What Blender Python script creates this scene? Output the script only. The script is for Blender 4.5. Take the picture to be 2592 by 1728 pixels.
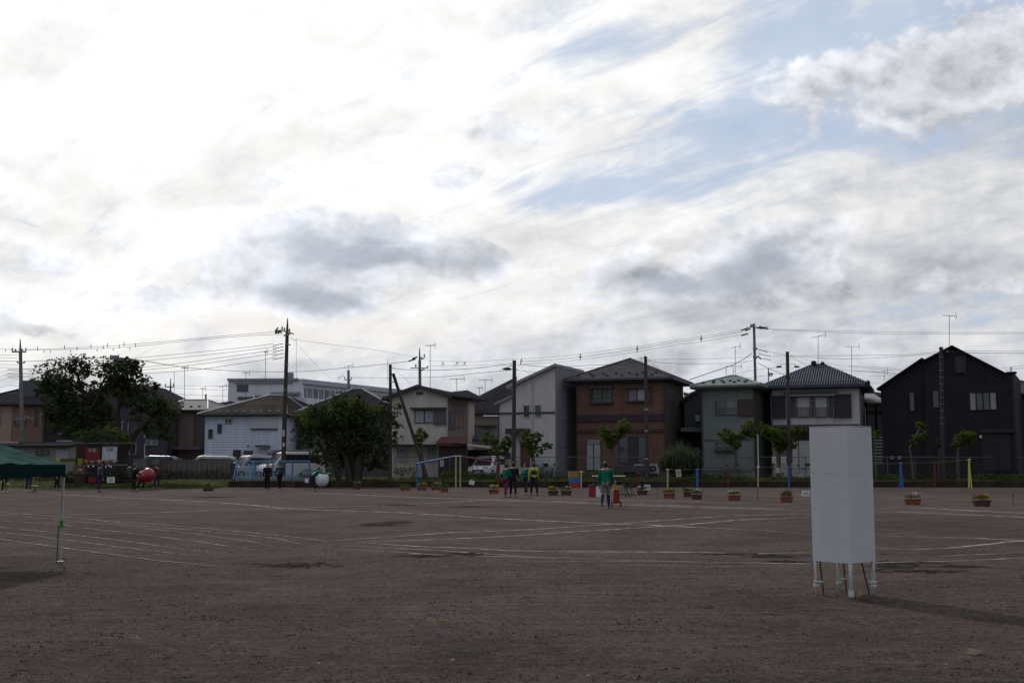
import bpy, bmesh, math, random
from mathutils import Vector, Matrix
random.seed(7)
R = math.radians
for o in list(bpy.data.objects): bpy.data.objects.remove(o)
S = bpy.context.scene
COL = S.collection

# ------------------------------------------------------------------ camera
FOC, CX, CY, HOR, CAMH = 2900.0, 1296.0, 864.0, 1172.0, 1.62
PITCH = math.atan((HOR - CY) / FOC)
cd = bpy.data.cameras.new('camera'); cam = bpy.data.objects.new('camera', cd); COL.objects.link(cam)
cam.location = (0, 0, CAMH); cam.rotation_euler = (math.pi/2 + PITCH, 0, 0)
cd.sensor_width = 36; cd.lens = FOC / 2592 * 36; cd.clip_start = 0.1; cd.clip_end = 9000
S.camera = cam
S.render.resolution_x = 1024; S.render.resolution_y = 682

# ------------------------------------------------------------------ sun, sky, exposure
SUN_AZ, SUN_EL = R(-24), R(38)
SD = Vector((math.sin(SUN_AZ)*math.cos(SUN_EL), math.cos(SUN_AZ)*math.cos(SUN_EL), math.sin(SUN_EL)))
sl = bpy.data.lights.new('sun', 'SUN'); sl.energy = 2.0; sl.angle = R(2.5); sl.color = (1.0, .95, .88)
sun = bpy.data.objects.new('sun', sl); COL.objects.link(sun)
sun.rotation_euler = SD.to_track_quat('Z', 'Y').to_euler()
S.view_settings.view_transform = 'Standard'; S.view_settings.look = 'None'
S.view_settings.exposure = 0; S.view_settings.gamma = 1; S.view_settings.use_curve_mapping = False

W = bpy.data.worlds.new('World'); S.world = W; W.use_nodes = True
NT = W.node_tree; NT.nodes.clear()

class E:                                     # tiny expression wrapper over math nodes
    def __init__(s, k): s.k = k
    def _b(s, o, op, rev=False):
        n = NT.nodes.new('ShaderNodeMath'); n.operation = op
        a, b = (o, s) if rev else (s, o)
        for i, v in enumerate((a, b)):
            if isinstance(v, E): NT.links.new(v.k, n.inputs[i])
            else: n.inputs[i].default_value = float(v)
        return E(n.outputs[0])
    def __add__(s, o): return s._b(o, 'ADD')
    def __radd__(s, o): return s._b(o, 'ADD')
    def __sub__(s, o): return s._b(o, 'SUBTRACT')
    def __rsub__(s, o): return s._b(o, 'SUBTRACT', True)
    def __mul__(s, o): return s._b(o, 'MULTIPLY')
    def __rmul__(s, o): return s._b(o, 'MULTIPLY')
    def __truediv__(s, o): return s._b(o, 'DIVIDE')
    def mx(s, o): return s._b(o, 'MAXIMUM')
    def mn(s, o): return s._b(o, 'MINIMUM')
    def pw(s, o): return s._b(o, 'POWER')
    def f(s, op):
        n = NT.nodes.new('ShaderNodeMath'); n.operation = op; NT.links.new(s.k, n.inputs[0]); return E(n.outputs[0])
def sstep(x, a, b, lo=0.0, hi=1.0):
    n = NT.nodes.new('ShaderNodeMapRange'); n.interpolation_type = 'SMOOTHSTEP'
    NT.links.new(x.k, n.inputs['Value'])
    n.inputs['From Min'].default_value = a; n.inputs['From Max'].default_value = b
    n.inputs['To Min'].default_value = lo; n.inputs['To Max'].default_value = hi
    return E(n.outputs[0])
def vec(x, y, z=0.0):
    n = NT.nodes.new('ShaderNodeCombineXYZ')
    for i, v in enumerate((x, y, z)):
        if isinstance(v, E): NT.links.new(v.k, n.inputs[i])
        else: n.inputs[i].default_value = v
    return n.outputs[0]
def noise(v, scale, det=5, rough=.55, dist=0.0):
    n = NT.nodes.new('ShaderNodeTexNoise'); NT.links.new(v, n.inputs['Vector'])
    n.inputs['Scale'].default_value = scale; n.inputs['Detail'].default_value = det
    n.inputs['Roughness'].default_value = rough; n.inputs['Distortion'].default_value = dist
    return E(n.outputs[0])
def mixc(fac, a, b):
    n = NT.nodes.new('ShaderNodeMix'); n.data_type = 'RGBA'
    if isinstance(fac, E): NT.links.new(fac.k, n.inputs[0])
    else: n.inputs[0].default_value = fac
    for i, c in ((6, a), (7, b)):
        if isinstance(c, tuple): n.inputs[i].default_value = (*c, 1)
        else: NT.links.new(c, n.inputs[i])
    return n.outputs[2]
def scalec(c, e):
    n = NT.nodes.new('ShaderNodeVectorMath'); n.operation = 'SCALE'
    if isinstance(c, tuple): n.inputs[0].default_value = c
    else: NT.links.new(c, n.inputs[0])
    if isinstance(e, E): NT.links.new(e.k, n.inputs['Scale'])
    else: n.inputs['Scale'].default_value = e
    return n.outputs[0]

def pix_dir(px, py):                          # world direction of a photograph pixel
    d = Vector(((px-CX), FOC*math.cos(PITCH) - (CY-py)*math.sin(PITCH), FOC*math.sin(PITCH) + (CY-py)*math.cos(PITCH)))
    return d.normalized()
def azel(px, py):
    d = pix_dir(px, py); return math.atan2(d.x, d.y), math.asin(d.z)

tc = NT.nodes.new('ShaderNodeTexCoord'); sp = NT.nodes.new('ShaderNodeSeparateXYZ')
NT.links.new(tc.outputs['Generated'], sp.inputs[0])
dx, dy, dz = (E(sp.outputs[i]) for i in range(3))
n = NT.nodes.new('ShaderNodeMath'); n.operation = 'ARCTAN2'; NT.links.new(dx.k, n.inputs[0]); NT.links.new(dy.k, n.inputs[1])
az = E(n.outputs[0]); el = dz.f('ARCSINE')
up = dz.mx(0.0) + 0.16
qx, qy = dx / up, dy / up
A0 = R(-42)
al = qx*math.sin(A0) + qy*math.cos(A0); ac = qx*math.cos(A0) - qy*math.sin(A0)
streak = noise(vec(al*.42, ac*1.15, 3.1), 1.55, 8, .60, .55)
fine = noise(vec(al*.60, ac*1.7, 9.7), 6.0, 8, .62, .5)
wx = noise(vec(az, el*1.6, 12.0), 6.5, 4, .5) - .5
wy = noise(vec(az, el*1.6, 22.0), 6.5, 4, .5) - .5
def pf(oa, oe): return noise(vec(az*1.0 + oa, el*1.9 + oe, 0.4), 7.0, 9, .57, .25)
def pf2(oa, oe): return noise(vec(az*1.0 + oa, el*1.7 + oe, 5.4), 21.0, 7, .6, .2)
puff, puff2 = pf(0.0, 0.0), pf2(0.0, 0.0)
def bil(oa, oe):
    a_ = (noise(vec(az*1.0 + oa + wx*.06, el*1.45 + oe + wy*.05, 44.0), 9.0, 2, .5, .3) - .5).f('ABSOLUTE')
    b_ = (noise(vec(az*1.0 + oa, el*1.3 + oe, 51.0), 24.0, 3, .55, .2) - .5).f('ABSOLUTE')
    c_ = (noise(vec(az*1.0 + oa, el*1.2 + oe, 57.0), 62.0, 3, .6, .1) - .5).f('ABSOLUTE')
    return a_*1.5 + b_*.9 + c_*.45
bump0 = bil(0.0, 0.0)
brel = bump0 - bil(-.009, .022)
relief = (puff - pf(-.018, .045))*.95 + (puff2 - pf2(-.006, .014))*.32
waz = az + wx*.15 + (puff2 - .5)*.045; wel = el + wy*.085 + (puff2 - .5)*.028
def blobs(lst, X, Y):
    tot = None
    for (px, py, rx, ry, amp) in lst:
        a, e = azel(px, py)
        u = (X - a) * (FOC/rx); v = (Y - e) * (FOC/ry)
        g = (u*u + v*v) * -1.0
        g = g.f('EXPONENT') * amp
        tot = g if tot is None else tot + g
    return tot
blue = blobs([(1950, 330, 330, 75, 1.0), (2200, 60, 200, 100, .95), (1650, 460, 260, 65, .95), (1500, 120, 230, 120, .42), (2380, 300, 240, 45, .95),
              (1990, 140, 150, 130, .75), (1430, 500, 170, 45, .5), (2560, 760, 70, 90, .6), (2280, 790, 150, 28, .5), (2500, 30, 120, 60, .6), (75, 566, 50, 9, .6)], waz, wel)
grey = blobs([(865, 635, 280, 95, .42), (840, 612, 170, 48, .50), (930, 655, 120, 32, .65), (630, 580, 130, 60, .20), (1165, 665, 110, 50, .75), (730, 755, 130, 36, .80), (690, 720, 200, 80, .35),
              (1960, 625, 130, 80, 1.0), (1850, 690, 290, 90, .30), (1670, 735, 170, 40, .85), (2480, 705, 190, 80, .42), (2370, 190, 340, 150, .50), (2480, 120, 150, 100, .1), (2100, 760, 300, 50, .2),
              (150, 640, 160, 45, .32), (400, 760, 90, 28, .5), (390, 290, 80, 26, .30), (260, 90, 60, 25, .16), (820, 275, 140, 26, .25), (1260, 330, 190, 30, .35), (1130, 455, 90, 34, .42), (640, 490, 90, 26, .35), (710, 70, 60, 28, .18),
              (1180, 870, 140, 60, .30), (90, 830, 120, 30, .45), (480, 880, 80, 60, .32), (2050, 890, 240, 50, .3), (1500, 860, 120, 40, .3), (960, 170, 60, 20, .12), (1490, 770, 180, 60, .12)], waz, wel)
dotn = NT.nodes.new('ShaderNodeVectorMath'); dotn.operation = 'DOT_PRODUCT'
NT.links.new(tc.outputs['Generated'], dotn.inputs[0]); dotn.inputs[1].default_value = SD
cg = E(dotn.outputs['Value'])
glow = sstep(cg, math.cos(R(52)), math.cos(R(16)))
wide = sstep(cg, math.cos(R(115)), math.cos(R(44)))

sky = NT.nodes.new('ShaderNodeTexSky'); sky.sky_type = 'NISHITA'; sky.sun_disc = False
sky.sun_elevation = SUN_EL; sky.sun_rotation = SUN_AZ; sky.dust_density = 2.0; sky.ozone_density = 1.5
# values below are the radiance seen; the Background strength (0.1) is divided out at the end
blue_c = mixc(.92, sky.outputs[0], (4.5, 5.65, 7.5))
lum = wide*.13 + .48 + glow*.38
shade = (streak - .5)*.60 + (fine - .5)*.28 + (puff - .5)*.40 + (relief*.8 + brel*.35)*(1.0 - glow*.55)
wl = lum + shade*.8
white = scalec(mixc(sstep(wl, .45, .85), (.905, .945, 1.03), (1.0, .998, .99)), (lum + shade*(1.0 - glow*.15) * lum * 1.15 + .05) * 10.0)
cover = sstep(streak*.40 + fine*1.30 + puff*.10 + puff2*.25 - blue*.62, .42, .98) * .80 + .20
gap = (1.0 - wide)*.25
cover = (cover - gap*.3).mx(sstep(cg, math.cos(R(24)), math.cos(R(14))))
c1 = mixc(cover, blue_c, white)
# grey cumulus bodies in front of the high cloud, light tops and grey undersides
dens = grey + (bump0 - .30)*2.2*((grey + .04).mn(.42)) + (puff - .5)*1.4*((grey + .05).mn(.42))
gm = sstep(dens, .09, .24)
dk = sstep(dens, .18, 1.15)
lt_ = lum*.93 + .06 + relief*.5 + brel*.55
level = lt_ - dk*(lt_ - (lum*.26 + .27))
level = (level + relief*.35 + brel*.32).mx(.2)
greycol = scalec(mixc(dk, (.935, .96, 1.02), (.80, .88, 1.03)), level * 10.0)
c2 = mixc(gm * .93, c1, greycol)
# low bank of cumulus towards the horizon all round
lowmask = sstep(el, R(10), R(3.0))
lp = noise(vec(az*1.0, el*1.9, 31.0), 9.0, 8, .58, .15)
lowden = sstep(lp + (lowmask - .75)*.35, .44, .56) * lowmask
lowcol = scalec((.90, .94, 1.03), ((noise(vec(az, el*2.4 + .03, 31.0), 13.0, 6, .55, .3) - .5)*.70 + relief*.8 + brel*.55 + .56 + glow*.24 + wide*.06) * 10.0)
c3 = mixc(lowden * .75, c2, lowcol)
# warm cream light low under the sun
warm = blobs([(760, 830, 360, 32, .6), (200, 900, 300, 60, .3)], az + wx*.05, el + wy*.02)
c4 = mixc(warm.mn(1.0), c3, (8.8, 8.25, 7.65))
bg = NT.nodes.new('ShaderNodeBackground'); NT.links.new(c4, bg.inputs[0]); bg.inputs[1].default_value = 0.1
ow = NT.nodes.new('ShaderNodeOutputWorld'); NT.links.new(bg.outputs[0], ow.inputs[0])

# ------------------------------------------------------------------ materials
MATS = {}
def mat(name, col, rough=.8, var=.12, scale=3.0, bump=0.0, bscale=20.0, metal=0.0, spec=.3, col2=None, trans=0.0, stretch=None):
    if name in MATS: return MATS[name]
    m = bpy.data.materials.new(name); m.use_nodes = True; t = m.node_tree; b = t.nodes['Principled BSDF']
    b.inputs['Roughness'].default_value = rough; b.inputs['Metallic'].default_value = metal
    b.inputs['Specular IOR Level'].default_value = spec if rough < .72 else spec*.3
    tcn = t.nodes.new('ShaderNodeTexCoord'); src = tcn.outputs['Object']
    if stretch:
        mp = t.nodes.new('ShaderNodeMapping'); mp.inputs['Scale'].default_value = stretch
        t.links.new(src, mp.inputs[0]); src = mp.outputs[0]
    nz = t.nodes.new('ShaderNodeTexNoise'); nz.inputs['Scale'].default_value = scale; nz.inputs['Detail'].default_value = 6
    nz.inputs['Roughness'].default_value = .65; t.links.new(src, nz.inputs['Vector'])
    rp = t.nodes.new('ShaderNodeValToRGB'); rp.color_ramp.elements[0].position = .3; rp.color_ramp.elements[1].position = .7
    c2 = col2 if col2 else tuple(min(1, c*(1+var)) for c in col)
    c1 = tuple(c*(1-var) for c in col)
    rp.color_ramp.elements[0].color = (*c1, 1); rp.color_ramp.elements[1].color = (*c2, 1)
    t.links.new(nz.outputs[0], rp.inputs[0]); t.links.new(rp.outputs[0], b.inputs['Base Color'])
    if any(k in name for k in ('stucco', 'wall', 'siding', 'brick', 'cladding', 'plaster', 'taupe', 'rose', 'tan', 'ply', 'concrete')):
        mp2 = t.nodes.new('ShaderNodeMapping'); mp2.inputs['Scale'].default_value = (1.6, 1.6, .16); t.links.new(tcn.outputs['Object'], mp2.inputs[0])
        n3 = t.nodes.new('ShaderNodeTexNoise'); n3.inputs['Scale'].default_value = 1.4; n3.inputs['Detail'].default_value = 5; n3.inputs['Roughness'].default_value = .7; t.links.new(mp2.outputs[0], n3.inputs['Vector'])
        r3 = t.nodes.new('ShaderNodeMapRange'); r3.inputs['From Min'].default_value = .32; r3.inputs['From Max'].default_value = .68; r3.inputs['To Min'].default_value = .84 if name != 'painted_ply' else .93; r3.inputs['To Max'].default_value = 1.07 if name != 'painted_ply' else 1.03
        t.links.new(n3.outputs[0], r3.inputs['Value']); vm = t.nodes.new('ShaderNodeVectorMath'); vm.operation = 'SCALE'; t.links.new(rp.outputs[0], vm.inputs[0]); t.links.new(r3.outputs[0], vm.inputs['Scale']); t.links.new(vm.outputs[0], b.inputs['Base Color'])
    if bump:
        n2 = t.nodes.new('ShaderNodeTexNoise'); n2.inputs['Scale'].default_value = bscale; n2.inputs['Detail'].default_value = 5
        t.links.new(src, n2.inputs['Vector'])
        bp = t.nodes.new('ShaderNodeBump'); bp.inputs['Strength'].default_value = bump; bp.inputs['Distance'].default_value = .02
        t.links.new(n2.outputs[0], bp.inputs['Height']); t.links.new(bp.outputs[0], b.inputs['Normal'])
    if trans:
        tr = t.nodes.new('ShaderNodeBsdfTranslucent'); ms = t.nodes.new('ShaderNodeMixShader'); ms.inputs[0].default_value = trans
        t.links.new(rp.outputs[0], tr.inputs[0]); t.links.new(b.outputs[0], ms.inputs[1]); t.links.new(tr.outputs[0], ms.inputs[2])
        t.links.new(ms.outputs[0], t.nodes['Material Output'].inputs[0])
    MATS[name] = m; return m
def leafmat(name, dark, light, trans=.35):
    return mat(name, dark, .9, .2, 1.6, spec=.2, col2=light, trans=trans)
glass = mat('window_glass', (.03, .04, .05), .08, .2, 1.2, spec=.5)
curtain = mat('curtained_glass', (.26, .28, .33), .25, .2, 2.0, spec=.5, stretch=(6, 6, .3))
frame_dark = mat('dark_frame', (.035, .033, .04), .5)
frame_light = mat('light_frame', (.35, .36, .38), .4)
steel = mat('galvanised_steel', (.20, .21, .23), .45, metal=.5)
black_wire = mat('wire_black', (.03, .03, .035), .7)
wood_pole = mat('weathered_pole', (.055, .048, .046), .85, .3, 2, bump=.4, stretch=(8, 8, .6))
conc_pole = mat('concrete_pole', (.15, .15, .155), .85, .2, 2)
bark = mat('tree_bark', (.045, .04, .035), .95, .35, 4, bump=.8, bscale=14)

# ------------------------------------------------------------------ mesh helpers
LOC = {}
class MB:
    def __init__(s): s.v = []; s.f = []
    def add(s, vs, fs):
        k = len(s.v); s.v += [Vector(p) for p in vs]; s.f += [tuple(i+k for i in f) for f in fs]; return s
    def box(s, c, ax, ay, az):
        c = Vector(c); ax, ay, az = Vector(ax), Vector(ay), Vector(az)
        vs = [c + ax*i + ay*j + az*k for k in (-1, 1) for (i, j) in ((-1, -1), (1, -1), (1, 1), (-1, 1))]
        return s.add(vs, [(3, 2, 1, 0), (4, 5, 6, 7), (0, 1, 5, 4), (1, 2, 6, 5), (2, 3, 7, 6), (3, 0, 4, 7)])
    def bx(s, x0, x1, y0, y1, z0, z1):
        return s.box(((x0+x1)/2, (y0+y1)/2, (z0+z1)/2), ((x1-x0)/2, 0, 0), (0, (y1-y0)/2, 0), (0, 0, (z1-z0)/2))
    def ext(s, pts, vecx):                     # extrude a polygon by a vector
        pts = [Vector(p) for p in pts]; vecx = Vector(vecx); n = len(pts)
        return s.add(pts + [p + vecx for p in pts], [tuple(range(n))[::-1], tuple(range(n, 2*n))] + [(i, (i+1) % n, n+(i+1) % n, n+i) for i in range(n)])
    def tube(s, pts, rad, n=8, cap=True):
        pts = [Vector(p) for p in pts]
        if not isinstance(rad, (list, tuple)): rad = [rad]*len(pts)
        vs = []; fs = []; prev = None
        for i, p in enumerate(pts):
            t = (pts[min(i+1, len(pts)-1)] - pts[max(i-1, 0)]).normalized()
            if prev is None:
                a = Vector((0, 0, 1)) if abs(t.z) < .9 else Vector((1, 0, 0))
                u = t.cross(a).normalized()
            else:
                u = (prev - t*prev.dot(t)).normalized()
            prev = u; w = t.cross(u)
            for k in range(n):
                an = 2*math.pi*k/n; vs.append(p + (u*math.cos(an) + w*math.sin(an))*rad[i])
        for i in range(len(pts)-1):
            for k in range(n):
                a = i*n+k; b = i*n+(k+1) % n; fs.append((a, b, b+n, a+n))
        if cap: fs.append(tuple(range(n))[::-1]); fs.append(tuple(range((len(pts)-1)*n, len(pts)*n)))
        return s.add(vs, fs)
    def ell(s, c, rx, ry, rz, nu=10, nv=7, jit=0.0):
        c = Vector(c); vs = [c + Vector((0, 0, -rz))]; fs = []
        for j in range(1, nv):
            t = math.pi*j/nv - math.pi/2
            for i in range(nu):
                a = 2*math.pi*i/nu; q = 1 + random.uniform(-jit, jit)
                vs.append(c + Vector((rx*math.cos(t)*math.cos(a)*q, ry*math.cos(t)*math.sin(a)*q, rz*math.sin(t)*q)))
        vs.append(c + Vector((0, 0, rz))); top = len(vs)-1
        for i in range(nu):
            fs.append((0, 1+(i+1) % nu, 1+i)); fs.append((top, top-nu+i, top-nu+(i+1) % nu))
        for j in range(nv-2):
            for i in range(nu):
                a = 1+j*nu+i; b = 1+j*nu+(i+1) % nu; fs.append((a, b, b+nu, a+nu))
        return s.add(vs, fs)
    def build(s, name, m, parent=None, smooth=False, bevel=0):
        me = bpy.data.meshes.new(name)
        off = LOC.get(parent.name, Vector((0, 0, 0))) if parent else Vector((0, 0, 0))
        me.from_pydata([tuple(p - off) for p in s.v], [], s.f); me.update()
        o = bpy.data.objects.new(name, me); COL.objects.link(o)
        for mm in (m if isinstance(m, (list, tuple)) else [m]): me.materials.append(mm)
        if smooth:
            for p in me.polygons: p.use_smooth = True
        if parent: o.parent = parent; LOC[o.name] = off
        if bevel:
            bv = o.modifiers.new('bevel', 'BEVEL'); bv.width = bevel; bv.segments = 2; bv.limit_method = 'ANGLE'
        return o
def tag(o, label=None, cat=None, group=None, kind=None):
    if label: o['label'] = label
    if cat: o['category'] = cat
    if group: o['group'] = group
    if kind: o['kind'] = kind
    return o
def thing(name, loc, label, cat, group=None):
    o = bpy.data.objects.new(name, None); COL.objects.link(o); o.location = loc; o.empty_display_size = .2
    LOC[o.name] = Vector(loc); return tag(o, label, cat, group)
KIDS = {}
def copy_tree(o, loc, rz=None, label=None, parent=None, top=True):
    c = o.copy(); COL.objects.link(c)
    if top:
        c.location = loc; LOC[c.name] = Vector(loc)
        if rz is not None: c.rotation_euler = (0, 0, rz)
        if label: c['label'] = label
    if parent: c.parent = parent
    for ch in [x for x in bpy.data.objects if x.parent == o]: copy_tree(ch, None, parent=c, top=False)
    return c
def part_copy(src, name, parent, delta):      # another piece sharing mesh data
    o = bpy.data.objects.new(name, src.data); COL.objects.link(o); o.parent = parent; o.location = src.location + Vector(delta)
    for md in src.modifiers:
        if md.type == 'BEVEL':
            bv = o.modifiers.new('bevel', 'BEVEL'); bv.width = md.width; bv.segments = md.segments; bv.limit_method = 'ANGLE'
    return o
C0 = Vector((0, 0, CAMH))
def P(px, py, Y):                             # point at depth Y seen at a photograph pixel
    d = pix_dir(px, py); return C0 + d*(Y/d.y)
def G(px, py, z=0.0):                         # point on the ground
    d = pix_dir(px, py); t = (z - CAMH)/d.z; return C0 + d*t
def onp(px, py, P0, nrm):
    d = pix_dir(px, py); t = (Vector(P0) - C0).dot(nrm)/d.dot(nrm); return C0 + d*t

# ------------------------------------------------------------------ ground
def ground_material():
    m = bpy.data.materials.new('trodden_earth'); m.use_nodes = True; t = m.node_tree; b = t.nodes['Principled BSDF']
    b.inputs['Roughness'].default_value = 1; b.inputs['Specular IOR Level'].default_value = .04
    tcn = t.nodes.new('ShaderNodeTexCoord')
    def nz(scale, det, rough, st=(1, 1, 1), dist=0):
        mp = t.nodes.new('ShaderNodeMapping'); mp.inputs['Scale'].default_value = st; t.links.new(tcn.outputs['Object'], mp.inputs[0])
        q = t.nodes.new('ShaderNodeTexNoise'); q.inputs['Scale'].default_value = scale; q.inputs['Detail'].default_value = det
        q.inputs['Roughness'].default_value = rough; q.inputs['Distortion'].default_value = dist
        t.links.new(mp.outputs[0], q.inputs['Vector']); return q.outputs[0]
    def ramp(src, p0, c0, p1, c1):
        r = t.nodes.new('ShaderNodeValToRGB'); r.color_ramp.elements[0].position = p0; r.color_ramp.elements[1].position = p1
        r.color_ramp.elements[0].color = (*c0, 1); r.color_ramp.elements[1].color = (*c1, 1); t.links.new(src, r.inputs[0]); return r.outputs[0]
    def mul(a, bb, fac=1.0, mode='MULTIPLY'):
        x = t.nodes.new('ShaderNodeMix'); x.data_type = 'RGBA'; x.blend_type = mode; x.inputs[0].default_value = fac
        t.links.new(a, x.inputs[6]); t.links.new(bb, x.inputs[7]); return x.outputs[2]
    base = ramp(nz(.09, 6, .6, (1, .6, 1), .4), .35, (.060, .0465, .0425), .68, (.088, .0705, .0640))
    mid = ramp(nz(.55, 6, .62, (1, 1, 1), .3), .30, (.68, .68, .70), .70, (1.26, 1.24, 1.22))
    fin = ramp(nz(14, 6, .75), .34, (.46, .45, .45), .66, (1.5, 1.5, 1.5))
    fin2 = ramp(nz(60, 3, .8), .36, (.62, .62, .62), .64, (1.4, 1.4, 1.4))
    c = mul(mul(mul(base, mid), fin), fin2)
    damp = ramp(nz(.16, 4, .5, (.45, 1.3, 1), .8), .63, (1, 1, 1), .74, (.92, .91, .90))
    c = mul(c, ramp(nz(4.2, 6, .7, (1, 1, 1), .4), .34, (.76, .75, .75), .66, (1.22, 1.22, 1.22)))
    drag = ramp(nz(2.2, 7, .7, (.22, 2.4, 1), .5), .33, (.82, .82, .82), .68, (1.15, 1.14, 1.13))
    t.links.new(mul(mul(c, damp), drag), b.inputs['Base Color'])
    bp = t.nodes.new('ShaderNodeBump'); bp.inputs['Strength'].default_value = .9; bp.inputs['Distance'].default_value = .055
    t.links.new(nz(11, 8, .78), bp.inputs['Height'])
    bp2 = t.nodes.new('ShaderNodeBump'); bp2.inputs['Strength'].default_value = .6; bp2.inputs['Distance'].default_value = .1
    t.links.new(nz(1.1, 5, .6), bp2.inputs['Height']); t.links.new(bp2.outputs[0], bp.inputs['Normal'])
    t.links.new(bp.outputs[0], b.inputs['Normal'])
    return m
earth = ground_material()
mb = MB(); mb.add([(-3000, -200, 0), (3000, -200, 0), (3000, 6000, 0), (-3000, 6000, 0)], [(0, 1, 2, 3)])
tag(mb.build('ground', earth), 'dark trodden earth of the playground', kind='structure')

# raised ground beyond the playground: planting strip, lane and house lots
X590 = P(585, 1200, 79).x
def terr(x, y):
    if x > X590:
        return .40 + min(1, max(0, (y-79.0)/5.0))*.18
    k = min(1, max(0, (y-74.5)/5.5)); k = k*k*(3-2*k)
    e_ = min(1, max(0, (X590-x)/3.5)) if y < 79.2 else 1.0
    return -.02 + k*.52*(e_*e_*(3-2*e_)) + min(1, max(0, (y-81)/4.0))*.10
strip = mat('planted_strip_soil', (.040, .045, .022), 1, .35, 1.2, bump=.8, bscale=9, col2=(.07, .085, .03), spec=.05)
mb = MB()
xs = [-60 + i*1.0 for i in range(0, int(X590)+61)]; xs[-1] = X590
ys = [74.2 + .5*j for j in range(26)] + [90, 120, 400, 3000]
vs = [(x, y, terr(x-.01, y) + (random.uniform(-.025, .025) if 75 < y < 86 else 0)) for y in ys for x in xs]; n = len(xs)
mb.add(vs, [(j*n+i, j*n+i+1, (j+1)*n+i+1, (j+1)*n+i) for j in range(len(ys)-1) for i in range(n-1)])
tag(mb.build('grass_slope', strip, smooth=True), 'grassy slope rising to the wall on the left', kind='structure')
mb = MB(); xs = [X590 + i*1.0 for i in range(0, 92)]; ys = [78.46 + .5*j for j in range(18)] + [90, 120, 400, 3000]; n = len(xs)
mb.add([(x, y, terr(x+.01, y) + (random.uniform(-.03, .03) if 78.8 < y < 86 else 0)) for y in ys for x in xs], [(j*n+i, j*n+i+1, (j+1)*n+i+1, (j+1)*n+i) for j in range(len(ys)-1) for i in range(n-1)])
tag(mb.build('planting_bed', strip, smooth=True), 'raised planting bed soil behind the kerb', kind='structure')
# retaining kerb in cast blocks
kerbm = mat('stained_kerb', (.022, .017, .016), .95, .35, 1.1, bump=.4, bscale=8, col2=(.05, .038, .034), spec=.05)
kb = thing('retaining_kerb', (X590, 78.3, 0), 'long low stained concrete kerb wall along the far edge of the playground', 'kerb wall')
mb = MB(); mb.bx(X590+.01, X590+1.99, 78.24, 78.46, 0, .405); k0 = mb.build('kerb_block', kerbm, kb, bevel=.012)
for i in range(1, 45): part_copy(k0, 'kerb_block', kb, (2.0*i, random.uniform(-.006, .006), random.uniform(-.008, .004)))

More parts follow.
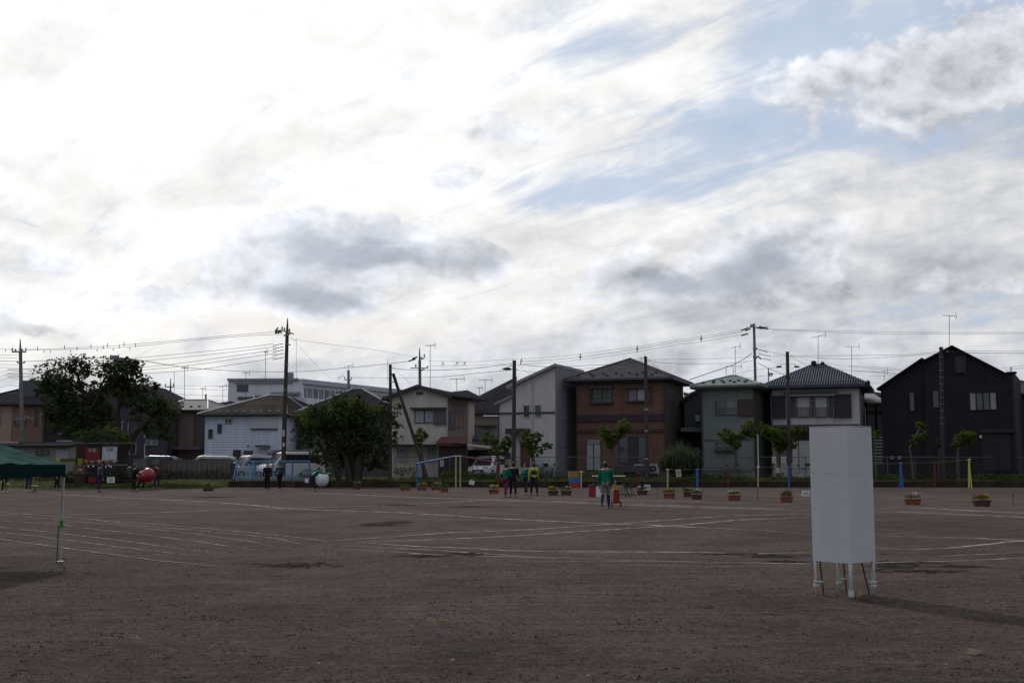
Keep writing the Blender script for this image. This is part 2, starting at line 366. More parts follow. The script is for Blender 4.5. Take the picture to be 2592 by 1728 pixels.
# white chalk lines on the earth
chalk = mat('line_chalk', (.22, .20, .195), 1, .3, 3, spec=.02, col2=(.68, .66, .66))
lines = [
 ([(120, 1250), (300, 1259), (500, 1268), (640, 1278), (720, 1286), (800, 1290), (1000, 1296), (1296, 1314), (1560, 1326), (1640, 1328), (1800, 1336), (1900, 1341)], 'long chalk line running from the tent to the right across the middle of the field', .15, .9),
 ([(1915, 1340), (1980, 1347), (2052, 1349)], 'short chalk line ending behind the white panel box', .13, .9),
 ([(150, 1303), (400, 1297), (560, 1291), (700, 1287), (900, 1281), (1100, 1273), (1215, 1267), (1240, 1265)], 'faint chalk line crossing the field below the pair of walkers', .12, .7),
 ([(220, 1313), (380, 1325), (560, 1341), (720, 1356), (800, 1365), (830, 1371)], 'uppermost chalk lane line of the bend on the left', .09, .92),
 ([(0, 1295), (60, 1301), (130, 1306), (240, 1316), (330, 1328), (520, 1344), (700, 1362), (765, 1377)], 'second chalk lane line of the bend on the left', .09, .8),
 ([(0, 1303), (140, 1314), (300, 1330), (450, 1345), (640, 1372), (700, 1384)], 'third chalk lane line of the bend on the left', .07, .65),
 ([(0, 1318), (150, 1328), (330, 1350), (520, 1373), (665, 1395)], 'fourth chalk lane line of the bend, fading at the worn patch', .07, .8),
 ([(0, 1335), (150, 1349), (320, 1371), (470, 1391), (570, 1401)], 'fifth chalk lane line of the bend on the left', .07, .9),
 ([(0, 1348), (100, 1358), (200, 1371), (330, 1389), (440, 1402), (500, 1408)], 'sixth chalk lane line of the bend on the left', .07, .85),
 ([(0, 1364), (120, 1382), (250, 1400), (400, 1419), (520, 1430), (600, 1436)], 'lowest chalk lane line passing behind the tent leg', .075, .9),
 ([(830, 1370), (960, 1361), (1140, 1348), (1296, 1343), (1420, 1336), (1560, 1326), (1720, 1314), (1860, 1305), (1990, 1302), (2052, 1299)], 'yellowish chalk line crossing up to the right towards the white box', .09, .85),
 ([(900, 1373), (1080, 1367), (1296, 1357), (1500, 1344), (1700, 1331), (1860, 1317), (1990, 1312), (2052, 1309)], 'brighter chalk line crossing up to the right under the yellowish line', .11, .97),
 ([(900, 1371), (960, 1376), (1060, 1383), (1180, 1387), (1296, 1394), (1420, 1396), (1600, 1396), (1760, 1397), (1900, 1401), (2052, 1398)], 'bright chalk line curving along the near side of the track', .10, .98),
 ([(2214, 1389), (2320, 1390), (2400, 1387), (2480, 1379), (2540, 1372), (2600, 1367)], 'bright chalk line curving away to the right of the white box', .10, .98),
 ([(820, 1376), (960, 1386), (1100, 1392), (1240, 1402), (1380, 1411), (1540, 1413)], 'second near chalk line of the track, broken by scuffing', .07, .7),
 ([(860, 1390), (1000, 1397), (1130, 1407), (1290, 1409), (1560, 1418), (1700, 1421)], 'third near chalk line of the track, mostly worn away', .06, .5),
 ([(1296, 1421), (1660, 1420), (1800, 1424), (2052, 1427), (2214, 1424), (2400, 1420), (2592, 1412)], 'worn lowest chalk line passing the legs of the white box', .06, .55),
 ([(1600, 1431), (1850, 1434), (2052, 1430)], 'faint scuffed chalk trace below the near lines', .05, .45),
 ([(1850, 1414), (1960, 1418), (2052, 1417)], 'dashed chalk trace left of the white box', .05, .6),
 ([(2310, 1412), (2440, 1405), (2592, 1398)], 'dashed chalk trace at the right edge of the field', .06, .6),
 ([(2245, 1357), (2340, 1359), (2480, 1363), (2600, 1369)], 'straight chalk line starting right of the white box', .11, .97),
 ([(2214, 1298), (2260, 1295), (2340, 1298), (2480, 1304), (2560, 1308), (2600, 1310)], 'chalk line beyond the white box rising to the far planters', .17, .92),
 ([(770, 1247), (900, 1252), (1080, 1260), (1296, 1268), (1460, 1273), (1640, 1280), (1760, 1284), (1900, 1288), (2052, 1292)], 'long chalk line in front of the row of flower planters', .20, .85),
 ([(1230, 1263), (1400, 1269), (1560, 1275), (1700, 1279), (1840, 1284), (2052, 1289)], 'second chalk line in front of the row of flower planters', .16, .55),
 ([(1296, 1258), (1450, 1262), (1640, 1267), (1850, 1272), (2050, 1278)], 'faint chalk lane line close to the planters', .14, .4),
 ([(2214, 1282), (2350, 1286), (2470, 1293), (2592, 1298)], 'chalk lane line right of the box near the last planter', .18, .6),
 ([(400, 1243), (600, 1244), (780, 1247)], 'faint chalk line at the feet of the far walkers', .22, .5),
]
for k, (pts, lab, wdt, keep) in enumerate(lines):
    if pts[0][0] <= 0: (a0, b0), (a1, b1) = pts[0], pts[1]; pts = [(a0-260, b0-260*(b1-b0)/(a1-a0))] + pts
    if pts[-1][0] >= 2592: (a0, b0), (a1, b1) = pts[-2], pts[-1]; pts = pts + [(a1+260, b1+260*(b1-b0)/(a1-a0))]
    g = [G(x, y) for x, y in pts]; mb = MB(); seg = []
    for a, b in zip(g, g[1:]):
        L = (b-a).length; m = max(2, int(L/.16))
        seg += [a.lerp(b, i/m) for i in range(m)]
    seg.append(g[-1]); ph = random.uniform(0, 100); rng = random.Random(k)
    # chalked line: sample a smooth wander, vary width, skip worn stretches
    run = 0; on = True; prev = None
    for i, p in enumerate(seg):
        t = (seg[min(i+1, len(seg)-1)] - seg[max(i-1, 0)]); t.z = 0; t.normalize(); nn = Vector((-t.y, t.x, 0))
        wob = .012*math.sin(i*.9+ph) + .03*math.sin(i*.13+ph*2) + rng.uniform(-.006, .006)
        if run <= 0:
            on = rng.random() < keep; run = rng.choice([1, 2, 3, 5, 8]) if on else rng.choice([1, 1, 2, 3])
        run -= 1
        w = wdt*.42*rng.uniform(.35, 1.1)*(1.0 if on else .42)
        w *= .25 + .75*min(1, i/14, (len(seg)-1-i)/14)
        cur = (p + nn*(wob+w) + Vector((0, 0, .005+.0008*(k % 12))), p + nn*(wob-w) + Vector((0, 0, .005+.0008*(k % 12))))
        if prev: mb.add([prev[1], cur[1], cur[0], prev[0]], [(0, 1, 2, 3)])
        prev = cur
    tag(mb.build('chalk_line', chalk if not 3 <= k <= 9 else mat('faint_chalk', (.13, .12, .115), 1, .3, 3, spec=.02, col2=(.40, .385, .38))), lab, 'chalk line', 'white chalk lines marked on the playground')

# clods, pebbles, bits of litter
clod = mat('soil_clod', (.028, .023, .022), 1, .3, 9, col2=(.095, .083, .078), spec=.02)
mb = MB(); rng = random.Random(3)
for i in range(24000):
    y = 8 + 22*rng.random()**1.7; x = rng.uniform(-.47, .47)*y
    r = rng.choice([.002, .003, .003, .004, .005, .008]) * rng.uniform(.7, 1.3)*(1 + y*.015)
    a = rng.uniform(0, 6.3); e = rng.uniform(.5, 1.0); c = math.cos(a)*r; s_ = math.sin(a)*r
    mb.add([(x-c, y-s_, 0), (x+s_*e, y-c*e, 0), (x+c, y+s_, 0), (x-s_*e, y+c*e, 0), (x+rng.uniform(-.3, .3)*r, y, r*rng.uniform(.5, 1.1))], [(0, 1, 4), (1, 2, 4), (2, 3, 4), (3, 0, 4)])
for i in range(900):
    y0 = 8.2 + 14*rng.random()**1.4; x0 = rng.uniform(-.47, .47)*y0; sp = rng.uniform(.02, .10)
    for q in range(rng.choice([2, 4, 7, 12])):
        x, y, r = x0 + rng.gauss(0, sp*1.6), y0 + rng.gauss(0, sp*.6), rng.uniform(.005, .016)
        mb.add([(x-r, y, 0), (x, y-r*.8, 0), (x+r, y, 0), (x, y+r*.8, 0), (x, y, r*rng.uniform(.6, 1.2))], [(0, 1, 4), (1, 2, 4), (2, 3, 4), (3, 0, 4)])
tag(mb.build('soil_crumbs', clod), 'crumbs and clods of dark soil strewn over the near ground', kind='stuff')
pale = mat('pale_grit', (.20, .19, .18), .9, .3, 6)
mb = MB()
for i in range(340):
    y = 8 + 26*rng.random()**1.5; x = rng.uniform(-.47, .47)*y; r = rng.choice([.004, .006, .008, .012])*rng.uniform(.7, 1.4)
    a = rng.uniform(0, 6.3); c = math.cos(a)*r*1.4; s_ = math.sin(a)*r
    mb.add([(x-c, y-s_, .001), (x+s_, y-c, .001), (x+c, y+s_, .001), (x-s_, y+c, .001), (x, y, r*.7)], [(0, 1, 4), (1, 2, 4), (2, 3, 4), (3, 0, 4)])
tag(mb.build('pale_grit', pale), 'scattered pale stone chips on the near ground', kind='stuff')
# low ridges of dragged soil where the near lane lines are worn
rid = mat('scraped_soil', (.036, .029, .026), 1, .3, 8, spec=.02, col2=(.056, .046, .042))
mb = MB()
for (px, py, w, h) in [(740, 1431, 90, 7), (1080, 1407, 60, 3), (1190, 1402, 50, 4), (1850, 1402, 70, 3), (1960, 1408, 80, 4), (2300, 1425, 110, 5), (2330, 1446, 120, 4), (2420, 1434, 90, 3), (1990, 1422, 50, 3), (2260, 1435, 60, 4), (960, 1328, 55, 5), (1010, 1322, 30, 3), (1190, 1282, 40, 2), (1000, 1278, 50, 2), (540, 1258, 40, 2)]:
    for q in range(80):
        c = G(px + rng.gauss(0, w*.45), py + rng.gauss(0, h*.45)); L = rng.uniform(.03, .17)*c.y/18; th = rng.uniform(-.12, .12)
        d = Vector((math.cos(th), math.sin(th), 0))*L; e = Vector((-d.y, d.x, 0)).normalized()*rng.uniform(.010, .028)*c.y/15; hz = Vector((0, 0, rng.uniform(.006, .018)))
        mb.add([c-d, c-e, c+d, c+e, c+hz], [(0, 1, 4), (1, 2, 4), (2, 3, 4), (3, 0, 4)])
tag(mb.build('scraped_soil', rid), 'dark scuffed ridges of soil along the worn track lines', kind='stuff')
def twig(px, py, label, L, col, name='twig', cat='twig'):
    c = G(px, py); mb = MB(); a = rng.uniform(-.4, .4); d = Vector((math.cos(a), math.sin(a), 0))
    mb.tube([c - d*L*.5 + Vector((0, 0, .006)), c + Vector((0, 0, .012)), c + d*L*.5 + Vector((0, 0, .008))], [.004, .006, .003], 5)
    mb.tube([c + Vector((0, 0, .012)), c + d*L*.15 + Vector((0, .05, .03))], [.004, .002], 5)
    return tag(mb.build(name, mat('dry_twig', (.22, .18, .13), .9)), label, cat)
twig(1400, 1453, 'pale dry twig lying left of centre on the earth, tip lifted', .25, 0)
twig(2106, 1541, 'long thin pale twig lying below the white panel box', .45, 0)
twig(2320, 1604, 'short pale twig on the bare ground right of the box shadow start', .18, 0)
twig(1940, 1552, 'small pale twig left of the legs of the white box', .18, 0)
def leaf(px, py, label, col, s, name='fallen_leaf', up_=.03):
    c = G(px, py); mb = MB()
    a = rng.uniform(0, 3); u = Vector((math.cos(a), math.sin(a), 0)); v = Vector((-u.y, u.x, 0))
    pts = [c-u*s+Vector((0, 0, .004)), c-u*s*.4+v*s*.4+Vector((0, 0, up_)), c+u*s*.5+v*s*.35+Vector((0, 0, up_*.8)), c+u*s+Vector((0, 0, .012)), c+u*s*.4-v*s*.4+Vector((0, 0, up_*.5)), c-u*s*.5-v*s*.35+Vector((0, 0, .01))]
    mb.add(pts + [c+Vector((0, 0, .01))], [(6, i, (i+1) % 6) for i in range(6)])
    return tag(mb.build(name, mat('leaf_'+col, {'green': (.10, .15, .02), 'dry': (.22, .175, .13)}[col], .8)), label, 'leaf')
leaf(1122, 1572, 'small yellow-green fallen leaf alone on the dark earth', 'green', .05)
leaf(2186, 1519, 'curled dry pale leaf at the foot of the white box', 'dry', .09, up_=.07)
leaf(2180, 1512, 'second dry pale leaf standing on edge by the box legs', 'dry', .06, up_=.10)
leaf(2464, 1655, 'crumpled dry leaf in the lower right of the field', 'dry', .07, up_=.05)
leaf(2476, 1658, 'pale dry leaf curl right beside the crumpled one lower right', 'dry', .05, up_=.05)

# ------------------------------------------------------------------ houses
class Frame:
    def __init__(s, pl, pr, Y, rot, pz=1000):
        r = R(rot); s.s = Vector((math.cos(r), -math.sin(r), 0)); s.t = Vector((math.sin(r), math.cos(r), 0))
        near = pr if rot >= 0 else pl
        A = P(near, pz, Y); A.z = 0
        B = onp(pl if rot >= 0 else pr, pz, A, s.t); B.z = 0
        s.O, s.E = (B, A) if rot >= 0 else (A, B); s.W = (s.E - s.O).length
    def p(s, x, y, z): return s.O + s.s*x + s.t*y + Vector((0, 0, z))
    def front(s, px, py, off=0):
        q = onp(px, py, s.O - s.t*off, s.t); return (q - s.O).dot(s.s), q.z
    def side(s, px, py, left=False):
        q = onp(px, py, s.O if left else s.E, s.s); return (q - s.O).dot(s.t), q.z
class House:
    def __init__(s, name, label, fr, D, wallm, zb=.5, cat='house', group='houses beyond the playground'):
        s.f = fr; s.D = D; s.zb = zb; s.wm = wallm; s.off = 0.0
        c = fr.p(fr.W/2, D/2, zb); s.root = thing(name, c, label, cat, group)
    def lbox(s, mb, x0, x1, y0, y1, z0, z1):
        f = s.f; return mb.box(f.p((x0+x1)/2, (y0+y1)/2, (z0+z1)/2), f.s*((x1-x0)/2), f.t*((y1-y0)/2), Vector((0, 0, (z1-z0)/2)))
    def part(s, name, m, x0, x1, y0, y1, z0, z1, parent=None, bevel=0):
        mb = MB(); s.lbox(mb, x0, x1, y0, y1, z0, z1); return mb.build(name, m, parent or s.root, bevel=bevel)
    def walls(s, ze, zr=None, kind='flat', x0=0, x1=None, y0=0, y1=None, m=None, apex=None):
        f = s.f; x1 = f.W if x1 is None else x1; y1 = s.D if y1 is None else y1; m = m or s.wm; mb = MB()
        if kind == 'front_gable':
            ax = (x0+x1)/2 if apex is None else apex
            mb.ext([f.p(x0, y0, s.zb-.3), f.p(x1, y0, s.zb-.3), f.p(x1, y0, ze if not isinstance(ze, tuple) else ze[1]), f.p(ax, y0, zr), f.p(x0, y0, ze if not isinstance(ze, tuple) else ze[0])], f.t*(y1-y0))
        elif kind == 'side_gable':
            mb.ext([f.p(x0, y0, s.zb-.3), f.p(x0, y1, s.zb-.3), f.p(x0, y1, ze), f.p(x0, (y0+y1)/2, zr), f.p(x0, y0, ze)], f.s*(x1-x0))
        else: s.lbox(mb, x0, x1, y0, y1, s.zb-.3, ze)
        return mb.build('wall', m, s.root)
    def slab(s, name, pts, m, th=.12, parent=None):
        f = s.f; q = [f.p(*p) for p in pts]; mb = MB(); mb.ext(q, Vector((0, 0, -th))); return mb.build(name, m, parent or s.root)
    def hip(s, ze, zr, m, o=.5, ridge=None, x0=0, x1=None, y0=0, y1=None, th=.14, ridgem=None, courses=0, guards=None, gm=None, coursem=None):
        f = s.f; x1 = f.W if x1 is None else x1; y1 = s.D if y1 is None else y1
        X0, X1, Y0, Y1 = x0-o, x1+o, y0-o, y1+o
        if ridge is None:
            cx, cy = (X0+X1)/2, (Y0+Y1)/2; ra = (cx, cy); rb = (cx, cy)
        else:
            (ax, bx, cy) = ridge; ra = (ax, cy); rb = (bx, cy)
        base = [(X0, Y0, ze), (X1, Y0, ze), (X1, Y1, ze), (X0, Y1, ze)]
        mb = MB(); A = (ra[0], ra[1], zr); B = (rb[0], rb[1], zr)
        v = [f.p(*p) for p in base] + [f.p(*A), f.p(*B)] + [f.p(p[0], p[1], p[2]-th) for p in base]
        mb.add(v, [(0, 1, 5, 4), (1, 2, 5), (2, 3, 4, 5), (3, 0, 4), (9, 8, 7, 6), (0, 6, 7, 1), (1, 7, 8, 2), (2, 8, 9, 3), (3, 9, 6, 0)] if ridge else
               [(0, 1, 4), (1, 2, 4), (2, 3, 4), (3, 0, 4), (9, 8, 7, 6), (0, 6, 7, 1), (1, 7, 8, 2), (2, 8, 9, 3), (3, 9, 6, 0)])
        r = mb.build('roof', m, s.root)
        rm = ridgem or m; mb = MB()
        for a, b in ((base[0], A), (base[1], B), (base[2], B), (base[3], A)) + (((A, B),) if ridge else ()):
            a = f.p(*a)+Vector((0, 0, .03)); b = f.p(*b)+Vector((0, 0, .03)); mb.tube([a, b], .07, 6)
        mb.build('ridge_cap', rm, r)
        if courses:                                  # lapped courses as real strips on front and right slopes
            mb = MB()
            for (p, q, RA, RB) in ((base[0], base[1], A, B), (base[1], base[2], B, B)):
                for k in range(courses):
                    t0 = (k+.02)/courses; a = f.p(*p).lerp(f.p(*RA), t0); b = f.p(*q).lerp(f.p(*RB), t0)
                    t1 = (k+.35)/courses; c_ = f.p(*q).lerp(f.p(*RB), t1); d_ = f.p(*p).lerp(f.p(*RA), t1); up3 = Vector((0, 0, .035))
                    mb.add([a, b, b+up3, a+up3, c_+Vector((0, 0, .004)), d_+Vector((0, 0, .004))], [(0, 1, 2, 3), (3, 2, 4, 5)])
            mb.build('roof_courses', coursem or m, r)['kind'] = 'stuff'
        if guards:
            gn, rows = guards; first = None
            for (row, t0) in enumerate(rows):
                a = f.p(*base[0]).lerp(f.p(*A), t0); b = f.p(*base[1]).lerp(f.p(*B), t0)
                for k in range(gn):
                    c = a.lerp(b, (k+.5+.5*(row % 2))/(gn+.5)) + Vector((0, 0, .06))
                    if first is None:
                        mg = MB(); mg.box(c, f.s*.11, f.t*.03, Vector((0, 0, .06))); first = mg.build('snow_guard', gm or frame_dark, r); fc = c
                    else: part_copy(first, 'snow_guard', r, c - fc)
        mb = MB(); g = .06                            # gutters under the front and right eaves
        mb.tube([f.p(X0, Y0-g, ze-th*.6), f.p(X1, Y0-g, ze-th*.6)], .055, 6); mb.tube([f.p(X1+g, Y0, ze-th*.6), f.p(X1+g, Y1, ze-th*.6)], .055, 6)
        mb.build('gutter', frame_dark, s.root)
        return r
    def gable_roof(s, ze, zr, m, o=.4, x0=0, x1=None, y0=0, y1=None, apex=None, th=.16, ox=.4, trim=None):
        # ridge runs away from the viewer
        f = s.f; x1 = f.W if x1 is None else x1; y1 = s.D if y1 is None else y1; ax = (x0+x1)/2 if apex is None else apex
        zl, zq = (ze, ze) if not isinstance(ze, tuple) else ze
        sl_ = (zr-zl)/max(ax-x0, .01); sr_ = (zr-zq)/max(x1-ax, .01); r = None
        for (xa, za) in ((x0-ox, zl-sl_*ox), (x1+ox, zq-sr_*ox)):
            rr = s.slab('roof', [(xa, y0-o, za+th), (ax, y0-o, zr+th), (ax, y1+o, zr+th), (xa, y1+o, za+th)], m, th)
            if trim:
                mb = MB(); a, b = f.p(xa, y0-o-.03, za+th*.5), f.p(ax, y0-o-.03, zr+th*.5)
                mb.box((a+b)/2, (b-a)/2, f.t*.025, Vector((0, 0, .13))); mb.build('barge_board', trim, rr)
        return rr
    def window(s, box, frm=None, pane=None, panes=2, on='front', bars=0, d=.05, name='window', frost=None):
        # box: photograph pixels of the opening on the wall plane
        x0, y0, x1, y1 = box; f = s.f
        if on == 'front': a, zt = f.front(x0, y0); b, zb = f.front(x1, y1); base, dirv, nrm = f.O, f.s, -f.t
        elif on == 'left': a, zt = f.side(x0, y0, True); b, zb = f.side(x1, y1, True); base, dirv, nrm = f.O, f.t, -f.s
        else: a, zt = f.side(x0, y0); b, zb = f.side(x1, y1); base, dirv, nrm = f.E, f.t, f.s
        if on == 'front': dirv0 = f.s
        if a > b: a, b = b, a
        frm = frm or frame_dark; pane = pane or glass; Z = Vector((0, 0, 1)); w = .045
        def bb(mb, u0, u1, z0, z1, d0, d1): return mb.box(base + dirv*((u0+u1)/2) + Z*((z0+z1)/2) + nrm*((d0+d1)/2 + s.off), dirv*((u1-u0)/2), nrm*((d1-d0)/2), Z*((z1-z0)/2))
        mb = MB(); bb(mb, a, b, zt-w, zt, 0.003, d+.02); bb(mb, a, b, zb, zb+w, 0.003, d+.035)
        bb(mb, a, a+w, zb+w, zt-w, 0.003, d+.02); bb(mb, b-w, b, zb+w, zt-w, 0.003, d+.02)
        for k in range(1, panes):
            c = a + (b-a)*k/panes; bb(mb, c-w*.6, c+w*.6, zb+w, zt-w, 0.003, d+.012)
        o = mb.build(name, frm, s.root)
        for k in range(panes):
            u0 = a + (b-a)*k/panes + w; u1 = a + (b-a)*(k+1)/panes - w; mb = MB()
            bb(mb, u0, u1, zb+w, zt-w, 0.004, d*.35 + .006*(k % 2)); mb.build('pane', pane[k % len(pane)] if isinstance(pane, list) else pane, o)
        if bars:
            mb = MB(); h = zb + (zt-zb)*.45; bb(mb, a, b, h, h+.04, .16, .20); bb(mb, a, b, zb, zb+.04, .16, .20)
            for k in range(bars):
                c = a + (b-a)*(k+.5)/bars; bb(mb, c-.012, c+.012, zb+.04, h, .165, .19)
            bb(mb, a, a+.04, zb, h+.04, 0.04, .16); bb(mb, b-.04, b, zb, h+.04, .04, .16)
            mb.build('balustrade', frm, o)
        return o
    def fbox(s, name, m, box, d0=0.003, d1=.1, on='front', bevel=0, parent=None):
        x0, y0, x1, y1 = box; f = s.f; Z = Vector((0, 0, 1))
        if on == 'front': a, zt = f.front(x0, y0); b, zb = f.front(x1, y1); base, dirv, nrm = f.O, f.s, -f.t
        elif on == 'left': a, zt = f.side(x0, y0, True); b, zb = f.side(x1, y1, True); base, dirv, nrm = f.O, f.t, -f.s
        else: a, zt = f.side(x0, y0); b, zb = f.side(x1, y1); base, dirv, nrm = f.E, f.t, f.s
        if a > b: a, b = b, a
        mb = MB(); mb.box(base + dirv*((a+b)/2) + Z*((zt+zb)/2) + nrm*((d0+d1)/2 + s.off), dirv*((b-a)/2), nrm*((d1-d0)/2), Z*((zt-zb)/2))
        return mb.build(name, m, parent or s.root, bevel=bevel)
def aircon(h, box, on='front', d=.32):
    cm = mat('aircon_case', (.32, .31, .34), .6); o = h.fbox('air_conditioner', cm, box, .12, .12+d, on, .015)
    x0, y0, x1, y1 = box; f = h.f
    a, zt = f.front(x0, y0); b, zb = f.front(x1, y1); c = f.p(a+(b-a)*.38, -.12-d-.012, (zt+zb)/2); r = (zt-zb)*.38
    mb = MB(); mb.tube([c, c + f.t*.02], r, 18); mb.build('fan_grille', frame_dark, o)
    mb = MB(); mb.tube([c - f.t*.01, c], r*.22, 10); mb.build('fan_hub', cm, o)
    mb = MB()
    for q in (a+.08, b-.08): h.lbox(mb, q-.03, q+.03, -.12-d, -.12, zb-.09, zb)
    mb.build('foot', cm, o); return o
def dpipe(h, px0, py0, py1, m=None, name='downpipe'):
    a, zt = h.f.front(px0, py0); _, zb = h.f.front(px0, py1); mb = MB()
    mb.tube([h.f.p(a, -.05, zt), h.f.p(a, -.05, zb)], .035, 6); return mb.build(name, m or frame_dark, h.root)
def zat(px, py, Y): return P(px, py, Y).z

slate = mat('dark_slate_roof', (.034, .032, .038), 1, .25, 2.0, bump=.3, spec=0)
brown_tile = mat('brown_slate_roof', (.050, .045, .048), .85, .2, 1.2, spec=.0)
# A: tan and brown house at the far left
fA = Frame(-70, 105, 92, -4, 1070)
A_ = House('tan_house', 'brown and tan house with a grey roof turret at the far left, behind the tent', fA, 9, mat('brown_stucco', (.21, .135, .115), .9, .12, 1.5, bump=.2))
ze = zat(60, 1023, 92); A_.walls(ze); A_.hip(ze+.1, zat(30, 985, 96), slate, .5, ridge=(fA.W*.35, fA.W*.7, 4.5), th=.2)
A_.fbox('tan_wall_panel', mat('tan_stucco', (.29, .22, .18), .9, .1, 1.5), (-60, 1026, 28, 1121), .003, .06)
A_.part('roof_turret', mat('turret_grey', (.10, .10, .12), .8), fA.front(24, 1000)[0], fA.front(103, 1000)[0], 2.0, 6.0, ze, zat(60, 962, 94))
A_.fbox('balcony', mat('balcony_grey', (.22, .22, .26), .7), (32, 1002, 62, 1023), -1.9, -1.8)
for b in ((-10, 1038, 3, 1078), (90, 1034, 95, 1078)): A_.window(b, panes=1)
A_.window((38, 1060, 66, 1078)); A_.fbox('string_course', frame_dark, (-60, 1119, 104, 1123), .003, .09)
# cream garage strip below it
fA2 = Frame(-70, 172, 86, 0, 1150)
g_ = House('low_shed', 'low cream lean-to with a small dark window behind the green tent', fA2, 4, mat('cream_plaster', (.24, .23, .22), .9, .15, 1.2), cat='shed', group=None)
zt_ = zat(0, 1127, 86); g_.walls(zt_); g_.slab('roof', [(-.3, -.5, zt_), (fA2.W+.2, -.5, zt_), (fA2.W+.2, 4, zt_+.35), (-.3, 4, zt_+.35)], slate, .12)
g_.window((92, 1140, 123, 1153)); g_.fbox('eave_trim', frame_light, (-60, 1118, 56, 1121), .6, .7); g_.fbox('white_panel', mat('pale_sheet', (.33, .34, .40), .7), (142, 1138, 171, 1160), .003, .05)
# B: dark grey house behind the big tree
fB = Frame(104, 226, 93, -8, 1080)
B_ = House('charcoal_annex', 'charcoal two-storey block between the brown house and the big tree', fB, 8, mat('charcoal_siding', (.045, .043, .058), .85, .15, 2), group='houses beyond the playground')
z = zat(160, 1030, 93); B_.walls(z); B_.hip(z, z+1.2, slate, .35)
for y in (1096, 1114): B_.fbox('white_rail', frame_light, (144, y, 162 if y < 1100 else 186, y+3), .05, .1)
fB2 = Frame(215, 424, 94, 6, 1080)
B2 = House('dark_gabled_house', 'dark violet grey gabled house largely hidden behind the big leaning tree', fB2, 9, mat('violet_grey_siding', (.058, .055, .075), .85, .15, 1.4), group='houses beyond the playground')
zl = zat(420, 1032, 94); zrr = zat(300, 968, 94); B2.walls((zat(230, 1000, 94), zl), zrr, 'front_gable', apex=fB2.front(300, 1000)[0]); B2.gable_roof((zat(230, 1000, 94), zl), zrr, slate, apex=fB2.front(300, 1000)[0])
for b in ((370, 1114, 383, 1126), (385, 1114, 399, 1126), (303, 1066, 311, 1086), (328, 1123, 345, 1150)): B2.window(b, frm=frame_light, panes=1)
B2.fbox('window_band', frame_dark, (255, 1040, 290, 1060), .003, .05)
dpipe(B2, 325.5, 1068, 1105, frame_light); 
# C: tan house with grey hipped roof
fC = Frame(408, 517, 96, 8, 1080)
C_ = House('tan_hipped_house', 'narrow dusky tan house with a pale grey hipped roof left of the white sided house', fC, 8, mat('dusky_tan', (.20, .15, .135), .9, .12, 1.5))
ze = zat(517, 1038, 96); C_.walls(ze)
C_.hip(ze+.05, zat(480, 1012, 100), mat('pale_grey_tile', (.13, .13, .14), .8, .2, 1.5), .45, ridge=(fC.W*.05, fC.W*.62, 4.0), ridgem=frame_light, guards=(5, (.25,)), gm=frame_dark)
C_.fbox('painted_shade_panel', mat('tan_grey', (.10, .085, .085), .9), (495, 1044, 515, 1131), .003, .05); dpipe(C_, 494, 1044, 1130)  # darker strip of the tan wall, its shade put into the colour
C_.fbox('lean_to_roof', mat('violet_sheet', (.12, .11, .16), .8), (452, 1130, 522, 1137), .1, 1.2)
C_.window((420, 1060, 440, 1085))
# D: white board sided house
fD = Frame(519, 713, 90, 5, 1100)
siding = mat('white_siding', (.52, .57, .70), .75, .06, .7, stretch=(1, 1, 3))
D_ = House('white_sided_house', 'bluish white house in horizontal boards with a brown hipped roof behind the parked vans', fD, 8.5, siding)
D_.off = .036; ze = zat(713, 1049, 90); D_.walls(ze, m=mat('siding_backing', (.18, .20, .27), .9))
zb0 = .45; nb = 24; bh = (ze-.12-zb0)/nb; mb = MB()
f = fD; a0 = f.p(.01, -.004, zb0+bh*.08); mb.ext([f.p(0, -.002, zb0), f.p(0, -.035, zb0+.01), f.p(0, -.012, zb0+bh*.97), f.p(0, -.002, zb0+bh*.97)], f.s*f.W)
bd = mb.build('siding_board', siding, D_.root)
for k in range(1, nb): part_copy(bd, 'siding_board', D_.root, (0, 0, bh*k))
mb = MB(); mb.ext([f.p(f.W+.002, 0, zb0), f.p(f.W+.035, 0, zb0+.01), f.p(f.W+.012, 0, zb0+bh*.97), f.p(f.W+.002, 0, zb0+bh*.97)], f.t*8.5)
bd = mb.build('siding_board', siding, D_.root)
for k in range(1, nb): part_copy(bd, 'siding_board', D_.root, (0, 0, bh*k))
D_.hip(ze+.05, zat(668, 1000, 94), mat('rusty_brown_roof', (.046, .044, .043), .85, .3, .6, col2=(.074, .062, .055), spec=.0), .5, ridge=(fD.front(646, 1000)[0]-.2, fD.front(692, 1000)[0]-.2, 4.2), ridgem=mat('white_ridge', (.42, .42, .44), .6), guards=(9, (.12,)), gm=mat('guard_grey', (.3, .3, .32), .7))
D_.window((570, 1059, 588, 1072), frm=frame_light, panes=2)
for b in ((529, 1086, 538, 1109), (552, 1073, 561, 1096)): D_.window(b, frm=frame_dark, panes=1, name='slit_window')
D_.fbox('shutter_box', mat('pale_shutter', (.42, .45, .50), .6), (636, 1053, 680, 1084), .04, .14, bevel=.01); D_.fbox('shutter_box', mat('pale_shutter', (.42, .45, .50), .6), (680.5, 1053, 704, 1084), .04, .12, bevel=.01)
D_.fbox('sill', frame_dark, (636, 1084, 704, 1086.5), .04, .18); D_.fbox('corner_post', mat('post_white', (.5, .53, .58), .6), (705, 1052, 713, 1150), .04, .1)
D_.fbox('small_canopy', frame_dark, (653, 1127, 684, 1131), .04, .7); D_.fbox('door', frame_dark, (591, 1138, 610, 1165), .04, .08); D_.window((618, 1140, 640, 1150), frm=frame_dark)
D_.fbox('vent', frame_dark, (627, 1126, 631, 1130), .04, .1); D_.fbox('canopy_trim', frame_light, (655, 1131.2, 683, 1133), .5, .68)
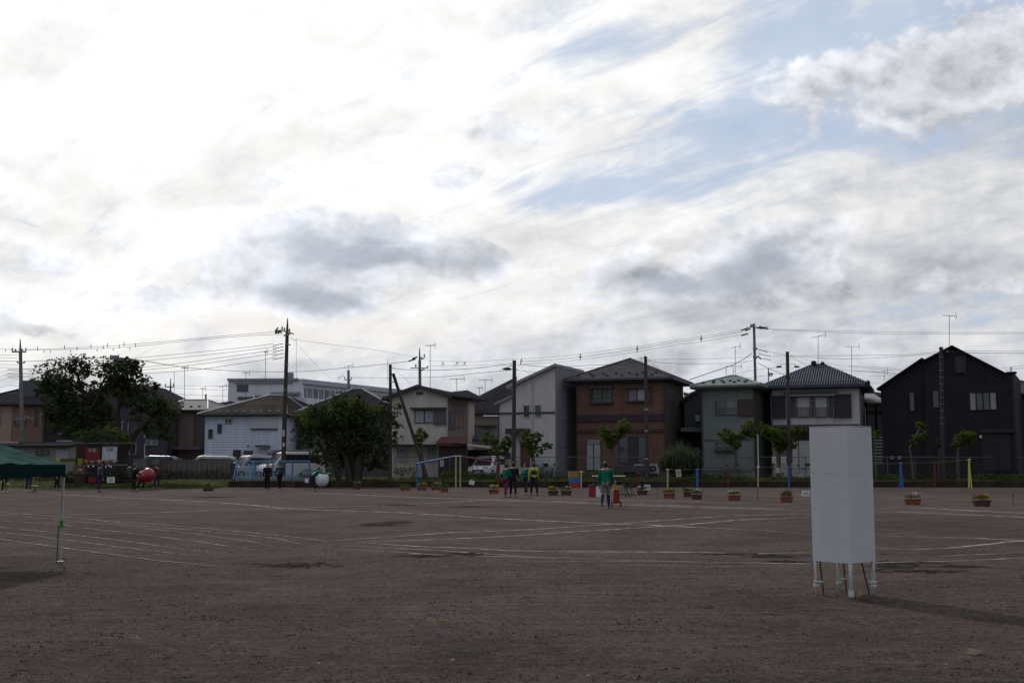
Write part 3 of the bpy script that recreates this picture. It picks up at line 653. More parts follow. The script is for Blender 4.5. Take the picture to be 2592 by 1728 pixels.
# D2: grey sided wing behind
fD2 = Frame(712, 792, 97, 0, 1100)
D2 = House('grey_sided_house', 'grey sided wing with spotted dark roof between white house and round tree', fD2, 7, mat('grey_siding', (.17, .17, .20), .85, .1, 1, stretch=(1, 1, 6)))
ze = zat(740, 1040, 97); D2.walls(ze); D2.hip(ze, zat(716, 1008, 100), slate, .4, ridge=(-1.2, .2, 3.5), guards=(6, (.12,)), gm=mat('guard_grey', (.3, .3, .32), .7))
# E: house behind the round tree
fE = Frame(766, 1004, 93, 3, 1090)
E_ = House('grey_gabled_house', 'grey house whose dark pointed roof rises behind the round dark tree', fE, 8, mat('dull_grey_wall', (.12, .12, .125), .9, .15, 1))
ze = zat(880, 1043, 93); zr = zat(868, 984, 97); E_.walls(ze); E_.hip(ze, zr, slate, .5, ridge=(fE.W*.43, fE.W*.53, 4), ridgem=mat('pale_ridge', (.30, .30, .31), .7), guards=(11, (.06,)), gm=mat('guard_grey', (.3, .3, .32), .7))
E_.window((948, 1148, 972, 1172), frm=mat('redframe', (.16, .05, .05), .6)); E_.window((1010-25, 1150, 1000, 1170))
# F: far apartment block
fF = Frame(577, 764, 170, 4, 1000); apm = mat('apartment_concrete', (.54, .55, .61), .85, .06, .4)
F_ = House('apartment_block', 'long pale grey apartment block with dark window bands far behind the white house', fF, 14, apm, cat='apartment block', group=None)
zt = zat(700, 960, 170); F_.walls(zt)
q0 = fF.E; q1 = P(1103, 975, 205); q1.z = 0
wing = Frame.__new__(Frame); dv = (q1-q0); dv.z = 0; wing.s = dv.normalized(); wing.t = Vector((-wing.s.y, wing.s.x, 0)); wing.O = q0 + wing.t*.0; wing.E = q1; wing.W = dv.length
hold = F_.f; F_.f = wing; F_.zb = .5; mb = MB(); F_.lbox(mb, .05, wing.W, .6, 13, 0, zt-.05); mb.build('wall', apm, F_.root)
F_.part('parapet', mat('parapet_blue', (.36, .37, .45), .8), .05, wing.W+.3, .0, 13.2, zt-.6, zt+.1)
bandg = [glass, mat('far_pane', (.13, .14, .17), .3)]
for fl in range(4):
    z1 = zt - 1.0 - fl*3.0
    F_.part('balcony_slab', apm, .05, wing.W, -.9, .6, z1-2.9, z1-1.75)
    n = 26
    for k in range(n):
        x = .6 + (wing.W-1.2)*k/n; o = F_.part('window', bandg[(k*7+fl*3) % 2], x+.15, x+(wing.W-1.2)/n*.82, .5, .58, z1-1.6, z1-.2)
F_.f = hold
for b in ((600, 974, 628, 991), (602, 1004, 640, 1012), (646, 1001, 668, 1012)): F_.window(b, frm=frame_dark, panes=4)
F_.fbox('roof_coping', mat('coping_blue', (.24, .25, .31), .8), (577, 958, 756, 963), .003, .4)
F_.fbox('wall_recess', mat('recess_grey', (.21, .22, .27), .85), (596, 968, 740, 972), .003, .1); F_.fbox('balcony_slab', mat('recess_grey', (.21, .22, .27), .85), (690, 993, 760, 999), .003, 1.0)
tk = thing('rooftop_tank', P(733, 958, 175), 'boxy water tank on the roof of the far apartment block', 'water tank')
mb = MB(); c = P(734, 950, 175); mb.box(c, (.45*1.1, 0, 0), (0, .5, 0), (0, 0, .42)); mb.build('tank_body', mat('tank_grey', (.16, .16, .19), .7), tk)
mb = MB()
for sx in (-.35, .35): mb.bx(c.x+sx-.05, c.x+sx+.05, c.y-.3, c.y+.3, c.z-.95, c.z-.42)
mb.build('tank_stand', frame_dark, tk)
# G: cream house with the bracket window
fG = Frame(985, 1133, 88, 14, 1080)
G_ = House('cream_gabled_house', 'cream stucco house with a dark hooded window behind the leaning pole', fG, 7.5, mat('cream_stucco', (.44, .425, .385), .92, .1, .9, bump=.25, bscale=3))
zl, zq, zr = zat(985, 1008, 89), zat(1133, 1002, 88), zat(1062, 980, 88.5); ap = fG.front(1062, 990)[0]
G_.walls((zl, zq), zr, 'front_gable', apex=ap); G_.gable_roof((zl, zq), zr, slate, .45, apex=ap, ox=.5, trim=frame_dark)
fs = fG.side(1184, 1060)[0]
G_.part('side_wall', mat('dull_rose', (.22, .165, .16), .9), fG.W-.1, fG.W+.05, .02, fs, .3, zq-.1)
mb = MB(); mb.ext([fG.p(fG.W-.2, -.5, zq+.1), fG.p(fG.W+.9, -.5, zq-.15), fG.p(fG.W+2.0, fs*.8, zq-.25), fG.p(fG.W-.2, fs+.6, zq+.7)], (0, 0, .14)); mb.build('side_roof', slate, G_.root)
G_.window((1050, 1038, 1099, 1070), frm=frame_dark, pane=curtain); G_.fbox('hood', frame_dark, (1042, 1032, 1132, 1035), .003, .5)
G_.fbox('shutter_box', mat('dusk_shutter', (.085, .08, .10), .7), (1099.5, 1038, 1130, 1073), .003, .22)
G_.window((1151, 1040, 1171, 1084), frm=frame_dark, pane=curtain, on='right'); G_.fbox('shutter_box', mat('dusk_shutter', (.085, .08, .10), .7), (1135, 1040, 1150, 1086), .003, .15, on='right')
G_.fbox('attic_vent', frame_dark, (1054, 992, 1070, 998), .003, .1)
G_.fbox('lower_roof', slate, (990, 1125, 1110, 1131), .1, 1.0); G_.window((1005, 1135, 1030, 1168), frm=frame_light, pane=curtain); G_.window((1082, 1133, 1105, 1168), frm=frame_light, pane=curtain)
dpipe(G_, 1131.5, 1012, 1120, frame_light)
pm = mat('maroon_tile', (.085, .045, .042), .8)
mb = MB(); a = P(1103, 1120, 86); b = P(1182, 1120, 86); mb.ext([a, b, P(1182, 1105, 87.5), P(1116, 1105, 87.5)], (0, 0, -.25)); mb.build('porch_roof', pm, G_.root)
mb = MB(); a = P(1110, 1128, 86.3); b = P(1180, 1180, 86.3); mb.bx(a.x, b.x, 86.3, 87.4, .3, a.z); mb.build('porch_wall', mat('porch_dark', (.045, .033, .035), .9), G_.root)
cp = thing('carport', P(1210, 1180, 86.5), 'dark carport with a thin pale translucent roof over the white hatchback', 'carport')
mb = MB(); a = P(1150, 1122, 86); b = P(1242, 1132, 86); mb.ext([a, b, P(1242, 1129, 89), P(1160, 1120, 89)], (0, 0, -.08)); mb.build('roof', mat('polycarbonate', (.30, .26, .29), .3), cp)
for px in (1182, 1240):
    mb = MB(); q = P(px, 1130, 86.2); mb.bx(q.x-.05, q.x+.05, 86.15, 86.25, .4, q.z-.1); mb.build('post', frame_dark, cp)
mb = MB(); a = P(1180, 1138, 89); b = P(1258, 1180, 89); mb.bx(a.x, b.x, 89, 89.2, .3, a.z); mb.build('back_wall', mat('porch_dark', (.045, .033, .035), .9), cp)
# H: dark roofed house behind
fH = Frame(1168, 1300, 97, 0, 1080)
H_ = House('dark_roofed_house', 'low cream house with a broad dark roof set back beside the white modern house', fH, 8, mat('cream_yellow', (.27, .26, .22), .9))
ze = zat(1230, 1052, 97); H_.walls(ze); mb = MB()
mb.ext([fH.p(-.6, -.5, ze), fH.p(fH.W, -.5, ze), fH.p(fH.W+.3, 5, zat(1320, 958, 102)), P(1190, 1018, 102)], (0, 0, .2)); mb.build('roof', slate, H_.root)
H_.slab('lower_roof', [(0, -2.4, zat(1175, 1110, 94.6)), (3.2, -2.4, zat(1175, 1114, 94.6)), (1.6, -.1, zat(1200, 1078, 97)), (0, -.1, zat(1184, 1066, 97))], mat('grey_tile', (.075, .07, .085), .85), .15)
H_.fbox('painted_eave_shadow', frame_dark, (1205, 1076, 1258, 1081), .003, .4); H_.window((1212, 1084, 1240, 1100))  # dark board stands in for the shadow below the eave
# I: white modern house
fI = Frame(1262, 1406, 89, 22, 1060)
I_ = House('white_modern_house', 'plain pale grey white house with a mono pitch roof left of the brown brick house', fI, 6.5, mat('pale_stucco', (.45, .44, .455), .9, .05, .5))
ap = fI.front(1406, 1000)[0]; xm = fI.front(1296, 1000)[0]; zb_ = .2
mb = MB(); mb.ext([fI.p(0, .06, zb_), fI.p(xm, .06, zb_), fI.p(xm, .06, fI.front(1296, 1004)[1]), fI.p(0, .06, fI.front(1262, 1018)[1])], fI.t*6.0); mb.build('low_wing', I_.wm, I_.root)
mb = MB(); mb.ext([fI.p(xm+.01, 0, zb_), fI.p(ap, 0, zb_), fI.p(ap, 0, fI.front(1406, 927)[1]), fI.p(xm+.01, 0, fI.front(1296, 977)[1])], fI.t*6.5); mb.build('wall', I_.wm, I_.root)
zt1, zt2 = fI.front(1294, 975)[1], fI.front(1406, 923)[1]
I_.slab('roof', [(xm-.35, -.4, zt1-.05), (ap+.1, -.4, zt2+.08), (ap+.1, 6.9, zt2+.08), (xm-.35, 6.9, zt1-.05)], mat('pale_roof', (.25, .25, .28), .7), .22)
I_.slab('low_roof', [(-.25, -.3, fI.front(1258, 1021)[1]), (xm, -.3, fI.front(1296, 1001)[1]), (xm, 6.3, fI.front(1296, 1001)[1]), (-.25, 6.3, fI.front(1258, 1021)[1])], mat('pale_roof', (.25, .25, .28), .7), .14)
for b in ((1325, 1025, 1342, 1056), (1354, 1024, 1371, 1055)): I_.window(b, frm=frame_light, panes=1)
I_.fbox('door_canopy', frame_dark, (1290, 1085, 1342, 1098), .003, .9); I_.fbox('door', mat('reddish_door', (.09, .04, .04), .7), (1318, 1125, 1342, 1180), .003, .08)
I_.fbox('hall_window_dark', frame_dark, (1270, 1145, 1292, 1160), .003, .06)
dpipe(I_, 1349, 968, 1180, frame_light); dpipe(I_, 1263, 1020, 1110)
I_.fbox('string_course', frame_dark, (1264, 1044, 1405, 1046), .06, .08)
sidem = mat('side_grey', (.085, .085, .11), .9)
mb = MB(); W_ = fI.W; mb.ext([fI.p(W_+.01, -.045, zb_), fI.p(W_+.01, 6.44, zb_), fI.p(W_+.01, 6.44, zt2-.15), fI.p(W_+.01, -.045, zt2-.15)], fI.s*.06); mb.build('painted_shade_side', mat('painted_shade_stucco', (.19, .19, .23), .9), I_.root)  # thin dark sheet over the pale side wall; shade put into its colour
I_.window((1421, 1018, 1436, 1058), frm=frame_light, on='right', panes=1)
for b in ((1413, 1126, 1423, 1134), (1431, 1126, 1441, 1134)): I_.window(b, on='right', panes=1)
# brown brick house J
fJ = Frame(1458, 1682, 88, 20, 1030)
brick = mat('brown_brick', (.135, .076, .063), .9, .16, 1.2, bump=.3, bscale=6, stretch=(1, 1, 4))
J_ = House('brown_brick_house', 'red brown brick house with a grey hipped roof, middle of the row', fJ, 7.0, brick)
ze = zat(1682, 958, 88); J_.walls(ze); 
J_.hip(ze+.08, zat(1597, 905, 91.5), mat('grey_slate_roof', (.105, .100, .110), .9, .15, 1.5, spec=.03), .75, courses=17, coursem=mat('grey_slate_edge', (.075, .07, .078), .9), guards=(6, (.11, .2)), ridgem=mat('grey_slate_edge', (.075, .07, .078), .9), th=.22)
J_.fbox('soffit_band', frame_dark, (1462, 962, 1680, 967), .003, .3)
for b, pn in (((1500, 984, 1549, 1018), [mat('green_glass', (.07, .085, .08), .25)]), ((1590, 984, 1636, 1014), [mat('violet_curtain', (.15, .14, .19), .4), mat('white_curtain', (.30, .31, .33), .5)])):
    J_.window(b, pane=pn); J_.fbox('window_hood', frame_dark, (b[0]-6, b[1]-6, b[2]+4, b[1]-1), .003, .35); J_.fbox('flower_box_rail', frame_dark, (b[0]-6, b[3], b[2]+4, b[3]+3), .003, .3)
for bx4, cm in (((1500, 984, 1549, 1018), mat('muntin_dark', (.05, .05, .05), .6)), ((1612, 985, 1635, 1013), mat('muntin_white', (.34, .34, .36), .6)), ((1486, 1128, 1502, 1188), mat('muntin_white', (.34, .34, .36), .6)), ((1505, 1128, 1521, 1188), mat('muntin_white', (.34, .34, .36), .6))):
    x0_, y0_, x1_, y1_ = bx4
    for q_ in range(1, 4): J_.fbox('muntin', cm, (x0_+(x1_-x0_)*q_/4-.5, y0_+1, x0_+(x1_-x0_)*q_/4+.5, y1_-1), .056, .064)
    for q_ in range(1, 3): J_.fbox('muntin', cm, (x0_+1, y0_+(y1_-y0_)*q_/3-.5, x1_-1, y0_+(y1_-y0_)*q_/3+.5), .0655, .072)
J_.fbox('shutter_post', frame_dark, (1644, 976, 1650, 1018), .003, .12); J_.fbox('shutter_post', frame_dark, (1494, 984, 1498, 1018), .003, .12)
J_.fbox('belt_course', mat('plum_band', (.052, .034, .05), .8), (1460, 1050, 1681, 1064), .003, .14); J_.fbox('belt_course', mat('maroon_band', (.07, .035, .038), .8), (1459, 1087, 1681, 1093), .003, .12)
J_.window((1484, 1114, 1522, 1190), frm=frame_dark, pane=[mat('white_curtain', (.30, .31, .33), .5)], name='garden_door'); J_.fbox('transom_window', mat('pale_transom', (.17, .18, .18), .4), (1486, 1112, 1520, 1124), .06, .09)
J_.window((1566, 1105, 1640, 1172), pane=[glass, mat('dark_curtain', (.035, .03, .045), .6)], panes=3, name='large_window'); J_.fbox('porch_step', mat('porch_dark2', (.06, .06, .07), .9), (1560, 1178, 1650, 1194), .003, .8)
J_.window((1684, 985, 1704, 1016), frm=frame_dark, pane=mat('white_curtain', (.30, .31, .33), .5), on='right'); J_.window((1730, 992, 1741, 1004), frm=frame_light, pane=curtain, on='right', panes=1)
dpipe(J_, 1459.5, 972, 1190); dpipe(J_, 1681, 965, 1190)
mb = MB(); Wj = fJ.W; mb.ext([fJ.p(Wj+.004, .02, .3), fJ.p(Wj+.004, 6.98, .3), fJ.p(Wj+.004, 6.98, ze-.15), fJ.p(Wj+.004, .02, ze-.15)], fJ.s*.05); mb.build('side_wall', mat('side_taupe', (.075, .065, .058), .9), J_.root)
aircon(J_, (1609, 1174, 1632, 1197)); aircon(J_, (1648, 1174, 1671, 1197))
# K: dim side building between brick and green houses
fK = Frame(1733, 1776, 93, 0, 1060)
K_ = House('grey_lean_to_house', 'dim grey side wing wedged between the brick house and the green house', fK, 6, mat('dim_blue_grey', (.085, .095, .105), .9))
K_.walls((zat(1733, 1012, 93), zat(1776, 985, 93)), zat(1774, 986, 93), 'front_gable', apex=fK.W*.95); K_.slab('roof', [(-.3, -.4, zat(1730, 1017, 93)), (fK.W, -.4, zat(1778, 982, 93)), (fK.W, 6, zat(1778, 982, 93)), (-.3, 6, zat(1730, 1017, 93))], slate, .15)
K_.fbox('lean_to_roof', mat('lean_grey', (.12, .12, .14), .7), (1713, 1084, 1778, 1094), .1, 2.2); K_.fbox('painted_shade_wall', mat('painted_shade_wall', (.035, .035, .03), .9), (1716, 1096, 1776, 1180), .003, .06)  # near-black sheet below the lean-to roof has shade put into its colour
K_.fbox('balcony_rail', frame_light, (1759, 1050, 1770, 1066), .003, .3)
# L: green house
fL = Frame(1776, 1908, 87, 24, 1060)
green = mat('sea_green_wall', (.145, .172, .165), .9, .07, .6)
L_ = House('sea_green_house', 'dull sea green two-storey house with a pale green metal hipped roof', fL, 5.5, green)
ze = zat(1908, 975, 87); L_.walls(ze); L_.hip(ze+.05, zat(1852, 951, 90), mat('pale_green_metal', (.20, .245, .235), .8, .1, 1.5, spec=.05), .7, ridge=(fL.W*.42, fL.W*.55, 2.6), courses=5, coursem=mat('pale_green_edge', (.15, .19, .185), .5), guards=(5, (.2, .38)), gm=frame_dark, ridgem=mat('pale_green_edge', (.15, .19, .185), .5), th=.25)
L_.window((1809, 1013, 1868, 1048), pane=[glass, mat('grey_curtain', (.16, .165, .18), .5)], bars=14, frm=mat('mid_frame', (.14, .14, .15), .5)); L_.fbox('shutter_box', mat('oxblood_shutter', (.055, .035, .03), .7), (1869, 1011, 1905, 1052), .003, .18)
L_.window((1810, 1115, 1862, 1142), pane=glass, bars=8, frm=mat('mid_frame', (.14, .14, .15), .5)); L_.fbox('sill', frame_dark, (1808, 1138, 1864, 1143), .003, .3)
L_.fbox('foundation', mat('foundation', (.12, .125, .13), .9), (1778, 1181, 1907, 1192), .003, .08); L_.fbox('string_course', mat('green_band', (.07, .085, .085), .8), (1778, 1112, 1907, 1114), .003, .05)
dpipe(L_, 1777, 985, 1190, frame_dark); dpipe(L_, 1907, 985, 1190, frame_dark)
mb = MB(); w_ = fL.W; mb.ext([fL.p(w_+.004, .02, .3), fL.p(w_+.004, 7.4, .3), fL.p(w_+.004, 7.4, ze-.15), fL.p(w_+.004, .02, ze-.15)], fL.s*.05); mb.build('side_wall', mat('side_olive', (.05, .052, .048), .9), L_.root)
# M: blue tiled house
fM = Frame(1952, 2176, 87, 20, 1050)
M_ = House('blue_tiled_house', 'white walled house with a blue glazed tile roof and dark shutter boxes', fM, 7, mat('white_wall', (.42, .415, .42), .9, .07, .6))
ze = zat(2176, 977, 88); M_.walls(ze)
bt = mat('blue_glazed_tile', (.028, .040, .072), .6, .35, 1.3, spec=.12, col2=(.045, .065, .105))
rr = M_.hip(ze+.02, zat(2073, 922, 91), bt, .75, ridge=(fM.W*.44, fM.W*.56, 3.5), th=.22, ridgem=bt)
mb = MB(); o = .75; f = fM                      # rows of pan tiles as ribs over front and right slopes
X0, X1, Y0, Y1 = -o, f.W+o, -o, 7+o; zz0, zz1 = ze+.04, zat(2073, 922, 91)+.02; ra, rb, cy = f.W*.44, f.W*.56, 3.5
for k in range(44):
    x = X0 + (X1-X0)*(k+.5)/44
    t = 1.0 if ra <= x <= rb else ((x-X0)/(ra-X0) if x < ra else (X1-x)/(X1-rb))
    n = max(2, int(10*t)); pts = []
    for j in range(n+1):
        u = t*j/n; zz = zz0+(zz1-zz0)*u; pts.append(f.p(x, Y0+(cy-Y0)*u, zz + .02))
        if j < n: u2 = t*(j+.9)/n; pts.append(f.p(x, Y0+(cy-Y0)*u2, zz0+(zz1-zz0)*u2 + .05))
    mb.tube(pts, .05, 5)
for k in range(22):
    y = Y0 + (Y1-Y0)*(k+.5)/22; t = (y-Y0)/(cy-Y0) if y < cy else (Y1-y)/(Y1-cy); n = max(2, int(10*t)); pts = []
    for j in range(n+1):
        u = t*j/n; pts.append(f.p(X1+(rb-X1)*u, y, zz0+(zz1-zz0)*u+.02))
        if j < n: u2 = t*(j+.9)/n; pts.append(f.p(X1+(rb-X1)*u2, y, zz0+(zz1-zz0)*u2 + .075))
    mb.tube(pts, .075, 5)
mb.build('roof_tiles', bt, rr)['kind'] = 'stuff'
mb = MB(); c = f.p(f.W*.46, 3.2, zz1+.12); mb.ell(c, .24, .2, .20, 8, 6); mb.build('ridge_end_tile', bt, rr); mb = MB(); mb.ell(f.p(f.W*.56, 3.4, zz1+.08), .18, .2, .15, 8, 6); mb.build('ridge_end_tile', bt, rr)
mb = MB(); mb.ell(f.p(X0+.05, Y0+.05, zz0+.1), .2, .2, .18, 8, 6); mb.ell(f.p(X1-.05, Y0+.05, zz0+.1), .2, .2, .18, 8, 6); mb.build('corner_tile', bt, rr)
M_.fbox('soffit_band', frame_dark, (1954, 969, 2174, 976), .003, .35)
shut = mat('black_shutter', (.030, .027, .042), .7)
M_.fbox('shutter_box', shut, (1956, 1002, 1990, 1058), .003, .25); M_.fbox('shutter_box', shut, (2110, 998, 2156, 1056), .003, .25); M_.fbox('hood', frame_dark, (1986, 992, 2118, 996), .003, .7); M_.fbox('hood_soffit', frame_light, (1990, 996.5, 2116, 1001), .003, .5)
M_.window((2016, 1004, 2052, 1055), pane=[mat('pale_blind', (.34, .34, .38), .5)], panes=1, bars=9); M_.window((2062, 1004, 2096, 1055), pane=[mat('pale_blind', (.34, .34, .38), .5)], panes=1, bars=9)
M_.fbox('dark_panel', mat('dark_green_panel', (.045, .052, .055), .6), (1998, 1004, 2015, 1056), .003, .1); M_.fbox('dark_panel', mat('dark_green_panel', (.045, .052, .055), .6), (2097, 1002, 2109, 1056), .003, .1); M_.fbox('dark_panel', mat('dark_green_panel', (.045, .052, .055), .6), (2053, 1003, 2061, 1056), .003, .1)
M_.fbox('lower_eave', frame_dark, (1954, 1076, 2176, 1082), .003, .9); M_.fbox('lower_painted_shade', mat('painted_shade_wall', (.035, .035, .03), .9), (1954, 1083, 2176, 1114), .003, .06)  # dark sheet on the white wall under the eave: shade as colour
M_.fbox('porch_wall', mat('porch_white', (.36, .36, .37), .9), (2022, 1115, 2176, 1185), .003, .07); M_.window((1962, 1100, 2006, 1170), panes=2); dpipe(M_, 2109, 1010, 1110, frame_light); dpipe(M_, 1953, 982, 1190); dpipe(M_, 2021, 1108, 1185)
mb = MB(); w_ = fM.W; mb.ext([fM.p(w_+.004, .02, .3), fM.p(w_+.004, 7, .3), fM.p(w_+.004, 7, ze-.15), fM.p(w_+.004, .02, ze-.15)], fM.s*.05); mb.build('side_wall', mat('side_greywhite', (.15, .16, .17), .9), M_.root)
M_.window((2178, 1000, 2188, 1030), on='right', panes=1, frm=frame_light); M_.window((2190, 1000, 2196, 1050), on='right', panes=1, frm=frame_dark)
# N: corrugated lean-to house behind, right of it
fN = Frame(2196, 2232, 93, 0, 1050)
N_ = House('pale_back_house', 'narrow pale house end with ribbed roof in the gap beside the black house', fN, 5, mat('pale_violet_wall', (.26, .26, .29), .9))
ze = zat(2210, 1018, 93); N_.walls(ze); N_.slab('roof', [(-.2, -.5, ze), (fN.W+.3, -.5, ze), (fN.W+.3, 4, ze+1.2), (-.2, 4, ze+1.2)], mat('ribbed_roof', (.16, .16, .17), .6), .15)
N_.fbox('dark_timber', frame_dark, (2198, 1040, 2232, 1045), .003, .2); N_.fbox('dark_timber', frame_dark, (2213, 1020, 2220, 1100), .003, .2); N_.fbox('dark_timber', frame_dark, (2198, 1016, 2230, 1022), .003, .2)
# steel stair beside the black house
stp = thing('metal_stair', P(2222, 1185, 86), 'narrow grey metal stair climbing beside the black house', 'stair')
t0 = None
for k in range(9):
    q = P(2222, 1106 + k*8, 86); mb = MB(); mb.bx(q.x-.3, q.x+.3, 85.9+(8-k)*.0, 86.2, q.z-.02, q.z+.02)
    mb.build('tread', frame_light, stp)
mb = MB(); q = P(2212, 1100, 86.3); mb.bx(q.x-.03, q.x+.03, 86.25, 86.35, .5, q.z); q = P(2233, 1100, 86.3); mb.bx(q.x-.03, q.x+.03, 86.25, 86.35, .5, q.z); mb.build('stringer', frame_dark, stp)
# O: black house
fO = Frame(2224, 2573, 83.5, 26.5, 1080)
blk = mat('black_cladding', (.024, .021, .026), .8, .18, 1.0, spec=.2)
O_ = House('black_house', 'large matte black house with a tall pointed gable at the right edge', fO, 9, blk)
fx = lambda px, py: fO.front(px, py)
ap = fx(2411, 878)[0]; zr = fx(2411, 878)[1]; zR = fx(2548, 943)[1]; zL = fx(2222, 980)[1]
mb = MB(); xL2 = fx(2334, 910)[0]
pts = [(fx(2228, 1000)[0], .2), (fO.W, .2), (fO.W, zR), (fx(2546, 943)[0], zR), (ap, zr-.1), (fx(2338, 917)[0], fx(2338, 917)[1])]
mb.ext([fO.p(fx(2334, 1000)[0], 0, .2)] + [fO.p(x, 0, z) for x, z in pts[1:]], fO.t*9); mb.build('wall', blk, O_.root)
mb = MB(); mb.ext([fO.p(fx(2228, 1000)[0], .25, .2), fO.p(xL2+.2, .25, .2), fO.p(xL2+.2, .25, fx(2338, 913)[1]), fO.p(xL2, .25, fx(2331, 911)[1]), fO.p(fx(2228, 979)[0], .25, fx(2228, 979)[1])], fO.t*7); mb.build('wing_wall', blk, O_.root)
rm = mat('black_roof', (.018, .017, .023), 1, spec=0)
a1, a2 = fx(2336, 916), fx(2546, 945)
O_.slab('roof', [(a1[0], -.35, a1[1]+.1), (ap, -.35, zr+.12), (ap, 9.3, zr+.12), (a1[0], 9.3, a1[1]+.1)], rm, .14); O_.slab('roof', [(ap, -.35, zr+.12), (a2[0], -.35, a2[1]+.05), (a2[0], 9.3, a2[1]+.05), (ap, 9.3, zr+.12)], rm, .14)
b1, b2 = fx(2219, 984), fx(2334, 908)
O_.slab('wing_roof', [(b1[0], -.1, b1[1]+.05), (b2[0], -.1, b2[1]+.1), (b2[0], 7.3, b2[1]+.1), (b1[0], 7.3, b1[1]+.05)], rm, .14); O_.fbox('parapet_cap', rm, (2546, 941, 2573, 945), -.5, .15)
O_.window((2301, 993, 2316, 1040), panes=1, frm=mat('black_frame', (.012, .012, .016), .4)); O_.window((2360, 988, 2378, 1032), panes=1, frm=mat('black_frame', (.012, .012, .016), .4))
bf = mat('black_frame', (.012, .012, .016), .4); pb = mat('pale_blind2', (.22, .22, .24), .5); db = mat('grey_green_blind', (.085, .10, .10), .5)
O_.window((2453, 993, 2524, 1037), panes=4, pane=[pb, db, db, pb], frm=bf)
O_.fbox('attic_recess', mat('attic_panel', (.034, .030, .038), .7), (2416, 903, 2444, 942), .003, .08); O_.fbox('attic_frame', bf, (2440, 897, 2447, 946), .003, .14); O_.fbox('attic_frame', bf, (2412, 897, 2416, 946), .003, .14)
O_.fbox('garage_recess', bf, (2480, 1086, 2568, 1094), .003, .3); O_.fbox('garage_door', mat('garage_black', (.015, .014, .02), .6), (2484, 1095, 2560, 1190), .003, .06)
O_.fbox('corner_post', bf, (2573-6, 950, 2573-2, 1190), .003, .06); O_.fbox('string_course', bf, (2420, 1148, 2570, 1149.5), .003, .05)
for px in (2258, 2277): O_.fbox('meter_box', mat('meter_grey', (.25, .25, .27), .5), (px-4, 1154, px+4, 1161), .003, .12)
O_.fbox('vent_cap', frame_light, (2396, 887, 2401, 892), .003, .15); O_.fbox('wall_lamp', mat('lamp_white', (.5, .5, .5), .5), (2480, 1101, 2486, 1108), .003, .2)
for px in (2460-8, 2525): dpipe(O_, px, 1150, 1195, bf)
# sliver at the right edge
fQ = Frame(2583, 2680, 92, 0, 1080)
Q_ = House('tiled_roof_house', 'sliver of a dark tiled house at the extreme right edge of the photo', fQ, 6, mat('edge_wall', (.03, .03, .035), .9))
ze = zat(2590, 995, 92); Q_.walls(ze); Q_.hip(ze, ze+1.2, mat('grey_tile2', (.05, .05, .055), .9), .4)
# small far roofs seen low between the houses
for (l, r_, y, yy, Y, lab) in ((1895, 1965, 1010, 1000, 112, 'distant house filling the gap between the green and the blue tiled house'), (2230-35, 2236, 1020, 1010, 112, 'dim distant house low in the gap left of the black house'), (-60, 20, 1040, 1025, 115, 'distant house at the far left edge behind the brown one'), (2560, 2700, 1030, 1015, 118, 'distant low house beyond the right edge of the black one'), (1240, 1300, 1060, 1050, 118, 'distant house low between the dark roof and the white modern one'),(545, 580, 1024, 1012, 130, 'low grey roof beyond the tan house beside the apartment block'), (1105, 1205, 1045, 1020, 120, 'distant grey house roof in the gap right of the cream house'), (2190, 2250, 1000, 985, 125, 'distant roof in the gap between blue tiled and black houses'), (380, 430, 1030, 1015, 120, 'distant roof peeking left of the tan hipped house')):
    fr = Frame(l, r_, Y, 0, 1030); hh = House('distant_house', lab, fr, 8, mat('far_wall', (.17, .17, .19), .9)); z = zat(l, y, Y); hh.walls(z); hh.hip(z, zat(l, yy, Y), slate, .5); hh.window((l+4, y+6, l+14, y+14), panes=2)

# ------------------------------------------------------------------ poles
def pole(base_px, base_y, top_px, top_y, Y, r0, r1, m, label, name='utility_pole', spike=0, group='poles around the playground', base_z=None, bands=0):
    b = P(base_px, base_y, Y); t = P(top_px, top_y, Y)
    if base_z is not None:
        k = (b.z-base_z)/(t.z-b.z); b = b - (t-b)*k
    th = thing(name, b, label, 'pole', group); mb = MB()
    if spike: s_ = t - (t-b).normalized()*spike; mb.tube([b, s_, s_+(t-s_)*.02, t], [r0, r1, r1*.8, r1*.25], 10)
    else: mb.tube([b, b.lerp(t, .5), t], [r0, (r0+r1)/2, r1], 12)
    mb.build('shaft', m, th, smooth=False)
    if bands:
        k0 = None
        for k in range(bands):
            q = b.lerp(t, .42 + .56*k/bands)
            if k0 is None:
                mb = MB(); mb.tube([q, q+Vector((0, 0, .035))], [r0*1.04]*2, 10); k0 = mb.build('climbing_band', mat('band_grey', (.16, .16, .17), .7), th); kq = q
            else: part_copy(k0, 'climbing_band', th, q-kq)
    return th, b, t
def arm(th, px0, px1, y0, y1, Y, r=.05, ins=(), m=None, name='crossarm', dy=.12):
    a, b = P(px0, y0, Y-dy), P(px1, y1, Y-dy); mb = MB(); d = (b-a)/2
    mb.box((a+b)/2, d, (0, r, 0), (0, 0, r)); o = mb.build(name, m or steel, th)
    for (ix, h) in ins:
        q = a.lerp(b, ix); mb = MB(); s_ = 1 if h > 0 else -1
        mb.tube([q, q+Vector((0, 0, h*.35)), q+Vector((0, 0, h*.36)), q+Vector((0, 0, h*.6)), q+Vector((0, 0, h*.62)), q+Vector((0, 0, h))], [.03, .03, .075, .07, .05, .03], 7); mb.build('insulator', mat('insulator_grey', (.07, .07, .08), .4), o)
    return o
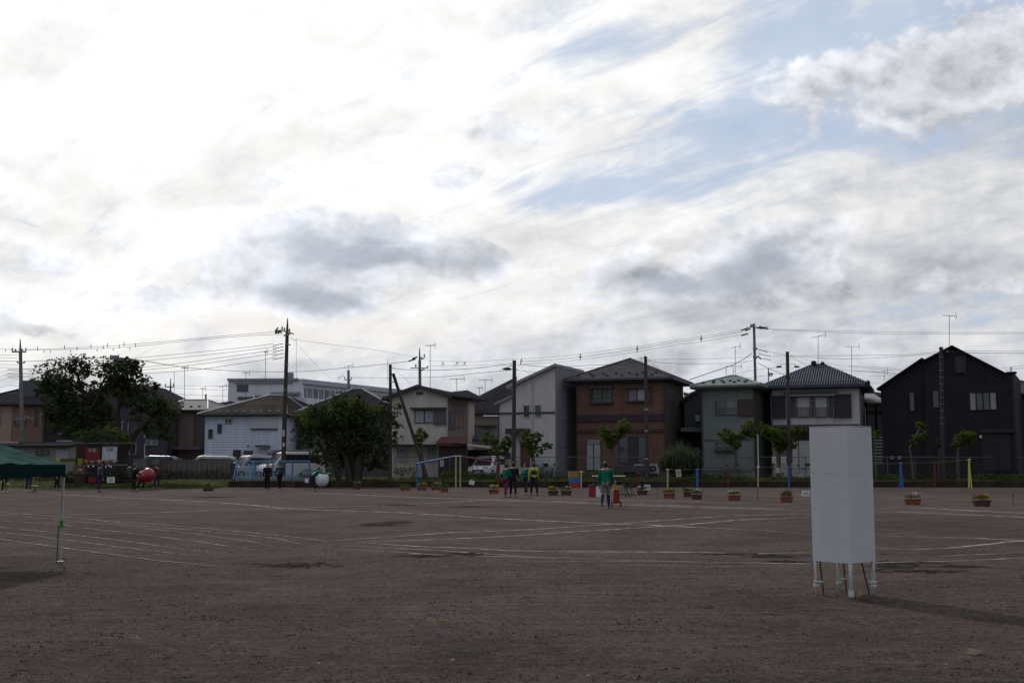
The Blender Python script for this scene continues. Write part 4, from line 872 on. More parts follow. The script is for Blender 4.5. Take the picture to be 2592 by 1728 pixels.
def strainers(th, pts, Y, dy=.1, big=True):
    im = mat('insulator_dark', (.035, .033, .036), .5)
    for (x0, y0, x1, y1) in pts:
        a, b = P(x0, y0, Y-dy), P(x1, y1, Y-dy); n = 5; mb = MB(); q = []; rr = []
        for k in range(n*2+1): q.append(a.lerp(b, k/(n*2))); rr.append((.09 if k % 2 else .04) if big else (.035 if k % 2 else .018))
        mb.tube(q, rr, 7); mb.build('strain_insulator', im, th)
p1, _, _ = pole(58, 1190, 51, 858, 91, .17, .13, conc_pole, 'dark conical topped utility pole at the far left in front of the brown house', spike=1.1, base_z=.5)
arm(p1, 30, 66, 890, 890, 91, .06, ((.02, .34), (.25, .25), (.72, .25), (.98, .34))); arm(p1, 44, 62, 918, 918, 91, .04, ((0, .15), (1, .15)))
for y in (935, 945, 953): arm(p1, 19, 86, y, y-1 if y != 945 else y, 91, .022)
arm(p1, 63, 85, 1053, 1059, 91, .04); arm(p1, 36, 66, 1060, 1060, 91, .04)
p2, _, _ = pole(716, 1215, 728, 805, 80.5, .17, .12, wood_pole, 'tall dark utility pole standing between the vans and the round tree', spike=1.0, base_z=.4)
arm(p2, 714, 744, 836, 845, 80.5, .045, ((.0, .3), (.2, .26), (.62, .3))); arm(p2, 718, 735, 849, 845, 80.5, .05); arm(p2, 726, 736, 870, 873, 80.5, .04)
strainers(p2, ((696, 839, 713, 836), (696, 843, 714, 840), (704, 829, 697, 838)), 80.5)
for y in (869, 877, 885, 894, 904): strainers(p2, ((690, y+6, 718, y),), 80.5, big=False)
for y in (923, 986): arm(p2, 719, 731, y, y, 80.5, .03)
for yy, hh in ((1096, 8), (1125, 5)):
    mb = MB(); q = P(718, yy, 80.3); mb.box(q, (.07, 0, 0), (0, .02, 0), (0, 0, hh/36)); mb.build('number_plate', mat('plate_pale', (.45, .45, .47), .5), p2)
p3, _, _ = pole(988, 1215, 988, 922, 80.2, .12, .105, wood_pole, 'dark round topped wooden pole left of the leaning strut', name='wooden_pole', base_z=.4)
p3b, _, _ = pole(1078, 1200, 995, 945, 80.4, .13, .11, wood_pole, 'slanting wooden strut propped against the pole in front of the cream house', name='leaning_strut', base_z=.4)
arm(p3, 984, 998, 966, 966, 80.2, .03); 
p4, _, _ = pole(1064, 1060, 1062, 880, 95, .16, .12, conc_pole, 'spiked utility pole rising behind the cream gabled house', spike=1.1, base_z=.5)
arm(p4, 1060, 1074, 911, 906, 95, .05, ((1, .35), (.5, .2))); arm(p4, 1039, 1084, 931, 931, 95, .035, ((.3, .35), (.75, -.2), (.95, .18))); arm(p4, 1062, 1070, 938, 936, 95, .06)
strainers(p4, ((1034, 914, 1052, 908), (1043, 908, 1056, 903)), 95)
p5, _, _ = pole(1300, 1215, 1302, 912, 80.2, .155, .13, wood_pole, 'dark wooden pole with a bracket lamp beside the standing group', name='wooden_pole', base_z=.4)
mb = MB(); a = P(1298, 926, 80); mb.tube([a, P(1291, 925, 79.8), P(1284, 929, 79.6)], .03, 6); mb.tube([P(1297, 934, 80), P(1286, 936, 79.7)], .02, 6); mb.build('lamp_bracket', steel, p5)
mb = MB(); mb.ell(P(1283, 933, 79.6), .32, .15, .10, 10, 6); mb.build('lamp_head', frame_dark, p5)
mb = MB(); mb.tube([P(1298, 916, 80.2), P(1298, 907, 80.2)], .015, 5); mb.build('top_pin', steel, p5); arm(p5, 1303, 1311, 936, 936, 80.2, .03)
p6, _, _ = pole(1638, 1218, 1634, 902, 80.2, .135, .115, wood_pole, 'dark wooden pole in front of the brown brick house', name='wooden_pole', base_z=.4)
for y, hh in ((1036, 3), (1090, 2), (1161, 2)):
    mb = MB(); q = P(1636, y, 80.05); mb.box(q, (.13, 0, 0), (0, .02, 0), (0, 0, hh/36)); mb.build('metal_strap', steel, p6)
p7, _, _ = pole(1914, 1050, 1908.5, 819, 96, .13, .11, conc_pole, 'tall slim utility pole with cross arms behind the sea green house', base_z=.5)
strainers(p7, ((1876, 836, 1893, 830), (1886, 837, 1900, 831), (1876, 849, 1894, 844), (1914, 829, 1930, 831), (1922, 826, 1938, 831), (1930, 830, 1945, 832)), 96)
arm(p7, 1899, 1910, 824, 824, 96, .12, name='switch_box'); arm(p7, 1891, 1943, 828, 828, 96, .03); arm(p7, 1906, 1916, 882, 882, 96, .09, name='cable_clamp')
arm(p7, 1906, 1917, 903, 904, 96, .1, name='cable_clamp'); arm(p7, 1918, 1926, 901, 908, 96, .07, name='junction_box')
for (x0, y0, x1, y1) in ((1916, 883, 1944, 891), (1920, 895, 1951, 902), (1926, 906, 1952, 911)): strainers(p7, ((x0, y0, x1, y1),), 96, big=False)
p8, _, _ = pole(1999, 1215, 1993, 890, 80.2, .145, .12, wood_pole, 'dark wooden pole carrying two curved lamps in front of the blue tiled house', name='wooden_pole', base_z=.4)
for sx in (-1, 1):
    mb = MB(); c = P(1994, 925, 80.1); mb.tube([c, c+Vector((.25*sx, 0, .13)), c+Vector((.45*sx, 0, .13)), c+Vector((.6*sx, 0, -.02))], .018, 6); mb.build('lamp_bracket', steel, p8)
    mb = MB(); mb.ell(c+Vector((.62*sx, 0, -.08)), .22, .12, .07, 10, 6); mb.build('lamp_head', frame_dark, p8)
p9, _, _ = pole(2388, 1215, 2382, 880, 80.2, .135, .12, mat('banded_pole', (.04, .04, .047), .9), 'dark pole with pale climbing bands in front of the black house', name='steel_pole', base_z=.4, bands=11)
mb = MB(); mb.tube([P(2382, 884, 80.2), P(2382, 878, 80.2)], [.16, .13], 12); mb.build('pole_cap', frame_dark, p9)
p10, _, _ = pole(431, 1030, 432, 956, 125, .16, .12, conc_pole, 'small distant spiked utility pole above the tan hipped house', spike=1.3, base_z=.5)
arm(p10, 418, 440, 979, 979, 125, .05, ((.03, .4), (.95, .4)))
p11, _, _ = pole(883, 1010, 882, 937, 125, .17, .14, conc_pole, 'small distant utility pole in front of the apartment block roof', base_z=.5)
arm(p11, 872, 890, 961, 961, 125, .05, ((.03, .4), (.95, .35)))
p12, _, _ = pole(521, 1030, 521, 997, 125, .12, .1, conc_pole, 'stub of a dark distant pole right of the tan hipped roof', base_z=.5)
p13, _, _ = pole(290, 1000, 291, 902, 100, .15, .12, conc_pole, 'utility pole head poking out above the right hand crown of the big tree', base_z=.5)
arm(p13, 270, 305, 908, 908, 100, .05, ((.27, .4), (.55, .35), (.85, .4))); arm(p13, 283, 300, 904, 904, 100, .16, name='transformer')
p14, _, _ = pole(1946, 1040, 1945, 932, 98, .06, .05, conc_pole, 'thin dark mast at the left corner of the blue tiled roof', base_z=.5)
arm(p14, 1945, 1955, 951, 951, 98, .03, ((.3, .3), (.65, .3), (.99, .3)))
p15, _, _ = pole(2559, 1000, 2559, 928, 95, .06, .05, steel, 'short dark mast behind the parapet of the black house', base_z=.5)

# ------------------------------------------------------------------ overhead wires
def wire(pts, Y0, Y1, label, r=.013, marks=(), tags=None, group='overhead wires between the poles'):
    # pts: photograph pixels the wire passes through
    n = len(pts); L = pts[-1][0]-pts[0][0]; out = []
    def cr(a, b, c, d, t): return .5*((2*b) + (-a+c)*t + (2*a-5*b+4*c-d)*t*t + (-a+3*b-3*c+d)*t**3)
    for i in range(n-1):
        p0, p1_, p2_, p3_ = pts[max(i-1, 0)], pts[i], pts[i+1], pts[min(i+2, n-1)]
        for k in range(6):
            t = k/6; out.append((cr(p0[0], p1_[0], p2_[0], p3_[0], t), cr(p0[1], p1_[1], p2_[1], p3_[1], t)))
    out.append(pts[-1]); w = [P(x, y, Y0+(Y1-Y0)*((x-pts[0][0])/L if L else 0)) for x, y in out]
    mb = MB(); mb.tube(w, r, 4, cap=False)
    o = mb.build('overhead_wire', black_wire); tag(o, label, 'wire', group)
    for (mx, up_) in marks:
        i = min(range(len(out)), key=lambda q: abs(out[q][0]-mx)); j = min(i+1, len(out)-1)
        q = w[i] if i == j or abs(out[j][0]-out[i][0]) < 1e-6 else w[i].lerp(w[j], (mx-out[i][0])/(out[j][0]-out[i][0]))
        mb = MB(); mb.tube([q - Vector((0, 0, .05)), q + Vector((0, 0, .24 if up_ else -.24))], [.035, .02], 5); mb.build('marker_tag', black_wire, o)
    for (mx) in (tags or ()):
        i = min(range(len(out)), key=lambda q: abs(out[q][0]-mx)); q = w[i]; q = P(mx, out[i][1] + (0), (w[i]-C0).y)
        mb = MB(); mb.tube([q-Vector((0, 0, .28)), q+Vector((0, 0, .28))], .035, 5); mb.tube([q-Vector((.1, 0, 0)), q+Vector((.1, 0, 0))], .05, 5); mb.build('spacer', black_wire, o)
    return o
wire([(0, 882), (30, 884), (66, 884), (150, 882), (300, 874), (480, 858), (600, 847), (697, 840)], 91, 80.4, 'upper wire with little marker tags from the far left pole to the tall dark pole', marks=[(14, 0), (95, 1), (163, 1), (230, 1), (272, 1), (314, 1)])
wire([(66, 886), (180, 884), (320, 878), (480, 862), (620, 850), (716, 846)], 91, 80.4, 'lower of the two tagged wires running to the tall dark pole', marks=[(112, 0), (128, 0), (179, 0), (195, 1), (246, 0), (261, 1), (287, 0), (302, 1), (329, 0), (343, 1)])
for (a, lab) in (([(340, 906), (460, 895), (600, 881), (692, 870)], 'highest of the five service wires reaching the tall dark pole from the left'),
                 ([(340, 915), (470, 903), (600, 889), (700, 877)], 'second service wire down on the left of the tall dark pole'),
                 ([(70, 938), (230, 933), (360, 929), (480, 916), (600, 899), (700, 885)], 'third service wire down from the tall dark pole, running left behind the tree'),
                 ([(70, 948), (230, 942), (360, 936), (500, 922), (620, 905), (700, 894)], 'fourth service wire down on the left of the tall dark pole'),
                 ([(70, 956), (230, 950), (380, 944), (500, 935), (620, 918), (700, 904)], 'lowest of the five service wires left of the tall dark pole')):
    wire(a, 92, 80.4, lab, .015)
wire([(0, 913), (80, 914), (230, 906), (300, 905), (370, 913), (440, 925), (520, 934), (640, 940), (760, 940), (860, 932), (940, 925), (1034, 914)], 98, 95, 'long sagging cable crossing behind the tall dark pole over the apartment roof', .018)
wire([(340, 910), (410, 922), (440, 924)], 97, 98, 'short wire end crossing above the right crown of the tree')
wire([(345, 977), (460, 976), (620, 977), (700, 975)], 120, 125, 'thin distant wire over the tan hipped roof')
for k, y in enumerate((985, 1000, 1012, 1020)): wire([(405, y-6), (500, y), (575, y+2)], 118, 120, ['topmost', 'second', 'third', 'lowest'][k]+' of the faint far wires between the tan roof and the apartment block', .012)
for k, y in enumerate((898, 905, 922, 930)): wire([(0, y), (45, y+1)], 93, 91, ['topmost', 'second', 'third', 'lowest'][k]+' short wire leaving the left edge to the far left pole', .012)
for k, y in enumerate((937, 948, 957, 975, 995)): wire([(0, y+6), (20, y), (48, y+2)], 96, 91, ['first', 'second', 'third', 'fourth', 'fifth'][k]+' cable down on the far left pole below its cross arms', .012)
wire([(735, 858), (850, 873), (960, 887), (1042, 902), (1058, 905)], 80.5, 95, 'hair thin wire from the tall dark pole down to the spiked pole', .009)
wire([(736, 852), (780, 902), (840, 962)], 80.5, 92, 'steep stay wire slanting down right from the tall dark pole', .008)
wire([(890, 955), (1000, 956), (1120, 953), (1200, 945), (1296, 936)], 125, 80.2, 'level cable from the small far pole to the lamp pole', .018)
wire([(992, 930), (1012, 934), (1060, 936), (1120, 936), (1200, 932), (1260, 925), (1297, 921)], 80.2, 80.2, 'thick cable between the round topped pole and the lamp pole', .016)
wire([(994, 932), (1016, 950), (1040, 973)], 80.2, 86, 'short stay dropping right from the round topped pole', .01)
wire([(1083, 913), (1120, 914), (1200, 915), (1290, 909), (1310, 908)], 95, 96, 'upper thin wire right of the spiked pole', .009)
wire([(1083, 926), (1180, 925), (1260, 922), (1300, 918)], 95, 95, 'thin wire with hanging fittings right of the spiked pole', .009)
for (x0, x1) in ((1113, 1128), (1152, 1160), (1172, 1178)):
    q = P((x0+x1)/2, 920, 95); mb = MB(); h = .15
    mb.tube([q+Vector((-.12, 0, -h)), q+Vector((.14, 0, h))], .018, 5); mb.tube([q+Vector((.12, 0, -h)), q+Vector((-.03, 0, h))], .02, 5)
    tag(mb.build('wire_fitting', black_wire), {1113: 'crossed fitting on the wires right of the spiked pole, leftmost of three', 1152: 'middle of the three small fittings on the wires', 1172: 'small forked fitting on the wires, rightmost of three'}[x0], 'wire fitting')
up3 = [(1318, 908), (1400, 903), (1470, 896), (1560, 884), (1613, 878), (1700, 862), (1775, 852), (1840, 841), (1880, 834)]
wire(up3, 95, 96, 'topmost of the three long wires climbing right to the slim utility pole', .010)
wire([(x, y+5+(2 if x < 1600 else 0)) for x, y in up3], 95, 96, 'middle long wire with cross shaped spacers climbing to the slim pole', .014, tags=[1469, 1613, 1775])
wire([(x, y+12+(2 if x < 1600 else 0)) for x, y in up3], 95, 96, 'lowest of the three long wires climbing right to the slim utility pole', .010)
q = P(1318, 914, 95); mb = MB(); mb.tube([q-Vector((0, 0, .25)), q+Vector((.05, 0, .2))], .04, 5); mb.tube([q, q+Vector((.12, 0, .05))], .03, 5); tag(mb.build('wire_fitting', black_wire), 'little dark fitting on the wires just right of the lamp pole top', 'wire fitting')
wire([(1310, 922), (1400, 929), (1480, 925), (1560, 921), (1626, 912)], 80.2, 80.2, 'cable between the lamp pole and the pole before the brown house', .014)
wire([(1312, 937), (1360, 941), (1450, 935), (1560, 925), (1628, 916)], 80.2, 80.2, 'lower sagging cable between lamp pole and brown house pole', .010)
wire([(1309, 922), (1325, 934), (1345, 950)], 80.2, 88, 'short stay dropping right from the lamp pole', .01)
wire([(1639, 910), (1760, 908), (1860, 906), (1905, 902)], 80.2, 95, 'straight upper wire from the brown house pole to the slim pole', .010)
wire([(1639, 912), (1680, 918), (1760, 921), (1860, 918), (1908, 912)], 80.2, 95, 'lower wire sagging slightly from the brown house pole', .012)
wire([(1640, 911), (1655, 922), (1668, 932)], 80.2, 86, 'short stay dropping right from the brown house pole', .012)
wire([(1904, 894), (1862, 920), (1800, 942), (1745, 961)][::-1], 90, 96, 'heavy service cable sloping down left from the slim pole to the brown roof', .028)
wire([(1918, 918), (1950, 934), (1985, 948)], 96, 90, 'heavy service cable sloping down right from the slim pole', .025)
wire([(1900, 903), (1870, 930), (1840, 955)][::-1], 92, 96, 'thin drop wire left of the slim pole', .009)
wire([(1863, 945), (1920, 935), (1972, 930)], 96, 96, 'faint wire behind the antenna to the two lamp pole', .010)
wire([(1870, 960), (1930, 951), (1990, 944)], 96, 96, 'second faint wire behind the pale green roof', .010)
wire([(1944, 832), (2000, 834), (2200, 839), (2400, 841), (2592, 841)], 96, 96, 'upper straight wire running right from the slim pole', .011)
wire([(1955, 835), (2060, 839), (2200, 844), (2400, 845), (2592, 844)], 96, 96, 'lower straight wire running right from the slim pole', .011)
wire([(1916, 883), (1960, 893), (1990, 899)], 96, 96, 'first short cable from the slim pole to the two lamp pole', .010)
wire([(1950, 902), (1970, 901), (1990, 899)], 96, 80.2, 'second short cable meeting the two lamp pole', .010)
wire([(1950, 956-20), (1975, 915), (1990, 899)][::-1][::-1], 96, 80.2, 'oblique thin wire rising to the two lamp pole', .009)
wire([(1998, 899), (2060, 900), (2200, 899), (2300, 897), (2376, 890)], 80.2, 80.2, 'upper cable from the two lamp pole to the banded pole', .011)
wire([(1999, 901), (2080, 906), (2160, 908), (2280, 902), (2376, 894)], 80.2, 80.2, 'lower cable from the two lamp pole to the banded pole', .011)
wire([(1999, 901), (2020, 912), (2045, 928)], 80.2, 87, 'short stay dropping right from the two lamp pole', .010)
wire([(1999, 902), (2100, 921), (2250, 936), (2300, 938)], 96, 100, 'thin wire fanning right behind the blue roof, upper', .009)
wire([(1999, 908), (2100, 932), (2250, 944), (2290, 945)], 96, 100, 'thin wire fanning right behind the blue roof, lower', .009)
wire([(2160, 938), (2230, 942), (2330, 955)][0:3], 100, 105, 'darker distant wire between the blue roof and the black gable', .014)
wire([(2150, 925), (2230, 930), (2280, 935)], 100, 105, 'faint distant wire above the darker one near the black gable', .010)
wire([(2200, 951), (2290, 950)], 110, 110, 'faint level distant wire left of the black gable', .010)
wire([(2205, 970), (2260, 970)], 110, 110, 'lowest faint distant wire left of the black gable', .010)
wire([(2388, 888), (2480, 888), (2592, 889)], 80.2, 80.2, 'upper wire running right from the banded pole', .010)
wire([(2388, 890), (2450, 893), (2592, 894)], 80.2, 80.2, 'thicker lower wire running right from the banded pole', .016)
wire([(2536, 932), (2592, 925)], 100, 100, 'upper short wire over the parapet at the right edge', .010)
wire([(2546, 936), (2592, 931)], 100, 100, 'lower short wire over the parapet at the right edge', .012)
wire([(2578, 1025), (2520, 1080), (2484, 1103)][::-1], 84, 84, 'slanting service wire across the black house wall down to its lamp', .010)

# ------------------------------------------------------------------ TV antennas and masts
am = mat('antenna_metal', (.07, .07, .075), .5, metal=.4)
def antenna(px, ytop, ybot, Y, label, w=18, yagi=True, tilt=0, mast_only=False):
    b = P(px, ybot, Y); t = P(px, ytop, Y); th = thing('tv_antenna', b, label, 'antenna', 'rooftop aerials'); mb = MB(); mb.tube([b, t], .022, 5); mb.build('mast', am, th)
    if mast_only: return
    a = P(px-w*.5, ytop+2+tilt, Y); c = P(px+w*.5, ytop+2-tilt, Y); mb = MB(); mb.tube([a, c], .018, 5); mb.build('boom', am, th)
    n = 9
    for k in range(n):
        q = a.lerp(c, (k+.3)/n); h = .13 + .12*(k/n); mb = MB(); mb.tube([q+Vector((0, -h*1.2, -h*.45)), q+Vector((0, h*1.2, h*.45))], .011, 4); mb.build('element', am, th)
    mb = MB(); mb.tube([c+Vector((-.03, 0, -.26)), c+Vector((.05, 0, 0)), c+Vector((-.03, 0, .26))], .018, 4); mb.build('reflector', am, th)
antenna(2403, 797, 880, 86, 'tall aerial on the peak of the black house', 34, tilt=-1)
antenna(2071, 849, 922, 91, 'aerial standing on the ridge of the blue tiled roof', 36, tilt=4)
antenna(2156, 875, 955, 92, 'aerial behind the right slope of the blue tiled roof', 36, tilt=0)
antenna(1861, 876, 955, 91, 'aerial on the pale green roof, upper boom tilted', 24, tilt=3)
antenna(1856, 925, 952, 91, 'low wide aerial beneath the tilted one on the pale green roof', 40)
antenna(1838, 932, 950, 91, 'short bent rod aerial on the left of the pale green roof', 8, mast_only=True)
antenna(1089, 872, 985, 94, 'tall aerial right of the spiked pole on the cream house', 24, tilt=1)
antenna(1156, 957, 1000, 100, 'flat aerial over the right slope of the cream house', 38)
antenna(1228, 959, 1005, 104, 'wide aerial over the valley between the roofs', 34)
antenna(1214, 979, 1010, 104, 'smaller lower aerial left of the wide one over the valley', 14)
antenna(672, 888, 962, 99, 'mast with a dark top fitting in front of the apartment block', 8)
antenna(750, 855, 960, 168, 'tall bare rod on the apartment block roof', 8, mast_only=True)
antenna(622, 941, 1012, 110, 'aerial with low booms at the left end of the apartment block', 20)
antenna(467, 929, 1012, 97, 'slightly leaning aerial on the tan hipped roof', 16)
antenna(441, 940, 1012, 100, 'bare rod aerial on the left of the tan hipped roof', 8, mast_only=True)
antenna(513, 981, 1015, 120, 'small distant aerial right of the leaning one', 16); antenna(564, 975, 1018, 120, 'distant aerial just left of the apartment block', 20, tilt=2)
antenna(882, 924, 937, 125, 'tiny aerial on top of the small distant pole', 22, tilt=2); antenna(981, 908, 965, 150, 'thin rod rising behind the round topped pole', 8, mast_only=True)
antenna(1623, 904, 918, 92, 'small aerial behind the peak of the brown house', 20, tilt=2); antenna(2238, 937, 965, 100, 'small aerial near the eave of the black house', 16)
antenna(860, 952, 962, 165, 'little aerial on the roof of the apartment block right of the tank', 16, tilt=3)

# ------------------------------------------------------------------ chain link fence, walls, blue fence
cf = thing('chain_link_fence', P(1600, 1200, 84.2), 'long thin wire mesh fence behind the planting bed', 'fence')
xa, xb, ztop = P(1000, 1155, 84.2).x, P(2640, 1155, 84.2).x, P(1000, 1156, 84.2).z
mb = MB(); mb.tube([(xa, 84.2, ztop), (xb, 84.2, ztop)], .028, 6); mb.build('top_rail', mat('fence_rail', (.09, .095, .10), .6), cf); mb = MB(); mb.tube([(xa, 84.2, .75), (xb, 84.2, .75)], .015, 6); mb.build('bottom_rail', mat('fence_rail', (.09, .095, .10), .6), cf)
mb = MB(); mb.tube([(xa, 84.2, .5), (xa, 84.2, ztop)], .028, 6); fp = mb.build('post', mat('fence_rail', (.09, .095, .10), .6), cf)
k = 1
while xa + k*2 < xb: part_copy(fp, 'post', cf, (k*2.0, 0, 0)); k += 1
mb = MB(); h = ztop-.75; x = xa; w = .0028
while x < xb:
    for d in (1, -1):
        x0, x1 = (x, x+h) if d > 0 else (x+h, x); mb.add([(x0-w, 84.19+.004*d, .75), (x0+w, 84.19+.004*d, .75), (x1+w, 84.19+.004*d, ztop), (x1-w, 84.19+.004*d, ztop)], [(0, 1, 2, 3)])
    x += .11
mb.build('wire_mesh', mat('fence_wire', (.09, .095, .10), .6), cf)['kind'] = 'stuff'

wl = thing('concrete_wall', P(490, 1210, 81.5), 'low dark stained concrete panel wall left of the blue fence', 'wall')
wm = mat('stained_concrete', (.085, .078, .073), .95, .45, .9, bump=.4, bscale=5, stretch=(3, 1, .5), col2=(.17, .155, .145))
x0, x1 = P(335, 1200, 81.5).x, P(588, 1200, 81.5).x; zt_ = P(400, 1163, 81.5).z; n = 20; dx_ = (x1-x0)/n
mb = MB(); mb.bx(x0+.01, x0+dx_-.01, 81.45, 81.57, .3, zt_); wp = mb.build('wall_panel', wm, wl)
for k in range(1, n): part_copy(wp, 'wall_panel', wl, (k*dx_, random.uniform(-.01, .01), random.uniform(-.01, .01)))
mb = MB(); mb.bx(x0-.04, x0+.04, 81.38, 81.62, .3, zt_+.03); wp = mb.build('pilaster', wm, wl)
for k in range(2, n+1, 2): part_copy(wp, 'pilaster', wl, (k*dx_, 0, 0))
mb = MB(); a = P(586, 1172, 80.5); b = P(594, 1206, 80.5); mb.bx(a.x-.1, b.x+.1, 80.4, 80.7, .3, a.z); tag(mb.build('gate_pillar', mat('pillar_dark', (.05, .045, .05), .9)), 'squat dark pillar between the concrete wall and the blue fence', 'pillar')

bl = mat('blue_paint', (.15, .29, .46), .45, .2, 2, spec=.4); bl2 = mat('deep_blue_paint', (.03, .10, .30), .45, .25, 2, spec=.4)
bf_ = thing('blue_bar_fence', P(670, 1212, 79.6), 'light blue barred metal fence in front of the parked vans', 'fence')
Yb = 79.6; xa, xb = P(597, 1200, Yb).x, P(784, 1200, Yb).x; zt_ = P(600, 1165, Yb).z; zb_ = P(600, 1207, Yb).z
mb = MB(); mb.bx(xa, xb, Yb-.02, Yb+.02, zt_-.05, zt_); mb.build('top_rail', bl, bf_); mb = MB(); mb.bx(xa, xb, Yb-.02, Yb+.02, zb_, zb_+.05); mb.build('bottom_rail', bl, bf_)
n = 40; mb = MB(); mb.bx(xa-.011, xa+.011, Yb-.011, Yb+.011, zb_+.05, zt_-.05); b0 = mb.build('bar', bl, bf_)
for k in range(1, n+1): part_copy(b0, 'bar', bf_, ((xb-xa)*k/n, 0, 0))
for px in (597, 636, 645, 690, 740, 783):
    mb = MB(); q = P(px, 1210, Yb+.04); mb.bx(q.x-.045, q.x+.045, Yb+.025, Yb+.09, .4, zt_+.01); mb.build('post', bl2, bf_)
for px in (592, 634): 
    mb = MB(); a = P(px-2, 1213, Yb-.5); b = P(px+8, 1165, Yb); mb.tube([a, b], .03, 6); mb.build('brace', bl, bf_)
mb = MB(); c = P(690, 1210, 79.4); mb.bx(xa, xb, 79.3, 79.75, .3, zb_-.03); tag(mb.build('fence_footing', mat('footing_pale', (.17, .17, .165), .95, .25, 2)), 'pale concrete footing under the blue fence', 'footing')

# ------------------------------------------------------------------ vegetation
def leaves(mb, c, r, n, s, rng, hollow=.35, flat=.55):
    c = Vector(c)
    for _ in range(n):
        while True:
            u = Vector((rng.uniform(-1, 1), rng.uniform(-1, 1), rng.uniform(-1, 1)))
            L = u.length
            if hollow < L <= 1: break
        p = c + Vector((u.x*r[0], u.y*r[1], u.z*r[2])); q = s*rng.uniform(.6, 1.35)
        a = Vector((rng.gauss(0, 1), rng.gauss(0, 1), rng.gauss(0, flat))).normalized(); b = a.cross(Vector((rng.gauss(0, 1), rng.gauss(0, 1), rng.gauss(0, 1)))).normalized()
        k = len(mb.v); mb.v += [p-a*q, p+b*q*.55, p+a*q, p-b*q*.55]; mb.f.append((k, k+1, k+2, k+3))
def clumps(mb, c, r, nclump, per, s, rng, cr=.32, edge=.55):
    for _ in range(nclump):
        while True:
            u = Vector((rng.uniform(-1, 1), rng.uniform(-1, 1), rng.uniform(-1, 1)))
            if edge < u.length <= 1: break
        p = Vector(c) + Vector((u.x*r[0], u.y*r[1], u.z*r[2])); k = cr*rng.uniform(.6, 1.3); rr = min(r[0], r[2])*k
        leaves(mb, p, (rr, rr, rr*.75), int(per*rng.uniform(.6, 1.3)), s, rng, .0)
def crown(root, blobs_, m, s, rng, Y, cl=1.0, name='crown', fill=1.0):
    mb = MB(); pm = 2900/Y
    for (px, py, rx, ry, dy, dens) in blobs_:
        c = P(px, py, Y+dy); r = (rx/pm, (rx+ry)/2/pm, ry/pm); vol = r[0]*r[2]
        leaves(mb, c, tuple(q*.88 for q in r), int(330*vol*dens*fill), s, rng, .25)
        clumps(mb, c, r, int(7*vol*dens*cl)+4, 26, s, rng)
    o = mb.build(name, m, root); o['kind'] = 'stuff'; return o
def limb(mb, pts, Y, r, n=8):
    mb.tube([P(x, y, Y+dy) for (x, y, dy) in pts], r, n)
lf_dark = leafmat('dark_leaves', (.026, .037, .018), (.068, .090, .038), .32); lf_mid = leafmat('mid_leaves', (.038, .056, .012), (.11, .155, .032), .5); lf_bright = leafmat('bright_leaves', (.06, .085, .018), (.15, .20, .05), .5)
rng = random.Random(11)
t1 = thing('broadleaf_tree', P(222, 1215, 80.5), 'large dark broadleaf tree left, its ragged crown open against the sky', 'tree'); mb = MB()
limb(mb, [(222, 1218, 0), (221, 1150, 0), (226, 1085, .2), (222, 1030, 0), (205, 975, -.2), (190, 935, 0)], 80.5, [.38, .30, .25, .2, .13, .05]); limb(mb, [(225, 1090, .2), (190, 1050, .5), (150, 1015, .4), (120, 985, 0)], 80.5, [.2, .15, .1, .04]); limb(mb, [(223, 1050, .2), (248, 1005, -.5), (262, 960, -.3)], 80.5, [.16, .11, .04])
mb.build('trunk', bark, t1)
crown(t1, [(165, 960, 62, 38, 0, 1.0), (200, 930, 34, 26, 0, .9), (135, 975, 45, 34, .5, .85), (150, 1030, 50, 46, 0, 1.0), (205, 1010, 62, 50, .6, 1.2), (170, 1085, 55, 32, 0, .9), (230, 1060, 50, 40, 0, 1.0), (255, 985, 30, 22, 0, .6), (110, 1000, 26, 20, 0, .5), (250, 1035, 40, 34, .8, 1.0), (280, 1070, 36, 26, .8, .8), (190, 1050, 60, 40, .9, 1.0)], lf_dark, .13, rng, 80.5)
mb = MB()
for (px, py) in ((150, 912), (128, 920), (186, 905), (208, 906), (112, 930), (90, 935), (232, 912), (262, 910), (245, 925), (100, 965), (240, 940), (88, 962), (180, 915), (160, 925)):
    leaves(mb, P(px, py, 80.5+rng.uniform(-1, 1)), (.40, .4, .32), 34, .11, rng, 0)
    limb(mb, [(px, py+6, 0), ((px+175)/2, (py+955)/2, 0)], 80.5, [.015, .04], 4)
mb.build('outer_sprays', lf_dark, t1)['kind'] = 'stuff'
t2 = thing('broadleaf_tree', P(305, 1215, 79.8), 'leaning dark tree right of the ragged one, its long limb arching over to the right', 'tree'); mb = MB()
limb(mb, [(306, 1218, 0), (308, 1160, 0), (322, 1120, 0), (345, 1090, 0), (375, 1065, 0), (400, 1045, 0)], 79.8, [.42, .36, .30, .24, .17, .06]); limb(mb, [(312, 1140, 0), (300, 1090, .4), (296, 1045, .3), (308, 1005, 0), (312, 960, 0)], 79.8, [.3, .2, .17, .14, .06]); limb(mb, [(375, 1066, 0), (410, 1072, 0), (432, 1090, 0)], 79.8, [.13, .09, .03]); limb(mb, [(300, 1020, .2), (330, 990, 0), (350, 975, 0)], 79.8, [.12, .08, .03])
mb.build('trunk', bark, t2)
